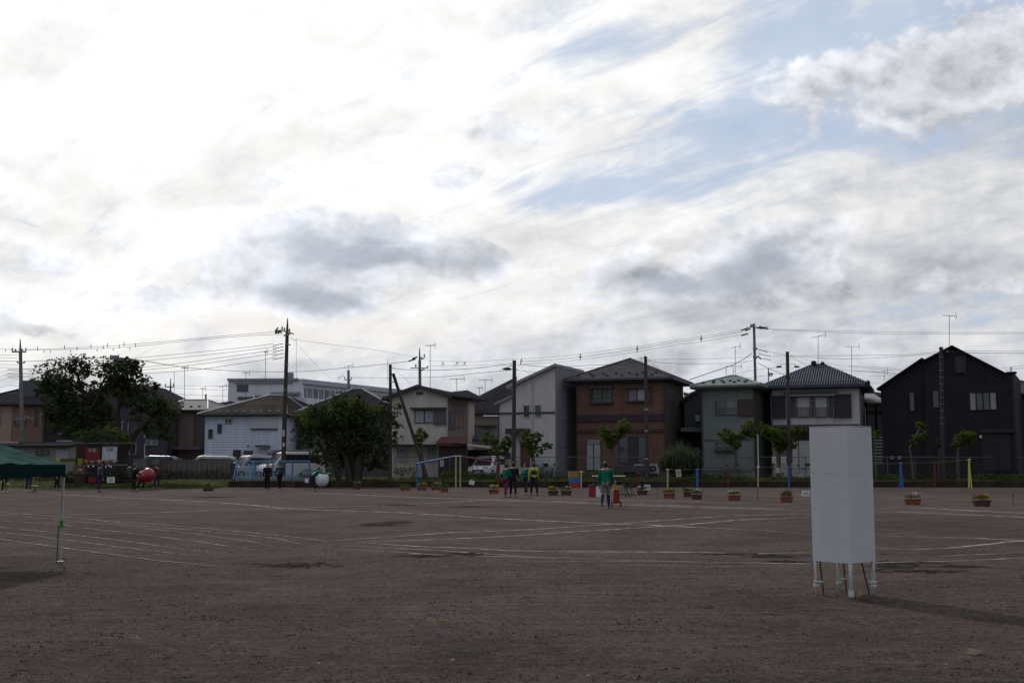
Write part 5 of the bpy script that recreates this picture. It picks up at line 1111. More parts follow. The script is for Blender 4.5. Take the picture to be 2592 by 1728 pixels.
crown(t2, [(308, 940, 56, 34, 0, 1.6), (320, 925, 36, 20, 0, 1.2), (280, 965, 34, 24, 0, .9), (300, 985, 50, 28, .3, 1.0), (340, 975, 40, 28, 0, .9), (340, 1010, 48, 32, 0, .9), (385, 1025, 48, 30, 0, 1.0), (420, 1030, 36, 28, 0, .8), (420, 1062, 32, 32, 0, .9), (365, 1050, 40, 30, .3, .7), (400, 1095, 38, 26, .6, .7), (372, 1085, 24, 20, 0, .5), (430, 1108, 20, 16, 0, .6), (395, 975, 10, 12, 0, .4), (370, 955, 14, 12, 0, .35)], lf_dark, .13, rng, 79.8)
mb = MB()
for (px, py) in ((378, 962), (392, 975), (370, 972), (402, 985), (385, 990), (405, 1003), (352, 945), (260, 940), (455, 1022), (448, 1048), (440, 1125)): leaves(mb, P(px, py, 79.8+rng.uniform(-.6, .6)), (.35, .4, .28), 26, .10, rng, 0)
mb.build('outer_sprays', lf_dark, t2)['kind'] = 'stuff'
vn = thing('climbing_shrub', P(255, 1130, 78.6), 'sunlit yellow green shrub top under the dark tree above the red board', 'shrub')
crown(vn, [(215, 1098, 40, 12, 0, 1.1), (270, 1090, 45, 12, 0, 1.3), (310, 1100, 22, 12, 0, 1.0)], lf_bright, .09, rng, 78.6); crown(vn, [(235, 1112, 55, 14, .3, 1.2), (300, 1115, 30, 14, .3, 1.0), (325, 1120, 14, 22, .3, .8)], lf_mid, .09, rng, 78.6, name='lower_foliage')  # brighter leaves above, duller below: sunlight put into the leaf colour
mb = MB(); 
for px in (205, 262, 318): limb(mb, [(px, 1222, 0), (px+3, 1160, 0), (px-4, 1105, 0)], 78.6, [.05, .04, .02], 5)
mb.build('stem', bark, vn)
rt = thing('rounded_tree', P(880, 1215, 80.4), 'broad round dark evergreen tree with several trunks right of the vans', 'tree'); mb = MB()
for pts, r in (([(905, 1216, 0), (908, 1170, 0), (925, 1110, 0), (950, 1060, 0)], [.32, .28, .2, .08]), ([(885, 1216, 0), (878, 1160, 0), (850, 1110, 0), (820, 1060, 0)], [.28, .2, .15, .06]), ([(858, 1216, 0), (848, 1170, 0), (800, 1120, 0)], [.22, .17, .08]), ([(895, 1216, .3), (892, 1120, .3), (885, 1050, 0)], [.3, .2, .06])): limb(mb, pts, 80.4, r)
mb.build('trunk', bark, rt)
crown(rt, [(870, 1050, 90, 48, 0, 1.2), (810, 1060, 62, 42, 0, 1.0), (930, 1070, 66, 52, 0, 1.2), (800, 1100, 50, 34, 0, .9), (880, 1100, 80, 44, .3, 1.1), (960, 1120, 40, 34, 0, .9), (880, 1020, 60, 22, 0, 1.0), (975, 1040, 34, 20, 0, .7), (990, 1075, 20, 20, 0, .6), (1000, 1110, 18, 16, 0, .45), (770, 1075, 24, 34, 0, .7), (775, 1125, 24, 16, 0, .7), (850, 1150, 40, 44, .6, 1.0), (925, 1160, 44, 40, .6, 1.0), (885, 1150, 40, 40, 1.0, 1.1), (965, 1160, 26, 28, .6, .8), (815, 1150, 30, 26, .6, .8), (905, 1120, 60, 30, -.5, .9)], lf_dark, .12, rng, 80.4)
crown(rt, [(870, 1018, 55, 16, -.8, .8), (790, 1060, 40, 36, -.8, .6), (940, 1035, 40, 16, -.8, .5), (860, 1050, 60, 22, -1.5, .45), (1010, 1028, 10, 8, 0, .4)], lf_mid, .10, rng, 80.4, name='painted_lit_crown')  # paler leaves over the dark crown; the light is in their colour
mb = MB()
for (px, py) in ((1002, 1030), (1006, 1048), (1003, 1070), (1008, 1080), (1012, 1110), (1004, 1125), (745, 1060), (745, 1090), (748, 1112), (758, 1045), (820, 1015), (900, 998), (915, 1000), (870, 996)): leaves(mb, P(px, py, 80.4), (.35, .4, .25), 24, .10, rng, 0)
mb.build('outer_sprays', lf_dark, rt)['kind'] = 'stuff'
def small_tree(trunk, heads, label, Y=80.6, m=None, r=.10, dens=2.2, twigs=0):
    b = P(trunk[0][0], trunk[0][1], Y); th = thing('pruned_tree', b, label, 'tree', 'small pruned trees in the planting bed'); mb = MB(); n = len(trunk)
    mb.tube([P(x, y, Y) for x, y in trunk], [r*(1-.45*k/n) for k in range(n)], 8)
    for (hx, hy, rx, ry) in heads:
        j = min(range(1, n), key=lambda q: abs(trunk[q][1]-hy-12)+abs(trunk[q][0]-hx)*.3) if n > 1 else 0
        mb.tube([P(trunk[j][0], trunk[j][1], Y), P((trunk[j][0]+hx)/2, (trunk[j][1]+hy)/2+3, Y), P(hx, hy, Y)], [r*.6, r*.5, r*.2], 6)
    mb.build('trunk', mat('pale_bark', (.075, .07, .06), .95, .35, 5, bump=.6), th)
    crown(th, [(hx, hy, rx*1.2, ry*1.2, 0, dens*.85) for (hx, hy, rx, ry) in heads], m or lf_mid, .095, rng, Y, 2.2)
    return th
small_tree([(1072, 1218), (1070, 1170), (1068, 1120)], [(1066, 1100, 15, 16), (1060, 1120, 8, 10)], 'slim pruned tree in front of the foot of the leaning strut')
small_tree([(1258, 1218), (1262, 1170), (1258, 1140), (1245, 1115)], [(1238, 1110, 22, 16), (1283, 1120, 16, 14), (1262, 1140, 22, 12)], 'pruned tree in front of the white hatchback', r=.14)
small_tree([(1355, 1218), (1350, 1165), (1340, 1130), (1335, 1110)], [(1330, 1110, 18, 18), (1358, 1105, 11, 14), (1385, 1128, 12, 8), (1350, 1140, 24, 14)], 'knobbly pruned tree right of the lamp pole with a stub reaching right', r=.14)
small_tree([(1550, 1200), (1549, 1160), (1551, 1135), (1560, 1115)], [(1530, 1095, 18, 14), (1545, 1112, 16, 18), (1580, 1078, 17, 16), (1568, 1100, 14, 12), (1540, 1125, 12, 12)], 'pruned tree in front of the brown brick house')
small_tree([(1862, 1200), (1862, 1160), (1860, 1135), (1880, 1110)], [(1840, 1102, 20, 16), (1860, 1115, 18, 16), (1895, 1082, 16, 20), (1878, 1100, 14, 10), (1910, 1102, 8, 7)], 'bushy pruned tree in front of the sea green house', r=.12)
small_tree([(1970, 1215), (1972, 1165), (1972, 1130)], [(1945, 1092, 18, 15), (1968, 1102, 24, 20), (2008, 1090, 14, 14), (1995, 1120, 20, 16), (1972, 1130, 16, 14), (2035, 1088, 12, 6), (1930, 1075, 6, 5)], 'full pruned tree beside the two lamp pole bearing paper notices', r=.14)
small_tree([(2312, 1212), (2308, 1165), (2302, 1135), (2330, 1080)], [(2328, 1075, 11, 8), (2328, 1105, 18, 9), (2313, 1120, 10, 9), (2345, 1098, 6, 6)], 'sparse pruned tree left of the banded pole', dens=1.6)
small_tree([(2425, 1212), (2424, 1170), (2424, 1140), (2430, 1115)], [(2450, 1100, 22, 10), (2430, 1115, 18, 12), (2458, 1115, 14, 8), (2416, 1125, 9, 8)], 'leafy pruned tree right of the banded pole', r=.13, dens=2)
small_tree([(2376, 1210), (2378, 1150)], [(2378, 1122, 9, 12)], 'thin pruned tree just left of the banded pole stem', dens=1.2, m=lf_dark, r=.08)
small_tree([(2218, 1212), (2216, 1140)], [(2218, 1098, 9, 10)], 'small leafy tree at the right side of the white panel box top', dens=1.6, r=.07)
sb = thing('spiky_shrub', P(1722, 1205, 80.8), 'large dark spiky shrub with grey green plumes before the house gap', 'shrub')
crown(sb, [(1720, 1170, 50, 36, 0, 1.5), (1690, 1170, 24, 30, 0, 1.2), (1755, 1165, 24, 30, 0, 1.2)], lf_dark, .11, rng, 80.8)
mb = MB()
for k in range(420):
    px = rng.uniform(1680, 1768); b = P(px, rng.uniform(1150, 1185), 80.8+rng.uniform(-1, 1)); h = rng.uniform(.6, 1.5)*(1-abs(px-1722)/90); l = Vector((rng.uniform(-.3, .3), rng.uniform(-.2, .2), h)); w = .03
    mb.add([b-Vector((w, 0, 0)), b+Vector((w, 0, 0)), b+l], [(0, 1, 2)])
o = mb.build('plumes', leafmat('sage_leaves', (.032, .045, .028), (.08, .10, .06), .35), sb); o['kind'] = 'stuff'
def shrub(px0, px1, yt, yb, label, Y=81.2, m=None, name='low_hedge', dens=2.0, s=.07):
    b = P((px0+px1)/2, yb, Y); th = tag(thing(name, b, label, 'hedge' if 'hedge' in name else 'shrub', 'low clipped shrubs along the bed')); pm = 2900/Y; n = max(1, int((px1-px0)/26)); mb = MB(); stm = MB()
    for k in range(n):
        px = px0+(px1-px0)*(k+.5)/n; cy_ = (yt+yb)/2 + rng.uniform(-1, 1); c = P(px, cy_, Y); r = ((px1-px0)/n*.62/pm, .5, (yb-yt)*.5/pm)
        leaves(mb, c, r, int(420*r[0]*r[2]*dens)+60, s, rng, .5); stm.tube([(c.x, Y, .35), (c.x+.05, Y, c.z+.1)], [.04, .015], 5)
    o = mb.build('foliage', m or lf_mid, th); o['kind'] = 'stuff'; stm.build('stem', bark, th); return th
shrub(1116, 1200, 1190, 1212, 'clipped green hedge between the yellow posts and the carport'); shrub(1204, 1258, 1194, 1215, 'clipped low hedge in front of the white hatchback', m=lf_mid)
shrub(1330, 1425, 1192, 1212, 'dull low hedge left of the coloured vaulting box', m=lf_dark); shrub(1458, 1520, 1190, 1210, 'low hedge with a bright top right of the vaulting box', m=lf_mid)
shrub(1545, 1575, 1188, 1210, 'small tuft of yellow green leaves at the walking man elbow', m=lf_bright, name='small_shrub')
shrub(1770, 1850, 1196, 1214, 'loose low shrubs under the sea green house', m=lf_mid); shrub(1856, 1886, 1186, 1216, 'weedy bright shrub at the foot of the bushy pruned tree', m=lf_bright, name='small_shrub', dens=1.2)
shrub(1950, 1985, 1192, 1215, 'leafy weeds at the foot of the tree with the notices', m=lf_bright, name='small_shrub', dens=1.2)
shrub(2215, 2275, 1198, 1212, 'low green hedge just right of the white panel box', m=lf_mid); shrub(2280, 2420, 1196, 1214, 'sparse low planting between blue and red posts', m=lf_dark, dens=1.3)
shrub(2470, 2600, 1199, 1213, 'low green hedge below the black house at the right edge', m=lf_mid)
shrub(160, 330, 1192, 1232, 'dark shrub mass under the boards at the left', Y=78.0, m=lf_dark, name='dark_shrub', dens=1.3, s=.09); shrub(310, 350, 1192, 1222, 'yellow green shrub tips right of the dark shrub mass', Y=79, m=lf_mid, name='small_shrub')
shrub(-20, 155, 1205, 1232, 'dark low hedge seen beneath the tent canopy', Y=79.5, m=lf_dark, s=.09)
shrub(330, 590, 1186, 1214, 'dark creepers before the stained wall', Y=81.0, m=lf_dark, name='dark_shrub', dens=.15, s=.08)
shrub(760, 850, 1185, 1212, 'low dark planting around the foot of the round tree', Y=79.8, m=lf_dark, name='dark_shrub', dens=1.0); shrub(1000, 1060, 1180, 1206, 'dark shrub at the foot of the round topped pole', Y=81.5, m=lf_dark, name='dark_shrub', dens=1.2)
# grass
gm = leafmat('grass_blades', (.024, .033, .012), (.065, .088, .024), .3)
mb = MB()
for k in range(30000):
    if k < 17000: x = rng.uniform(X590, X590+62); y = 78.5 + 4.5*rng.random()**1.6
    elif k < 26000: x = rng.uniform(-38, X590); y = 75.2 + 6*rng.random()**1.3
    else: x = rng.uniform(-27, X590); y = 75.0 + 2.5*rng.random()
    z = terr(x, y)-.02; h = rng.uniform(.04, .13)*(1.4 if math.sin(x*1.7)+math.sin(x*.6) > .7 else 1); a = rng.uniform(0, 3.1); w = .022; c, s_ = math.cos(a)*w, math.sin(a)*w
    mb.add([(x-c, y-s_, z), (x+c, y+s_, z), (x+rng.uniform(-.05, .05), y+rng.uniform(-.05, .05), z+h)], [(0, 1, 2)])
tag(mb.build('grass', gm), 'short rough grass along the top of the bed and the left slope', kind='stuff')

# ------------------------------------------------------------------ vehicles
tyre_m = mat('tyre_rubber', (.02, .02, .02), .9); rim_m = mat('wheel_rim', (.3, .3, .32), .4, metal=.6)
def car(loc, yaw, label, paint, L=4.6, Wd=1.72, H=1.85, kind='minivan', cat='van', tail=(.25, .01, .01)):
    th = thing('parked_car', loc, label, cat, 'vehicles parked beyond the fences')
    base = Vector(loc); M = Matrix.Rotation(yaw, 3, 'Z')
    T = lambda x, y, z: base + M @ Vector((x, y, z))
    h = Wd/2; belt = .56*H; g = .26
    if kind == 'minivan': low = [(L/2-.12, g), (L/2, .5), (L/2-.03, .8), (L/2-.25, belt-.08), (L/2-.95, belt+.02), (-L/2+.02, belt+.04), (-L/2, .6), (-L/2+.1, g)]; cab = [(L/2-.80, belt), (L/2-1.55, H-.08), (L/2-1.9, H), (-L/2+.35, H-.02), (-L/2+.12, H-.12), (-L/2+.03, belt)]
    else: low = [(L/2-.1, g), (L/2, .5), (L/2-.05, .72), (L/2-.3, belt-.1), (L/2-.9, belt), (-L/2+.02, belt+.02), (-L/2, .6), (-L/2+.1, g)]; cab = [(L/2-.85, belt-.01), (L/2-1.45, H-.07), (L/2-1.8, H), (-L/2+.6, H-.03), (-L/2+.35, H-.14), (-L/2+.05, belt)]
    tw = lambda z: h - (.02 if z <= belt else .02 + (z-belt)*.20)
    mb = MB()
    def prof(pts, y_of):
        n = len(pts); mb.add([T(x, -y_of(z), z) for x, z in pts] + [T(x, y_of(z), z) for x, z in pts], [tuple(range(n))[::-1], tuple(range(n, 2*n))] + [(i, (i+1) % n, n+(i+1) % n, n+i) for i in range(n)])
    prof(low, lambda z: h); body = mb.build('body', paint, th, bevel=.05)
    mb = MB(); prof(cab, tw); mb.build('cabin', paint, th, bevel=.04)
    gl = mat('car_glass', (.025, .022, .03), .12, spec=.5)
    zt_, zb_ = H-.20, belt+.06
    fr = lambda z: L/2-.80-.75*(z-belt)/(H-.08-belt) - .22
    for s in (-1, 1):
        segs = 3; xr = -L/2+.28
        for k in range(segs):
            a0, a1 = k/segs, (k+1)/segs
            xa0, xa1 = fr(zb_)+(xr-fr(zb_))*a0-.004, fr(zb_)+(xr-fr(zb_))*a1+.004; xb0, xb1 = fr(zt_)+(xr+.05-fr(zt_))*a0-.004, fr(zt_)+(xr+.05-fr(zt_))*a1+.004
            mb = MB(); q = [T(xa0, s*(tw(zb_)+.012), zb_), T(xa1, s*(tw(zb_)+.012), zb_), T(xb1, s*(tw(zt_)+.012), zt_), T(xb0, s*(tw(zt_)+.012), zt_)]
            mb.ext(q, M @ Vector((0, -s*.02, 0))); mb.build('side_window', gl, th)
        mb = MB(); c = T(L/2-1.35, s*(h+.10), belt+.1); mb.ell(c, .07, .09, .07, 8, 5); mb.build('mirror', paint, th)
        mb = MB(); c = T(L/2-.10, s*(h-.25), .74); mb.box(c, M@Vector((.08, 0, 0)), M@Vector((0, .19, 0)), Vector((0, 0, .08))); mb.build('headlight', mat('headlight_glass', (.45, .45, .47), .15), th, bevel=.03)
        mb = MB(); c = T(-L/2+.03, s*(h-.11), belt+.02); mb.box(c, M@Vector((.05, 0, 0)), M@Vector((0, .09, 0)), Vector((0, 0, .22))); mb.build('tail_light', mat('tail_red', tail, .3), th)
        for x in (L/2-.85, -L/2+.8):
            c0 = T(x, s*(h-.20), .31); c1 = T(x, s*(h+.01), .31); mb = MB(); mb.tube([c0, c1], .31, 18); w = mb.build('wheel', tyre_m, th)
            mb = MB(); mb.tube([T(x, s*(h+.005), .31), T(x, s*(h+.022), .31)], .19, 14); mb.build('rim', rim_m, w)
    x0, x1 = L/2-.82, L/2-1.45; y0, y1 = h-.14, h-.24
    mb = MB(); mb.ext([T(x0+.03, -y0, belt+.05), T(x0+.03, y0, belt+.05), T(x1+.03, y1, H-.14), T(x1+.03, -y1, H-.14)], M@Vector((.015, 0, .012))); mb.build('windscreen', gl, th)
    mb = MB(); mb.ext([T(-L/2+.02, -y0, belt+.1), T(-L/2+.02, y0, belt+.1), T(-L/2+.12, y1, H-.18), T(-L/2+.12, -y1, H-.18)], M@Vector((-.02, 0, 0))); mb.build('rear_window', gl, th)
    mb = MB(); mb.box(T(L/2+.005, 0, .50), M@Vector((.02, 0, 0)), M@Vector((0, h*.55, 0)), Vector((0, 0, .10))); mb.build('grille', frame_dark, th)
    mb = MB(); mb.box(T(L/2+.03, 0, .42), M@Vector((.01, 0, 0)), M@Vector((0, .165, 0)), Vector((0, 0, .08))); mb.build('number_plate', mat('plate_pale', (.45, .45, .47), .5), th)
    return th
white_p = mat('white_paint', (.60, .60, .64), .3, .03, 1, spec=.5); silver_p = mat('silver_paint', (.36, .37, .40), .28, .04, 1, metal=.3, spec=.5); black_p = mat('black_paint', (.02, .018, .025), .25, .1, 1, spec=.5); navy_p = mat('navy_paint', (.06, .09, .14), .25, .1, 1, spec=.5)
zc = .46
def at(px, Y, z=zc): q = P(px, 1200, Y); return Vector((q.x, Y, z))
car(at(735, 84.0), R(213), 'white minivan side on behind the right half of the blue fence, nose to the left', white_p, 4.75, 1.75, 2.0)
car(at(722, 87.5), R(207), 'black minivan with a pale roof edge behind the white minivan', black_p, 4.9, 1.75, 2.18, tail=(.4, .02, .02))
car(at(634, 84.5), R(218), 'rounded silver hatchback behind the left half of the blue fence', silver_p, 3.9, 1.65, 1.75, 'hatch', 'car')
car(at(529, 84.6), R(180), 'grey car whose roof shows over the stained wall', silver_p, 4.3, 1.7, 1.72, 'hatch', 'car')
car(at(389, 84.8), R(180), 'blue grey car with a bright roof strip near the leaning tree', navy_p, 3.9, 1.7, 1.72, 'hatch', 'car')
car(at(1236, 87.0, .55), R(-112), 'white hatchback under the carport, front facing the field', white_p, 3.9, 1.66, 1.62, 'hatch', 'car')
def bicycle(loc, yaw, label, col):
    th = thing('bicycle', loc, label, 'bicycle', 'bicycles by the houses'); base = Vector(loc); M = Matrix.Rotation(yaw, 3, 'Z'); T = lambda x, z, y=0: base + M@Vector((x, y, z))
    m = mat('bike_'+col, {'silver': (.16, .17, .19), 'dark': (.03, .03, .05)}[col], .4, metal=.4)
    for x in (-.52, .52):
        mb = MB(); mb.tube([T(x+.33*math.cos(a*math.pi/10), .34+.33*math.sin(a*math.pi/10)) for a in range(21)], .02, 5); w = mb.build('wheel', tyre_m, th)
        mb = MB()
        for a in range(8): mb.tube([T(x, .34), T(x+.32*math.cos(a*math.pi/4), .34+.32*math.sin(a*math.pi/4))], .004, 4)
        mb.build('spokes', m, w)
    mb = MB(); mb.tube([T(-.52, .34), T(-.08, .30), T(.40, .80), T(.52, .34)], .02, 6); mb.tube([T(-.08, .30), T(-.2, .85)], .018, 6); mb.tube([T(-.17, .7), T(.38, .74)], .018, 6); mb.tube([T(.40, .78), T(.36, 1.0)], .016, 6); mb.build('frame', m, th)
    mb = MB(); mb.tube([T(.30, 1.0, -.28), T(.38, 1.02, 0), T(.30, 1.0, .28)], .014, 6); mb.build('handlebar', m, th)
    mb = MB(); mb.ell(T(-.22, .90), .13, .08, .04, 8, 5); mb.build('saddle', tyre_m, th)
    mb = MB(); mb.box(T(.55, .92), M@Vector((.14, 0, 0)), M@Vector((0, .17, 0)), Vector((0, 0, .11))); mb.build('basket', m, th)
bicycle(at(2028, 86.2, .58), R(15), 'dark bicycle against the porch wall of the blue tiled house', 'dark'); bicycle(at(1390, 86.4, .58), R(20), 'silver bicycle beside the white modern house, nearer the door', 'silver'); bicycle(at(1366, 86.8, .58), R(35), 'dark bicycle at the corner of the white modern house', 'dark')
bicycle(at(1846, 85.6, .58), R(-30), 'dark bicycle in front of the sea green house', 'dark')
cv = thing('covered_motorcycle', at(1378, 87.3, .58), 'pale grey covered motorcycle by the white modern house', 'motorcycle cover')
mb = MB(); c = at(1376, 87.3, .58); mb.ell(c+Vector((0, 0, .5)), .8, .35, .55, 12, 8, .08); mb.build('cover', mat('cover_grey', (.19, .21, .25), .8, bump=.6, bscale=3), cv)
mb = MB(); mb.tube([c+Vector((-.4, 0, .25)), c+Vector((-.4, .1, .25))], .26, 14); mb.build('wheel', tyre_m, cv); mb = MB(); mb.tube([c+Vector((.5, 0, .25)), c+Vector((.5, .1, .25))], .26, 14); mb.build('wheel', tyre_m, cv)

# ------------------------------------------------------------------ people
skin_m = mat('skin', (.30, .19, .14), .6, .08, 4); hair_m = mat('black_hair', (.012, .010, .010), .6, .3, 6)
def cloth(n, c): return mat('cloth_'+n, c, .85, .12, 5, bump=.3, bscale=9)
def skinmesh(name, joints, edges, m, parent, lvl=1, root=0):
    me = bpy.data.meshes.new(name); off = LOC[parent.name]
    me.from_pydata([tuple(Vector(j[0]) - off) for j in joints], edges, []); me.update()
    o = bpy.data.objects.new(name, me); COL.objects.link(o); me.materials.append(m); o.parent = parent
    sk = o.modifiers.new('skin', 'SKIN'); sk.use_smooth_shade = True
    if not me.skin_vertices: 
        bm = bmesh.new(); bm.from_mesh(me); bm.verts.layers.skin.verify(); bm.to_mesh(me); bm.free()
    for i, j in enumerate(joints):
        r = j[1]; me.skin_vertices[0].data[i].radius = r if isinstance(r, tuple) else (r, r); me.skin_vertices[0].data[i].use_root = (i == root)
    if lvl: ss = o.modifiers.new('smooth', 'SUBSURF'); ss.levels = lvl; ss.render_levels = lvl
    return o
def person(foot, face, label, top, bottom, H=1.7, hair=hair_m, legs=((5, 0), (-5, 5)), arms=((5, 15), (-5, 20)), lean=4, head=0, long_top=False, shoe=None, vest=None, shorts=None, leggings=None, cap=None, mask=None, bag=None, spread=.0, short_hair=True, arm_out=(8, 8), sole=None):
    # face: heading in degrees, 0 looks away from the camera, 180 towards it
    th = thing('person', foot, label, 'person'); F = Vector(foot); a = R(face); fw = Vector((math.sin(a), math.cos(a), 0)); rt_ = Vector((math.cos(a), -math.sin(a), 0)); up_ = Vector((0, 0, 1))
    def rot(d0, ang): return (up_*-1*math.cos(R(ang)) + fw*math.sin(R(ang)))    # swing forward from hanging
    pel = Vector((0, 0, 0)); ln = R(lean); sp = up_*math.cos(ln) + fw*math.sin(ln)
    waist = pel+sp*.07*H; chest = pel+sp*.20*H; neckb = pel+sp*.29*H; nk = neckb+sp*.022*H; hd = nk + (up_*math.cos(R(head)) + fw*math.sin(R(head)))*.060*H + fw*.01*H
    L = {}
    for i, s in enumerate((-1, 1)):
        hip = pel + rt_*s*.052*H - up_*.01*H; th_a, kn = legs[i]
        knee = hip + rot(0, th_a)*.245*H + rt_*s*spread*.5; ank = knee + rot(0, th_a-kn)*.225*H + rt_*s*spread*.5; heel = ank - up_*.035*H
        L[i] = (hip, knee, ank, ank - up_*.022*H - fw*.02*H, ank - up_*.028*H + fw*.10*H)
        sh = neckb - sp*.02*H + rt_*s*.105*H; ua, el_ = arms[i]; out = rt_*s*math.sin(R(arm_out[i]))
        elb = sh + (rot(0, ua)+out).normalized()*.175*H; wr = elb + (rot(0, ua+el_)+out*.6).normalized()*.15*H; pd = (wr-elb).normalized(); hnd = wr + pd*.045*H
        L[i+2] = (sh, elb, wr, hnd, pd)
    mz = min(L[0][2].z, L[1][2].z) - .040*H; sh_ = F - up_*mz
    S_ = lambda v: v + sh_
    J = [(S_(pel), .075*H*.9), (S_(waist), (.07*H, .055*H)), (S_(chest), (.085*H, .06*H)), (S_(neckb), (.05*H, .04*H)), (S_(nk), .030*H), (S_(hd-up_*.025*H), (.036*H, .040*H)), (S_(hd+up_*.025*H), (.044*H, .05*H)), (S_(hd+up_*.055*H), .034*H)]
    Ed = [(0, 1), (1, 2), (2, 3), (3, 4), (4, 5), (5, 6), (6, 7)]
    for i in (0, 1):
        k = len(J); J += [(S_(L[i][0]), .05*H), (S_(L[i][1]), .032*H), (S_(L[i][1].lerp(L[i][2], .35)), .033*H), (S_(L[i][2]), .020*H), (S_(L[i][4]), .017*H)]; Ed += [(0, k), (k, k+1), (k+1, k+2), (k+2, k+3), (k+3, k+4)]
    for i in (2, 3):
        s = -1 if i == 2 else 1
        sh, elb, wr, hnd, pd = L[i]; k = len(J); J += [(S_(sh), .030*H), (S_(elb), .022*H), (S_(wr), .014*H), (S_(hnd), (.020*H, .012*H))]; Ed += [(3, k), (k, k+1), (k+1, k+2), (k+2, k+3)]
        side_ = pd.cross(rt_*s).normalized(); 
        for q in range(4):
            o_ = (q-1.5)*.011*H; fl = (.045, .052, .049, .038)[q]*H; kk = len(J)
            b0 = hnd + side_*o_ + pd*.012*H; b1 = b0 + pd*fl*.5 - rt_*s*fl*.12; b2 = b1 + pd*fl*.42 - rt_*s*fl*.3
            J += [(S_(b0), .0052*H), (S_(b1), .0050*H), (S_(b2), .0042*H)]; Ed += [(k+3, kk), (kk, kk+1), (kk+1, kk+2)]
        kk = len(J); t0 = wr + pd*.02*H + side_*.018*H; t1 = t0 + pd*.022*H + side_*.012*H; J += [(S_(t0), .0058*H), (S_(t1), .0048*H)]; Ed += [(k+2, kk), (kk, kk+1)]
    skinmesh('body', J, Ed, skin_m, th)
    k_ = 1.22
    if top is not None:
        J = [(S_(pel - sp*.045*H), (.098*H, .084*H)), (S_(waist), (.096*H, .08*H)), (S_(chest), (.106*H, .082*H)), (S_(neckb-sp*.01*H), (.07*H, .05*H))]; Ed = [(0, 1), (1, 2), (2, 3)]
        if long_top: J[0] = (J[0][0]-up_*.10*H, (.10*H, .085*H))
        for i in (2, 3):
            k = len(J); sh, elb, wr, hnd, pd = L[i]; J += [(S_(sh), .046*H), (S_(elb), .036*H), (S_(wr-pd*.01*H), .024*H)]; Ed += [(3, k), (k, k+1), (k+1, k+2)]
        skinmesh('jacket' if long_top else 'shirt', J, Ed, top, th)
    if vest:
        J = [(S_(waist - sp*.05*H), (.110*H, .096*H)), (S_(chest), (.122*H, .098*H)), (S_(neckb-sp*.015*H), (.088*H, .066*H))]; skinmesh('vest', J, [(0, 1), (1, 2)], vest, th)
    end = .45 if shorts else 1.0
    J = [(S_(pel+up_*.0*H), (.074*H, .062*H))]; Ed = []
    for i in (0, 1):
        k = len(J); hip, knee, ank = L[i][:3]
        if shorts: J += [(S_(hip), .060*H), (S_(hip.lerp(knee, .9)), .052*H)]; Ed += [(0, k), (k, k+1)]
        else: J += [(S_(hip), .056*H), (S_(knee), .042*H), (S_(ank+up_*.02*H), .032*H)]; Ed += [(0, k), (k, k+1), (k+1, k+2)]
    skinmesh('shorts' if shorts else 'trousers', J, Ed, shorts or bottom, th)
    if leggings:
        for i in (0, 1): skinmesh('leggings', [(S_(L[i][0].lerp(L[i][1], .8)), .038*H), (S_(L[i][1]), .037*H), (S_(L[i][1].lerp(L[i][2], .4)), .038*H), (S_(L[i][2]), .025*H)], [(0, 1), (1, 2), (2, 3)], leggings, th)
    for i in (0, 1): skinmesh('shoe', [(S_(L[i][3]), (.026*H, .022*H)), (S_(L[i][4].lerp(L[i][3], .5)), (.026*H, .02*H)), (S_(L[i][4]), (.024*H, .014*H))], [(0, 1), (1, 2)], shoe or frame_dark, th)
    hc = S_(hd + up_*.018*H - fw*.012*H)
    mb = MB()
    vs0 = len(mb.v); mb.ell(hc + up_*.006*H, .052*H, .058*H, .066*H, 14, 9, .05)
    for i in range(len(mb.v)):                      # open the hairline over the face
        v = mb.v[i]; d = v - hc
        if d.dot(fw) > .02*H and d.z < .022*H: mb.v[i] = v - fw*(d.dot(fw)-.018*H)
    mb.build('cap' if cap else 'hair', cap or hair, th, smooth=True)
    if cap: mb = MB(); mb.ell(hc + fw*.06*H + up_*.012*H, .04*H, .04*H, .006*H, 10, 5); mb.build('cap_brim', cap, th)
    fc = S_(hd) + fw*.046*H
    for s in (-1, 1):
        mb = MB(); mb.ell(S_(hd) + up_*.018*H + fw*.044*H + rt_*s*.018*H, .006*H, .006*H, .004*H, 7, 5); mb.build('eye', hair_m, th); mb = MB(); mb.ell(S_(hd)+up_*.008*H + rt_*s*.045*H, .006*H, .012*H, .017*H, 7, 5); mb.build('ear', skin_m, th)
    mb = MB(); mb.ell(fc + fw*.004*H, .007*H, .012*H, .012*H, 7, 5); mb.build('nose', skin_m, th)
    if mask: mb = MB(); mb.ell(fc - up_*.016*H - fw*.004*H, .034*H, .022*H, .024*H, 9, 6); mb.build('face_mask', mask, th)
    else: mb = MB(); mb.ell(fc - up_*.024*H - fw*.004*H, .014*H, .006*H, .004*H, 7, 5); mb.build('mouth', mat('lips', (.20, .08, .07), .6), th)
    if bag:
        c = S_(chest) - fw*.115*H - up_*.03*H; mb = MB(); mb.ell(c, .085*H, .06*H, .12*H, 10, 7); mb.build('backpack', bag, th)
    return th, S_, L
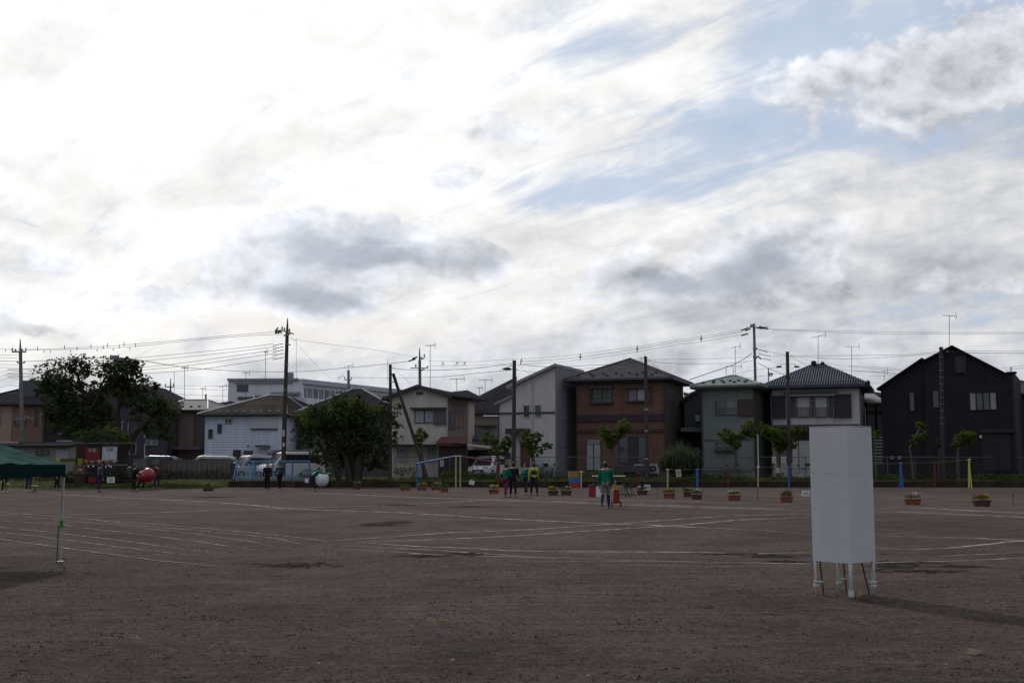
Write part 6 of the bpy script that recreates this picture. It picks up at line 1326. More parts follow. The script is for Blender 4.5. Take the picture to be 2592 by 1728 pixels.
navy = cloth('navy', (.025, .025, .05)); blackc = cloth('black', (.013, .012, .017)); greenc = cloth('team_green', (.008, .11, .07)); plum = cloth('plum', (.04, .018, .05)); khaki = cloth('khaki', (.13, .125, .11)); lime = cloth('lime', (.28, .36, .03)); magenta = cloth('magenta', (.10, .02, .06)); slatec = cloth('slate', (.045, .05, .07)); lavender = cloth('lavender_shoe', (.25, .18, .36)); blueshoe = cloth('blue_shoe', (.05, .22, .42)); redshoe = cloth('red_shoe', (.16, .03, .03)); whitec = cloth('white', (.5, .5, .52)); redc = cloth('red', (.22, .02, .03)); maroonc = cloth('maroon', (.10, .02, .035))
person(G(250, 1244), 40, 'person in a slate top and loose plum trousers standing left of the red ball group', slatec, plum, 1.68, vest=None, shoe=blackc)
person(G(338, 1244), 60, 'person in all dark clothes at the left end of the red ball', blackc, blackc, 1.62, arms=((35, 40), (30, 45)), legs=((8, 0), (-8, 5)))
person(G(357, 1240), 100, 'dark haired person bending behind the red ball, knees bent', navy, blackc, 1.55, lean=35, arms=((60, 20), (55, 25)), legs=((25, 50), (-15, 15)))
person(G(396, 1237), -85, 'person with dark red top and navy trousers at the red ball right end', maroonc, navy, 1.66, arms=((45, 30), (40, 35)), legs=((12, 5), (-12, 8)), cap=maroonc)
person(G(676, 1243), 175, 'person in a long black coat with a white mask by the blue fence', blackc, blackc, 1.70, long_top=True, mask=whitec, legs=((6, 4), (-4, 6)))
person(G(707, 1242), -150, 'person in a green bib and dark cap with a bag by the blue fence', navy, blackc, 1.70, vest=greenc, cap=blackc, bag=navy, legs=((6, 4), (-8, 10)), arms=((25, 60), (5, 15)))
person(G(791, 1243), 90, 'person in a green top bending forward to push the white ball', greenc, plum, 1.66, lean=48, arms=((75, 10), (70, 15)), legs=((20, 25), (-25, 10)))
person(G(1281, 1258), 40, 'person in green shirt, plum trousers and blue shoes at the left of the group', greenc, magenta, 1.66, shoe=blueshoe, legs=((8, 4), (-12, 6)), arms=((20, 50), (10, 20)))
person(G(1299, 1258), 10, 'person dressed in black seen from behind, second from left in the group', blackc, blackc, 1.72, legs=((10, 2), (-10, 4)), spread=.06, arms=((15, 35), (10, 35)))
person(G(1331, 1252), -110, 'person in a green team shirt with a red hairband and lavender shoes', greenc, navy, 1.66, shoe=lavender, arms=((30, 70), (15, 40)), cap=None, hair=mat('reddish_hair', (.07, .012, .015), .7))
person(G(1352, 1254), -20, 'person with lime yellow sleeves under a navy vest, rightmost of the group', lime, blackc, 1.70, vest=navy, shoe=redshoe, legs=((8, 4), (-6, 4)), arms=((8, 10), (8, 20)), spread=.05)
man, SM, LM = person(G(1533, 1286), 12, 'person in a green team shirt, khaki shorts and navy leggings walking with a line marker', greenc, khaki, 1.74, shorts=khaki, leggings=navy, shoe=redshoe, legs=((-14, 22), (12, 2)), arms=((4, 28), (26, 22)), lean=4)
mb = MB(); 
person(G(72, 1243), 150, 'person in dark trousers with pale shoes seen under the tent canopy', navy, navy, 1.7, shoe=whitec); person(G(144, 1240), 90, 'person in black at the corner pole of the tent, mostly hidden by the canopy', blackc, blackc, 1.68); person(G(11, 1246), 120, 'person bending at the left edge of the photo under the canopy', navy, navy, 1.6, lean=30, shoe=whitec)

# ------------------------------------------------------------------ game props
ballr = mat('red_ball_skin', (.22, .008, .020), .35, .15, 1.5, spec=.5, bump=.1); ballw = mat('white_ball_skin', (.55, .58, .64), .4, .05, 1.2, spec=.5, bump=.1)
def lumpball(loc, rs, label, m, lobes):
    th = thing('giant_ball', loc, label, 'giant ball'); L0 = Vector(loc)
    bm_ = MB()
    for (dx_, dz_, rx, rz) in lobes: bm_.ell(L0+Vector((dx_, 0, dz_)), rx, rs, rz, 22, 14)
    o = bm_.build('ball_skin', m, th, smooth=True); rm_ = o.modifiers.new('merge', 'REMESH'); rm_.mode = 'VOXEL'; rm_.voxel_size = .035; rm_.use_smooth_shade = True; sm = o.modifiers.new('soft', 'SMOOTH'); sm.iterations = 8
    mb = MB(); dx_, dz_, rx, rz = lobes[0]; mb.tube([L0+Vector((dx_-rx*.96, -rs*.2, dz_+.05)), L0+Vector((dx_-rx*.96-.05, -rs*.2, dz_+.06))], .05, 8); mb.build('valve', frame_dark, th); return th
q = G(372, 1240); b = Vector((q.x, q.y-.3, .45)); lumpball(b, .42, 'big soft red ball carried by three people', ballr, [(-.18, .38, .36, .36), (.12, .46, .42, .44)])
q = G(812, 1233); b = Vector((q.x, q.y-.2, 0)); lumpball(b, .48, 'big white ball being pushed in front of the round tree', ballw, [(-.28, .74, .34, .34), (.10, .56, .48, .54)])
sg = thing('small_sign', G(776, 1238), 'small white notice hung on a navy bag left of the white ball', 'notice'); q = G(776, 1238)
mb = MB(); mb.bx(q.x-.11, q.x+.11, q.y-.03, q.y, .42, .66); mb.build('paper', mat('white_paper', (.62, .62, .66), .8), sg); mb = MB(); mb.bx(q.x-.12, q.x+.12, q.y+.005, q.y+.12, .16, .44); mb.build('bag', navy, sg, bevel=.02); mb = MB(); mb.bx(q.x-.02, q.x+.02, q.y+.02, q.y+.06, 0, .16); mb.build('stake', frame_light, sg)
# line marker cart
lm = thing('line_marker', G(1560, 1282), 'red wheeled line marker with a yellow lid pushed by the walking man', 'line marker'); q = G(1560, 1282); redp = mat('red_plastic', (.17, .012, .016), .5); yel = mat('yellow_plastic', (.42, .30, .03), .5)
mb = MB(); mb.ext([q+Vector((-.13, -.1, .12)), q+Vector((.13, -.1, .12)), q+Vector((.10, -.1, .66)), q+Vector((-.10, -.1, .66))], (0, .25, 0)); mb.build('hopper', redp, lm, bevel=.02)
for s in (-1, 1): mb = MB(); c = q+Vector((.17*s, 0, .10)); mb.tube([c-Vector((.02, 0, 0)), c+Vector((.02, 0, 0))], .10, 14); mb.build('wheel', tyre_m, lm)
mb = MB(); mb.tube([q+Vector((0, .1, .6)), q+Vector((-.05, -.3, .95)), q+Vector((-.15, -.35, .98))], .014, 6); mb.build('handle', frame_light, lm)
yp = thing('flower_pot', G(1558, 1262)+Vector((0, .4, 0)), 'small yellow flowering pot behind the red line marker', 'flower pot'); q = G(1558, 1262)+Vector((0, .4, 0)); mb = MB(); mb.tube([q, q+Vector((0, 0, .3))], [.1, .14], 10); mb.build('pot', mat('pale_pot', (.3, .25, .2), .8), yp); mb = MB(); leaves(mb, q+Vector((0, 0, .45)), (.16, .16, .22), 160, .04, rng, 0); mb.build('flowers', leafmat('yellow_petals', (.25, .22, .03), (.5, .4, .06), .3), yp)['kind'] = 'stuff'
# red and white bins and table with A-frames
def bin_(px, py, label, m, w=.36):
    q = G(px, py); th = thing('tall_bin', q, label, 'bin'); mb = MB(); mb.add([q+Vector((x*w*k, y*.2*k, z)) for z, k in ((0, .5), (.52, .42)) for x, y in ((-1, -1), (1, -1), (1, 1), (-1, 1))], [(3, 2, 1, 0), (4, 5, 6, 7), (0, 1, 5, 4), (1, 2, 6, 5), (2, 3, 7, 6), (3, 0, 4, 7)]); mb.build('shell', m, th, bevel=.01)
    mb = MB(); mb.bx(q.x-w*.36, q.x+w*.36, q.y-.14, q.y+.14, .522, .60); mb.build('rim', mat('bin_dark', (.06, .02, .03), .6) if m == redp2 else frame_dark, th)
redp2 = mat('crimson_plastic', (.20, .010, .025), .5); bin_(1499, 1257, 'red tapering bin standing left of the walking man', redp2); bin_(1519, 1258, 'white tapering bin right beside the red one', mat('white_plastic', (.45, .50, .60), .6))
tb = thing('folding_table', G(1540, 1252), 'long folding table with a white top behind the walking man', 'table'); q0, q1 = G(1501, 1252), G(1584, 1252); zt_ = .98
mb = MB(); mb.bx(q0.x, q1.x, q0.y, q0.y+.6, zt_-.03, zt_); mb.build('tabletop', mat('table_white', (.62, .60, .58), .5), tb)
for x in (q0.x+.12, q1.x-.12):
    for y in (q0.y+.06, q0.y+.54): mb = MB(); mb.bx(x-.015, x+.015, y-.015, y+.015, 0, zt_-.032); mb.build('leg', frame_dark, tb)
def aframe(px, label, m, w=.5, h=.75):
    q = G(px, 1257); th = thing('trestle_board', q, label, 'trestle'); 
    for s in (-1, 1):
        mb = MB(); mb.tube([q+Vector((s*w*.5+.18, -.12, 0)), q+Vector((s*w*.5-.14, 0, h))], .022, 6); mb.build('leg', frame_dark, th); mb = MB(); mb.tube([q+Vector((s*w*.5+.05, .35, 0)), q+Vector((s*w*.5-.14, 0, h))], .022, 6); mb.build('leg', frame_dark, th)
    for zz in (.12, .42, h): mb = MB(); mb.tube([q+Vector((-w*.5+.15-.3*zz/h, -.06, zz)), q+Vector((w*.5+.15-.3*zz/h, -.06, zz))], .018, 6); mb.build('crossbar', frame_dark, th)
    if m: mb = MB(); mb.ext([q+Vector((-w*.4+.1, -.10, .14)), q+Vector((w*.4+.1, -.10, .14)), q+Vector((w*.4-.1, -.06, h*.75)), q+Vector((-w*.4-.1, -.06, h*.75))], (0, .015, 0)); mb.build('panel', m, th)
aframe(1572, 'dark trestle frame with a pale patterned panel right of the line marker', mat('pale_pattern', (.16, .17, .15), .8, .6, 9)); aframe(1591, 'empty dark trestle frame, rightmost under the table end', None, .3)
# coloured vaulting box
vb = thing('vaulting_box', G(1444, 1232), 'vaulting box of slanted yellow, blue and red layers before the bed', 'vaulting box'); q = G(1444, 1232); q.y = 77.4
for (za, zb2, wa, wb, c, nm) in ((0, .33, .40, .37, (.26, .03, .035), 'red_layer'), (.335, .68, .37, .35, (.035, .12, .30), 'blue_layer'), (.685, .90, .35, .34, (.26, .17, .05), 'yellow_layer'), (.905, 1.08, .34, .34, (.24, .13, .05), 'padded_top')):
    mb = MB(); o1, o2 = (.18-za*.16), (.18-zb2*.16); mb.add([q+Vector((x*w-o+.05, y*.3, z)) for z, w, o in ((za, wa, -o1), (zb2, wb, -o2)) for x, y in ((-1, -1), (1, -1), (1, 1), (-1, 1))], [(3, 2, 1, 0), (4, 5, 6, 7), (0, 1, 5, 4), (1, 2, 6, 5), (2, 3, 7, 6), (3, 0, 4, 7)]); mb.build(nm, mat('vault_'+nm, c, .6, .1, 3), vb, bevel=.012)
# planters
terra = mat('brick_red_plastic', (.165, .050, .036), .7, .15, 3)
fcols = {'y': ((.35, .26, .03), (.55, .42, .06)), 'w': ((.40, .40, .38), (.62, .62, .60)), 'o': ((.35, .12, .02), (.5, .2, .04)), 'g': ((.05, .08, .02), (.12, .17, .04))}
def planter(px, py, wpx, label, cols='gy', dark=False, seed=1):
    q = G(px, py); pm = 2900/q.y; w = wpx/pm*.5; r = random.Random(seed); th = thing('flower_planter', q, label, 'planter', 'flower planters along the far side of the track'); h = .24
    m = mat('dark_brown_plastic', (.07, .03, .025), .7) if dark else terra
    mb = MB(); mb.add([q+Vector((x*w*k, y*.16*k, z)) for z, k in ((.02, .82), (h-.04, .95)) for x, y in ((-1, -1), (1, -1), (1, 1), (-1, 1))], [(3, 2, 1, 0), (4, 5, 6, 7), (0, 1, 5, 4), (1, 2, 6, 5), (2, 3, 7, 6), (3, 0, 4, 7)]); mb.build('trough', m, th, bevel=.012)
    mb = MB(); mb.bx(q.x-w, q.x+w, q.y-.17, q.y+.17, h-.038, h); mb.build('rim', m, th, bevel=.006)
    for s in (-1, 1): mb = MB(); mb.bx(q.x+s*w*.6-.05, q.x+s*w*.6+.05, q.y-.10, q.y+.10, 0, .019); mb.build('foot', m, th)
    mb = MB()
    full = r.uniform(.6, 1.35)
    for k in range(7): ks = full*r.uniform(.55, 1.25); leaves(mb, q+Vector((w*.85*(k-3)/3.5, r.uniform(-.04, .04), h+.06+.05*ks)), (.12, .13, .11*ks), int(55*ks), .028, r, 0)
    mb.build('foliage', leafmat('planter_leaves', (.035, .055, .016), (.10, .14, .035), .35), th)['kind'] = 'stuff'
    for j, c in enumerate(cols):
        if c == 'g': continue
        mb = MB(); x0 = -w*.8 + 1.6*w*j/len(cols)
        for k in range(9): leaves(mb, q+Vector((x0+r.uniform(0, 1.6*w/len(cols)), r.uniform(-.1, .1), h+.14+r.uniform(-.03, .08))), (.045, .045, .03), 14, .026, r, 0, 1.0)
        mb.build('blossoms', leafmat('petal_'+c, *fcols[c], .3), th)['kind'] = 'stuff'
    th.rotation_euler = (0, 0, R(r.uniform(-9, 9)))
PL = [(527, 1243, 26, 'potted yellow flowers alone on the grass edge left of the blue fence', 'yy', 1), (735, 1233, 26, 'dim brown planter below the blue fence', 'g', 1), (904, 1238, 17, 'small dim pinkish planter below the round tree', 'w', 1),
 (1026, 1241, 27, 'planter left of the blue post, leaves mostly green', 'gg', 0), (1069, 1241, 25, 'planter with bright yellow flowers at the foot of the blue post', 'yy', 0), (1104, 1240, 27, 'planter with pale yellow flowers, back one of a close pair by the yellow posts', 'yw', 0), (1125, 1245, 20, 'short planter, front one of the close pair by the yellow posts', 'g', 0),
 (1250, 1249, 26, 'planter with white and yellow flowers at the left of the standing group', 'wy', 0), (1400, 1253, 26, 'planter with mustard flowers left of the vaulting box', 'yy', 1), (1433, 1253, 28, 'planter with sparse white flowers just under the vaulting box', 'gw', 1),
 (1625, 1252, 27, 'planter with white flowers under the red post', 'wg', 1), (1694, 1261, 30, 'planter full of golden flowers under the cream post', 'yy', 0), (1740, 1257, 22, 'dark small planter half behind the white flowered one', 'gy', 1), (1764, 1264, 28, 'planter with tall greenery and white flowers in front of the blue post', 'gw', 1),
 (1858, 1266, 33, 'planter with white flowers left and yellow right, in front of the sea green house', 'wy', 0), (1990, 1271, 32, 'planter with yellow flowers below the blue post left of the white box', 'gy', 0), (2310, 1277, 40, 'planter with pale green and white flowers right of the white box', 'gw', 0), (2485, 1281, 42, 'rightmost planter with orange and yellow flowers', 'oy', 1)]
for i, (px, py, w, lab, c, d) in enumerate(PL): planter(px, py, w, lab, c, bool(d), i)

# ------------------------------------------------------------------ coloured bars and posts
cols = {'blue': mat('bar_blue', (.025, .10, .32), .45), 'red': mat('bar_red', (.095, .014, .014), .6), 'cream': mat('bar_cream', (.36, .34, .22), .5), 'yellow': mat('bar_yellow', (.40, .40, .09), .5)}
gf = thing('bar_gate', G(1160, 1233), 'gate of sloping blue and red poles meeting at two cream posts', 'pole gate'); YG = 76.6
def seg(root, px0, py0, px1, py1, Y0, Y1, r, m, name): mb = MB(); mb.tube([P(px0, py0, Y0), P(px1, py1, Y1)], r, 8); return mb.build(name, m, root)
for (px, pt, c) in ((1055, 1172, 'blue'), (1154, 1154, 'cream'), (1165, 1154, 'cream'), (1262, 1170, 'red')):
    q = P(px, 1232, YG); t = P(px, pt, YG); mb = MB(); mb.tube([(q.x, YG, 0), (t.x, YG, t.z)], .045, 8); mb.build('post', cols[c], gf)
seg(gf, 1055, 1173, 1153, 1154, YG, YG, .05, cols['blue'], 'sloping_pole'); seg(gf, 1166, 1154, 1268, 1172, YG, YG, .04, mat('pole_rust', (.14, .05, .05), .6), 'sloping_pole'); seg(gf, 1148, 1154, 1168, 1154, YG-.05, YG-.05, .04, cols['cream'], 'top_link')
seg(gf, 1055, 1173, 1062, 1232, YG, YG+.6, .035, cols['blue'], 'brace'); seg(gf, 1262, 1172, 1252, 1204, YG, YG+.5, .03, cols['red'], 'brace')
mb = MB(); q = P(1060, 1192, YG-.1); mb.bx(q.x-.12, q.x+.12, YG-.14, YG-.1, q.z-.3, q.z+.2); mb.build('board', mat('grey_board', (.16, .16, .19), .8), gf)
hb = thing('horizontal_bars', G(1800, 1234), 'row of exercise bars on cream, blue and red posts before the houses', 'horizontal bars'); YH = 77.0
def bars(root, posts, Y=YH):
    tops = []
    for (px, pt, c, r) in posts:
        q = P(px, 1232, Y); t = P(px, pt, Y); mb = MB(); mb.tube([(q.x, Y, 0), (t.x, Y, t.z)], r, 10); o = mb.build('post', cols[c], root); tops.append(t)
        mb = MB(); mb.tube([t-Vector((.10, 0, 0)), t+Vector((.10, 0, 0))], .05, 8); mb.build('socket', cols[c], o)
    for a, b in zip(tops, tops[1:]): mb = MB(); mb.tube([a+Vector((.1, 0, 0)), b-Vector((.1, 0, 0))], .014, 6); mb.build('bar', mat('bar_steel', (.13, .12, .12), .5, metal=.5), root)
bars(hb, [(1690, 1188, 'cream', .05), (1765, 1188, 'blue', .07), (1843, 1186, 'red', .055), (1919, 1182, 'cream', .045), (1997, 1182, 'blue', .06)])
hb2 = thing('horizontal_bars', G(2366, 1236), 'row of higher bars on blue, red and yellow posts right of the white box', 'horizontal bars'); bars(hb2, [(2200, 1175, 'cream', .05), (2280, 1172, 'blue', .07), (2366, 1170, 'red', .06), (2453, 1163, 'yellow', .06)], 76.0)
seg(hb2, 2453, 1166, 2460, 1238, 76, 75.6, .035, cols['yellow'], 'brace'); seg(hb2, 2280, 1176, 2286, 1234, 76, 75.8, .035, cols['blue'], 'brace')
def post1(px, pt, c, label, r=.05, Y=YH, cap=True):
    q = P(px, 1232, Y); t = P(px, pt, Y); th = thing('painted_post', (q.x, Y, 0), label, 'post', 'single painted posts'); mb = MB(); mb.tube([(q.x, Y, 0), (t.x, Y, t.z)], r, 10); mb.build('shaft', cols[c], th)
    if cap: mb = MB(); mb.tube([t-Vector((.12, 0, .03)), t+Vector((.12, 0, -.03))], .05, 8); mb.build('cap', cols[c], th)
post1(1471, 1193, 'cream', 'cream post between the vaulting box and the walking man'); post1(1617, 1197, 'red', 'short red post in front of the left air conditioner')
fp_ = thing('flag_pole', P(1919, 1182, YH-.1), 'thin white flag pole rising behind the cream bar post', 'pole'); mb = MB(); mb.tube([P(1920, 1190, YH+.12), P(1918, 1102, YH+.12)], .035, 8); mb.build('shaft', mat('pole_white', (.45, .46, .48), .5), fp_); mb = MB(); mb.ell(P(1918, 1101, YH+.12), .06, .06, .05, 8, 5); mb.build('finial', steel, fp_)
tk2 = thing('thin_stake', G(1917, 1268), 'thin dark stake standing in front of the cream bar post', 'stake'); q = G(1917, 1267); mb = MB(); mb.tube([q, P(1918, 1233, q.y)], .015, 5); mb.build('shaft', frame_dark, tk2)
tk3 = thing('thin_stake', G(1665, 1262), 'thin dark stake between the white flowered and golden planters', 'stake'); q = G(1665, 1262); mb = MB(); mb.tube([q, P(1665, 1232, q.y)], .012, 5); mb.build('shaft', frame_dark, tk3)
tk4 = thing('thin_stake', G(2564, 1280), 'thin dark stake near the right edge beyond the last planter', 'stake'); q = G(2564, 1280); mb = MB(); mb.tube([q, P(2564, 1246, q.y)], .015, 5); mb.build('shaft', frame_dark, tk4)

# ------------------------------------------------------------------ paper notices
paper = mat('white_paper', (.62, .62, .66), .8); cream_p = mat('cream_paper', (.42, .40, .34), .8); ink = mat('ink', (.10, .10, .13), .8)
def notice(box, Y, label, m, lines=3, tilt=0, post=True, lean=.0, vertical=False):
    x0, y0, x1, y1 = box; a, b = P(x0, y0, Y), P(x1, y1, Y); c = (a+b)/2; w, h = (b.x-a.x)/2, (a.z-b.z)/2; th = thing('paper_notice', (c.x, Y, 0 if post else c.z), label, 'notice', 'paper notices around the field')
    tx = Vector((math.cos(R(tilt)), 0, math.sin(R(tilt)))); tz = Vector((-math.sin(R(tilt)), lean, math.cos(R(tilt))))
    mb = MB(); mb.box(c, tx*w, Vector((0, .01, 0)), tz*h); sh = mb.build('sheet', m, th)
    for k in range(lines):
        mb = MB()
        if vertical: mb.box(c + tx*w*(-.6+1.2*(k+.5)/lines) - Vector((0, .013, 0)), tx*.012, Vector((0, .002, 0)), tz*h*.7)
        else: mb.box(c + tz*h*(.6-1.2*(k+.5)/lines) - Vector((0, .013+lean*.0, 0)), tx*w*.75, Vector((0, .002, 0)), tz*.012)
        mb.build('text_line', ink, sh)
    if post: mb = MB(); mb.tube([(c.x, Y+.03, 0), c+Vector((0, .03, -h*.2))], .012, 5); mb.build('stake', frame_dark, th)
notice((1188, 1215, 1201, 1226), 74, 'tilted white notice on a short stake right of the cream posts', paper, 2, -12)
notice((1631, 1226, 1646, 1239), 62, 'white notice standing in front of the brown house pole', paper, 4, 0); notice((2030, 1241, 2049, 1255), 56, 'white notice on a stake at the left edge of the white box', paper, 3, -3)
notice((271, 1207, 290, 1221), 74, 'bright white notice at the foot of the left boards', paper, 5, 0, vertical=True)
notice((1711, 1188, 1724, 1206), 76.9, 'cream notice hanging askew from the exercise bar', cream_p, 4, 6, post=False, vertical=True); notice((1114, 1164, 1123, 1180), 76.5, 'pale notice hanging from the sloping blue pole', mat('grey_paper', (.34, .34, .38), .8), 3, 0, post=False, vertical=True)
notice((1954, 1155, 1965, 1171), 79.6, 'left of two notices fixed to the tree beside the two lamp pole', cream_p, 3, post=False); notice((1977, 1155, 1990, 1171), 79.6, 'right of two notices fixed to the tree beside the two lamp pole', cream_p, 4, post=False); notice((1965, 1184, 1974, 1196), 79.6, 'small notice low on the tree beside the two lamp pole', cream_p, 2, post=False)
notice((2550, 1167, 2561, 1177), 84.0, 'small pale plaque on the fence below the black house', mat('grey_paper', (.34, .34, .38), .8), 2, post=False)
for k in range(3): pass
notice((2548, 1152, 2560, 1165), 84.0, 'grey three line plaque above the small one on the black house fence', mat('plaque_dark', (.12, .14, .15), .8), 3, post=False)

# ------------------------------------------------------------------ boards and hut at the left
YB = 77.4
def board(box, label, m, fm, text, tm):
    x0, y0, x1, y1 = box; a, b = P(x0, y0, YB), P(x1, y1, YB); th = thing('team_board', ((a.x+b.x)/2, YB, b.z), label, 'board', 'team boards under the dark tree')
    mb = MB(); mb.bx(a.x, b.x, YB-.02, YB+.02, b.z, a.z); mb.build('panel', m, th); mb = MB()
    for (u0, u1, v0, v1) in ((a.x-.04, b.x+.04, a.z, a.z+.04), (a.x-.04, b.x+.04, b.z-.04, b.z), (a.x-.04, a.x, b.z, a.z), (b.x, b.x+.04, b.z, a.z)): mb.bx(u0, u1, YB-.035, YB+.035, v0, v1)
    mb.build('frame', fm, th)
    if text:
        fcu = bpy.data.curves.new('lettering', 'FONT'); fcu.body = text; fcu.size = .27; fcu.extrude = .004; fcu.align_x = 'CENTER'; fcu.align_y = 'CENTER'
        o = bpy.data.objects.new('lettering', fcu); COL.objects.link(o); o.rotation_euler = (math.pi/2, 0, 0); o.location = (0, -.032, (a.z-b.z)*.82); o.parent = th; fcu.materials.append(tm)
        bpy.context.view_layer.update(); me = bpy.data.meshes.new_from_object(o.evaluated_get(bpy.context.evaluated_depsgraph_get())); bpy.data.objects.remove(o)
        o = bpy.data.objects.new('lettering', me); COL.objects.link(o); o.rotation_euler = (math.pi/2, 0, 0); o.location = (0, -.032, (a.z-b.z)*.82); o.parent = th
board((216, 1134, 252, 1164), 'dark red team board with pale characters at its top', mat('board_red', (.14, .012, .02), .7), mat('board_frame', (.05, .03, .04), .7), '紅組', mat('pale_letter', (.45, .35, .36), .8))
board((261, 1132, 294, 1163), 'pale grey team board with dark characters at its top, right of the red one', mat('board_white', (.36, .39, .46), .7), frame_light, '白組', ink)
board((196, 1124, 214, 1158), 'dim maroon board at the left of the red team board', mat('board_maroon', (.05, .018, .02), .8), mat('board_frame', (.05, .03, .04), .7), None, None)
st = thing('play_frame', (P(265, 1200, 77.6).x, 77.6, 0), 'dark timber frame with a thin roof beam carrying the team boards', 'timber frame'); tmb = mat('dark_timber', (.045, .03, .028), .9, .3, 4)
for px in (196, 256, 300, 336): q = P(px, 1122, 77.65); mb = MB(); mb.bx(q.x-.05, q.x+.05, 77.6, 77.7, 0, q.z); mb.build('post', tmb, st)
for (x0, x1, y, m) in ((196, 340, 1121, mat('beam_grey', (.09, .09, .09), .8)), (214, 322, 1176, mat('rail_grey', (.16, .15, .15), .8)), (196, 340, 1215, tmb)): a, b = P(x0, y, 77.5), P(x1, y, 77.5); mb = MB(); mb.bx(a.x, b.x, 77.47, 77.57, a.z-.04, a.z+.04); mb.build('beam', m, st)
mb = MB(); a, b = P(160, 1208, 78.2), P(335, 1232, 78.2); mb.bx(a.x, b.x, 78.1, 78.6, 0, a.z); mb.build('deck_side', mat('deck_dark', (.022, .02, .02), .9), st)
gl_ = thing('pennant_string', P(265, 1166, 77.3), 'string of small coloured pennants and streamers under the team boards', 'pennants'); pc = [(.3, .3, .3), (.30, .26, .03), (.06, .02, .12), (.35, .10, .03), (.30, .28, .04), (.32, .10, .12), (.02, .16, .09), (.25, .03, .05), (.25, .24, .05), (.4, .4, .42)]
mb = MB(); mb.tube([P(212, 1163, 77.3), P(265, 1165, 77.3), P(300, 1162, 77.3)], .01, 4); mb.build('cord', black_wire, gl_)
for k in range(22):
    px = 216+81*k/21; a = P(px, 1164+rng.uniform(-1, 1), 77.28); h = rng.uniform(.12, .34); w = .06; c = pc[k % 10]
    mb = MB(); mb.ext([a-Vector((w, 0, 0)), a+Vector((w, 0, 0)), a+Vector((0, 0, -h))], (0, .01, 0)); mb.build('pennant', mat('pennant_%d' % (k % 10), c, .8), gl_)
for px, py in ((224, 1180), (236, 1180), (268, 1181), (276, 1178), (281, 1181)): mb = MB(); mb.ell(P(px, py, 77.25), .05, .05, .07, 7, 5); mb.build('paper_ball', paper, gl_)
yb = thing('yellow_banner', P(176, 1166, 78.0), 'yellow cloth banner, bright at both ends, left of the boards', 'banner'); Z = lambda px, py: P(px, py, 78.0)
for (x0, x1, y0, y1, c, nm) in ((143, 151, 1159, 1171, (.30, .32, .03), 'bright_end'), (151.2, 192.8, 1160, 1168, (.075, .08, .015), 'middle_cloth'), (193, 209, 1158, 1172, (.36, .38, .02), 'bright_end')):
    a, b = Z(x0, y0), Z(x1, y1); mb = MB(); mb.bx(a.x, b.x, 77.98, 78.02, b.z, a.z); mb.build(nm, mat('banner_%s_%d' % (nm, x0), c, .8, .25, 4), yb)
for px in (145, 207): mb = MB(); q = Z(px, 1160); mb.bx(q.x-.02, q.x+.02, 78.03, 78.07, 0, q.z); mb.build('pole', frame_dark, yb)
hu = thing('wooden_crate', P(198, 1198, 77.2), 'small brown crate with a white scrawled mark beneath the banner', 'crate'); a, b = P(185, 1178, 77.2), P(214, 1200, 77.2); mb = MB(); mb.bx(a.x, b.x, 77.2, 77.7, b.z, a.z); mb.build('box', mat('dull_brown', (.10, .07, .055), .9), hu)
mb = MB(); mb.tube([P(197, 1191, 77.17), P(201, 1187, 77.17), P(207, 1188, 77.17)], .02, 5); mb.tube([P(203, 1190, 77.17), P(208, 1190, 77.17)], .014, 5); mb.build('painted_mark', paper, hu); mb = MB(); mb.bx(a.x+.02, b.x-.02, 77.25, 77.65, .0, b.z-.003); mb.build('stand', tmb, hu)
rp_ = thing('red_panel', P(234, 1213, 75.5), 'dim red low panel behind the person in plum trousers', 'panel'); a, b = P(224, 1206, 75.5), P(243, 1221, 75.5); mb = MB(); mb.bx(a.x, b.x, 75.48, 75.52, b.z, a.z); mb.build('sheet', mat('dim_red', (.13, .02, .03), .8), rp_); mb = MB(); mb.bx(a.x+.05, a.x+.09, 75.53, 75.57, 0, a.z-.05); mb.bx(b.x-.09, b.x-.05, 75.53, 75.57, 0, a.z-.05); mb.build('stand', frame_dark, rp_)
for (x0, x1, y0, y1, c, lab) in ((334, 372, 1161, 1184, (.17, .16, .17), 'pale grey sheet panel behind the heads of the red ball group'), (385, 402, 1161, 1174, (.13, .16, .14), 'small greenish panel right of the pale grey sheet')):
    a, b = P(x0, y0, 80.6), P(x1, y1, 80.6); th = thing('sheet_panel', ((a.x+b.x)/2, 80.6, b.z), lab, 'panel'); mb = MB(); mb.bx(a.x, b.x, 80.58, 80.62, b.z, a.z); mb.build('sheet', mat('sheet_%d' % x0, c, .8), th); mb = MB(); mb.bx(a.x+.05, a.x+.1, 80.63, 80.68, .4, a.z); mb.bx(b.x-.1, b.x-.05, 80.63, 80.68, .4, a.z); mb.build('post', frame_dark, th)
lp = thing('white_mast', P(366, 1160, 82.6), 'short white mast with a knob beside the blue grey car', 'mast'); mb = MB(); mb.tube([P(366, 1160, 82.6), P(366, 1124, 82.6)], .04, 8); mb.build('shaft', mat('pole_white', (.45, .46, .48), .5), lp); mb = MB(); mb.ell(P(366, 1106, 82.6), .08, .08, .08, 8, 6); mb.tube([P(366, 1124, 82.6), P(366, 1106, 82.6)], .01, 5); mb.build('knob', steel, lp)
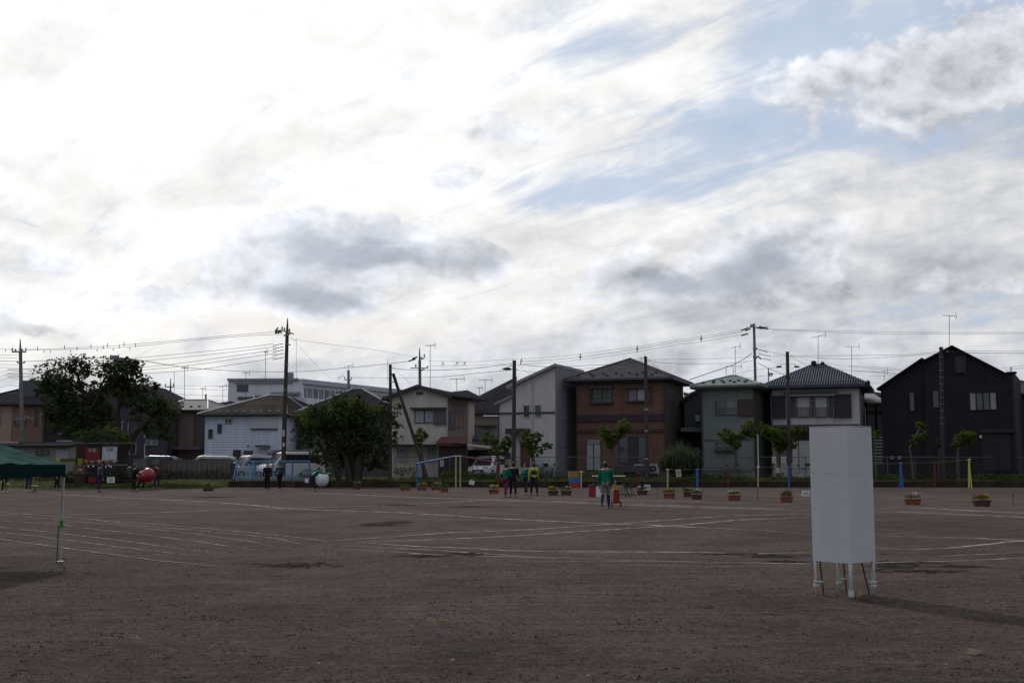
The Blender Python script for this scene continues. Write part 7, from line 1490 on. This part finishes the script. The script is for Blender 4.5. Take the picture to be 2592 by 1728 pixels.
# tent side props
stl = thing('folding_stool', G(88, 1247), 'small dark red stool with a pale seat beside the person under the tent', 'stool'); q = G(88, 1247); mb = MB(); mb.bx(q.x-.17, q.x+.17, q.y-.12, q.y+.12, .36, .41); mb.build('seat', mat('seat_pale', (.4, .34, .28), .7), stl)
for sx in (-1, 1): mb = MB(); mb.tube([q+Vector((.15*sx, -.1, 0)), q+Vector((-.13*sx, .1, .355))], .022, 6); mb.build('leg', plum, stl)
ch = thing('lime_chair', G(9, 1246), 'lime yellow folding chair at the left edge of the photo', 'chair'); q = G(9, 1246); mb = MB(); mb.ext([q+Vector((-.22, 0, .62)), q+Vector((.18, 0, .54)), q+Vector((.18, 0, .42)), q+Vector((-.22, 0, .50))], (0, .3, 0)); mb.build('seat', lime, ch)
for x in (-.2, .15): mb = MB(); mb.tube([q+Vector((x, 0, 0)), q+Vector((x, .02, .45))], .02, 6); mb.build('leg', lime, ch)
# ------------------------------------------------------------------ green canopy tent
tn = thing('canopy_tent', G(152, 1423), 'dark green pop-up canopy tent with a steel leg at the left edge', 'tent')
gc = mat('green_canvas', (.022, .056, .052), .9, .45, 2, bump=1.0, bscale=5, stretch=(1, 1, 6), spec=.03)
B0 = G(152, 1423); xr, yb_, yf = B0.x, B0.y, B0.y-3.0; xl = xr-3.0; ze_ = P(155, 1175, yb_).z; zv = P(155, 1206, yb_).z; zap = ze_+.72; cx_, cy_ = (xl+xr)/2, (yb_+yf)/2
e = .02; cor = [Vector((xl-e, yf-e, ze_)), Vector((xr+e, yf-e, ze_)), Vector((xr+e, yb_+e, ze_)), Vector((xl-e, yb_+e, ze_))]; apx = Vector((cx_, cy_, zap))
rr_ = random.Random(5)
for i in range(4):
    a, b = cor[i], cor[(i+1) % 4]; mb = MB(); n = 26; rows = []
    for j in range(n+1):
        t = j/n; L = a.lerp(apx, t); Rr = b.lerp(apx, t); row = []
        for k in range(n+1):
            u = k/n; p = L.lerp(Rr, u); sag = -.10*math.sin(math.pi*u)*math.sin(math.pi*min(1, t*1.3))*(1-t) - .03*math.sin(math.pi*t)
            wr_ = .012*math.sin(u*24+t*9+i)*(1-t)*math.sin(math.pi*u) + .018*math.sin(t*38+u*6)*math.sin(math.pi*u) + rr_.uniform(-.003, .003)
            row.append(p + Vector((0, 0, sag+wr_)))
        rows.append(row)
    mb.add([p for r in rows for p in r], [(j*(n+1)+k, j*(n+1)+k+1, (j+1)*(n+1)+k+1, (j+1)*(n+1)+k) for j in range(n) for k in range(n)])
    o = mb.build('roof_panel', gc, tn, smooth=True)
    if i: pass
    mb = MB(); vs = []; m_ = 40
    for k in range(m_+1):
        u = k/m_; p = a.lerp(b, u); dz_ = -.10*0; nrm = Vector(((b-a).y, -(b-a).x, 0)).normalized(); w = nrm*(.010*math.sin(u*40+i)+.004); q = p + Vector((0, 0, 0.0)); vs += [p, p + w + Vector((0, 0, zv-ze_+.01*math.sin(u*23)))]
    mb.add(vs, [(2*k, 2*k+2, 2*k+3, 2*k+1) for k in range(m_)]); mb.build('valance', mat('dark_green_canvas', (.008, .018, .019), .95, .15, 2, bump=.3, bscale=6, spec=0), tn, smooth=True)
sm_ = mat('tent_steel', (.34, .35, .36), .5, .1, 3, metal=.2)
for (x, y) in ((xl, yf), (xr, yf), (xr, yb_), (xl, yb_)):
    mb = MB(); mb.bx(x-.016, x+.016, y-.016, y+.016, .62, zv+.06); o = mb.build('leg', sm_, tn); mb = MB(); mb.bx(x-.012, x+.012, y-.012, y+.012, .03, .62); mb.build('inner_tube', sm_, o); mb = MB(); mb.bx(x-.05, x+.05, y-.05, y+.05, 0, .025); mb.build('foot_plate', steel, o)
    mb = MB(); mb.bx(x-.024, x+.024, y-.024, y+.024, .57, .69); mb.build('green_clip', mat('bright_green_tape', (.02, .22, .05), .6), o)
for a, b in (((xl, yf), (xr, yf)), ((xr, yf), (xr, yb_)), ((xr, yb_), (xl, yb_)), ((xl, yb_), (xl, yf))):
    for s in (0, 1):
        m1 = Vector(((a[0]+b[0])/2, (a[1]+b[1])/2, 0)); z1, z2 = (zv+.03, zv+.16) if s else (zv+.16, zv+.03); mb = MB(); mb.tube([Vector((a[0], a[1], z1)), m1+Vector((0, 0, z2))], .01, 5); mb.tube([m1+Vector((0, 0, z1)), Vector((b[0], b[1], z2))], .01, 5); mb.build('truss_bar', sm_, tn)
mb = MB(); mb.tube([(xr-.05, yb_, .60), (xr-.045, yb_-.02, .02)], .009, 5); mb.build('tie_strap', frame_dark, tn)
# ------------------------------------------------------------------ white panel box on legs
bx_ = thing('panel_box', G(2145, 1510), 'tall pale grey four sided panel box standing on four taped legs at the right', 'panel box')
pw = mat('painted_ply', (.45, .455, .49), .75, .05, .9, bump=.3, bscale=1.6, spec=.2)
Fc = G(2149, 1514); N = Vector((Fc.x+.036, Fc.y, 0)); sL = .56; A = R(49.5); lft = Vector((-math.cos(A), math.sin(A), 0)); rgt = Vector((math.sin(A), math.cos(A), 0))
ls, rs_ = .545, .54; ztp = P(2145, 1078, Fc.y).z; zbt = P(2147, 1426, Fc.y).z
K = [N, N+rgt*rs_, N+rgt*rs_+lft*ls, N+lft*ls]; th_ = .012
def panel(a, b, z0, z1, nm):
    d = (b-a).normalized(); nrm = Vector((d.y, -d.x, 0)); mb = MB(); c = (a+b)/2; mb.box(c - nrm*th_/2 + Vector((0, 0, (z0+z1)/2)), (b-a)/2 - d*.0008, nrm*th_/2, Vector((0, 0, (z1-z0)/2))); return mb.build(nm, pw, bx_, bevel=.0012)
ctr = (K[0]+K[2])/2
for i in range(4):
    a, b = K[i], K[(i+1) % 4]
    if (Vector(((b-a).y, -(b-a).x, 0))).dot((a+b)/2-ctr) < 0: a, b = b, a
    zj = zbt + (ztp-zbt)*.655
    panel(a, b, zj+.0004, ztp - .007, 'panel'); panel(a, b, zbt, zj-.0004, 'panel')
mb = MB(); mb.ext([k_*1.0 + Vector((0, 0, ztp)) for k_ in K], (0, 0, .006)); mb.build('top_board', mat('painted_lit_edge', (.62, .62, .63), .5), bx_)  # paler than the panels, so the lit rim is put into the colour
legm = mat('leg_paint', (.48, .50, .54), .6, .12, 6); tape = mat('clear_tape', (.45, .45, .45), .4)
for i, k_ in enumerate(K):
    p = k_ + (ctr-k_).normalized()*.035; mb = MB(); mb.tube([p, p+Vector((0, 0, zbt+.3))], .021, 16); o = mb.build('leg', legm, bx_, smooth=True)
    mb = MB(); mb.tube([p+Vector((0, 0, .02 if i == 0 else .1)), p+Vector((0, 0, .09 if i == 0 else .125))], .033, 12); mb.build('tape', tape, o)
for (dx_, lean_, i) in ((.115, .02, 3), (.09, .025, 2), (-.10, -.12, 1)):
    p = K[i]; mb = MB(); q = Vector((p.x+dx_, p.y-.03, 0)); mb.tube([q, q+Vector((-.035 if i != 1 else -.10, .02, zbt+.1))], .0085, 7); mb.build('iron_stake', mat('rusty_iron', (.045, .022, .022), .8), bx_)
    mb = MB(); mb.tube([p+Vector((0, -.02, .16)), q+Vector((0, 0, .16))], .012, 6); mb.build('tape_strip', tape, bx_)
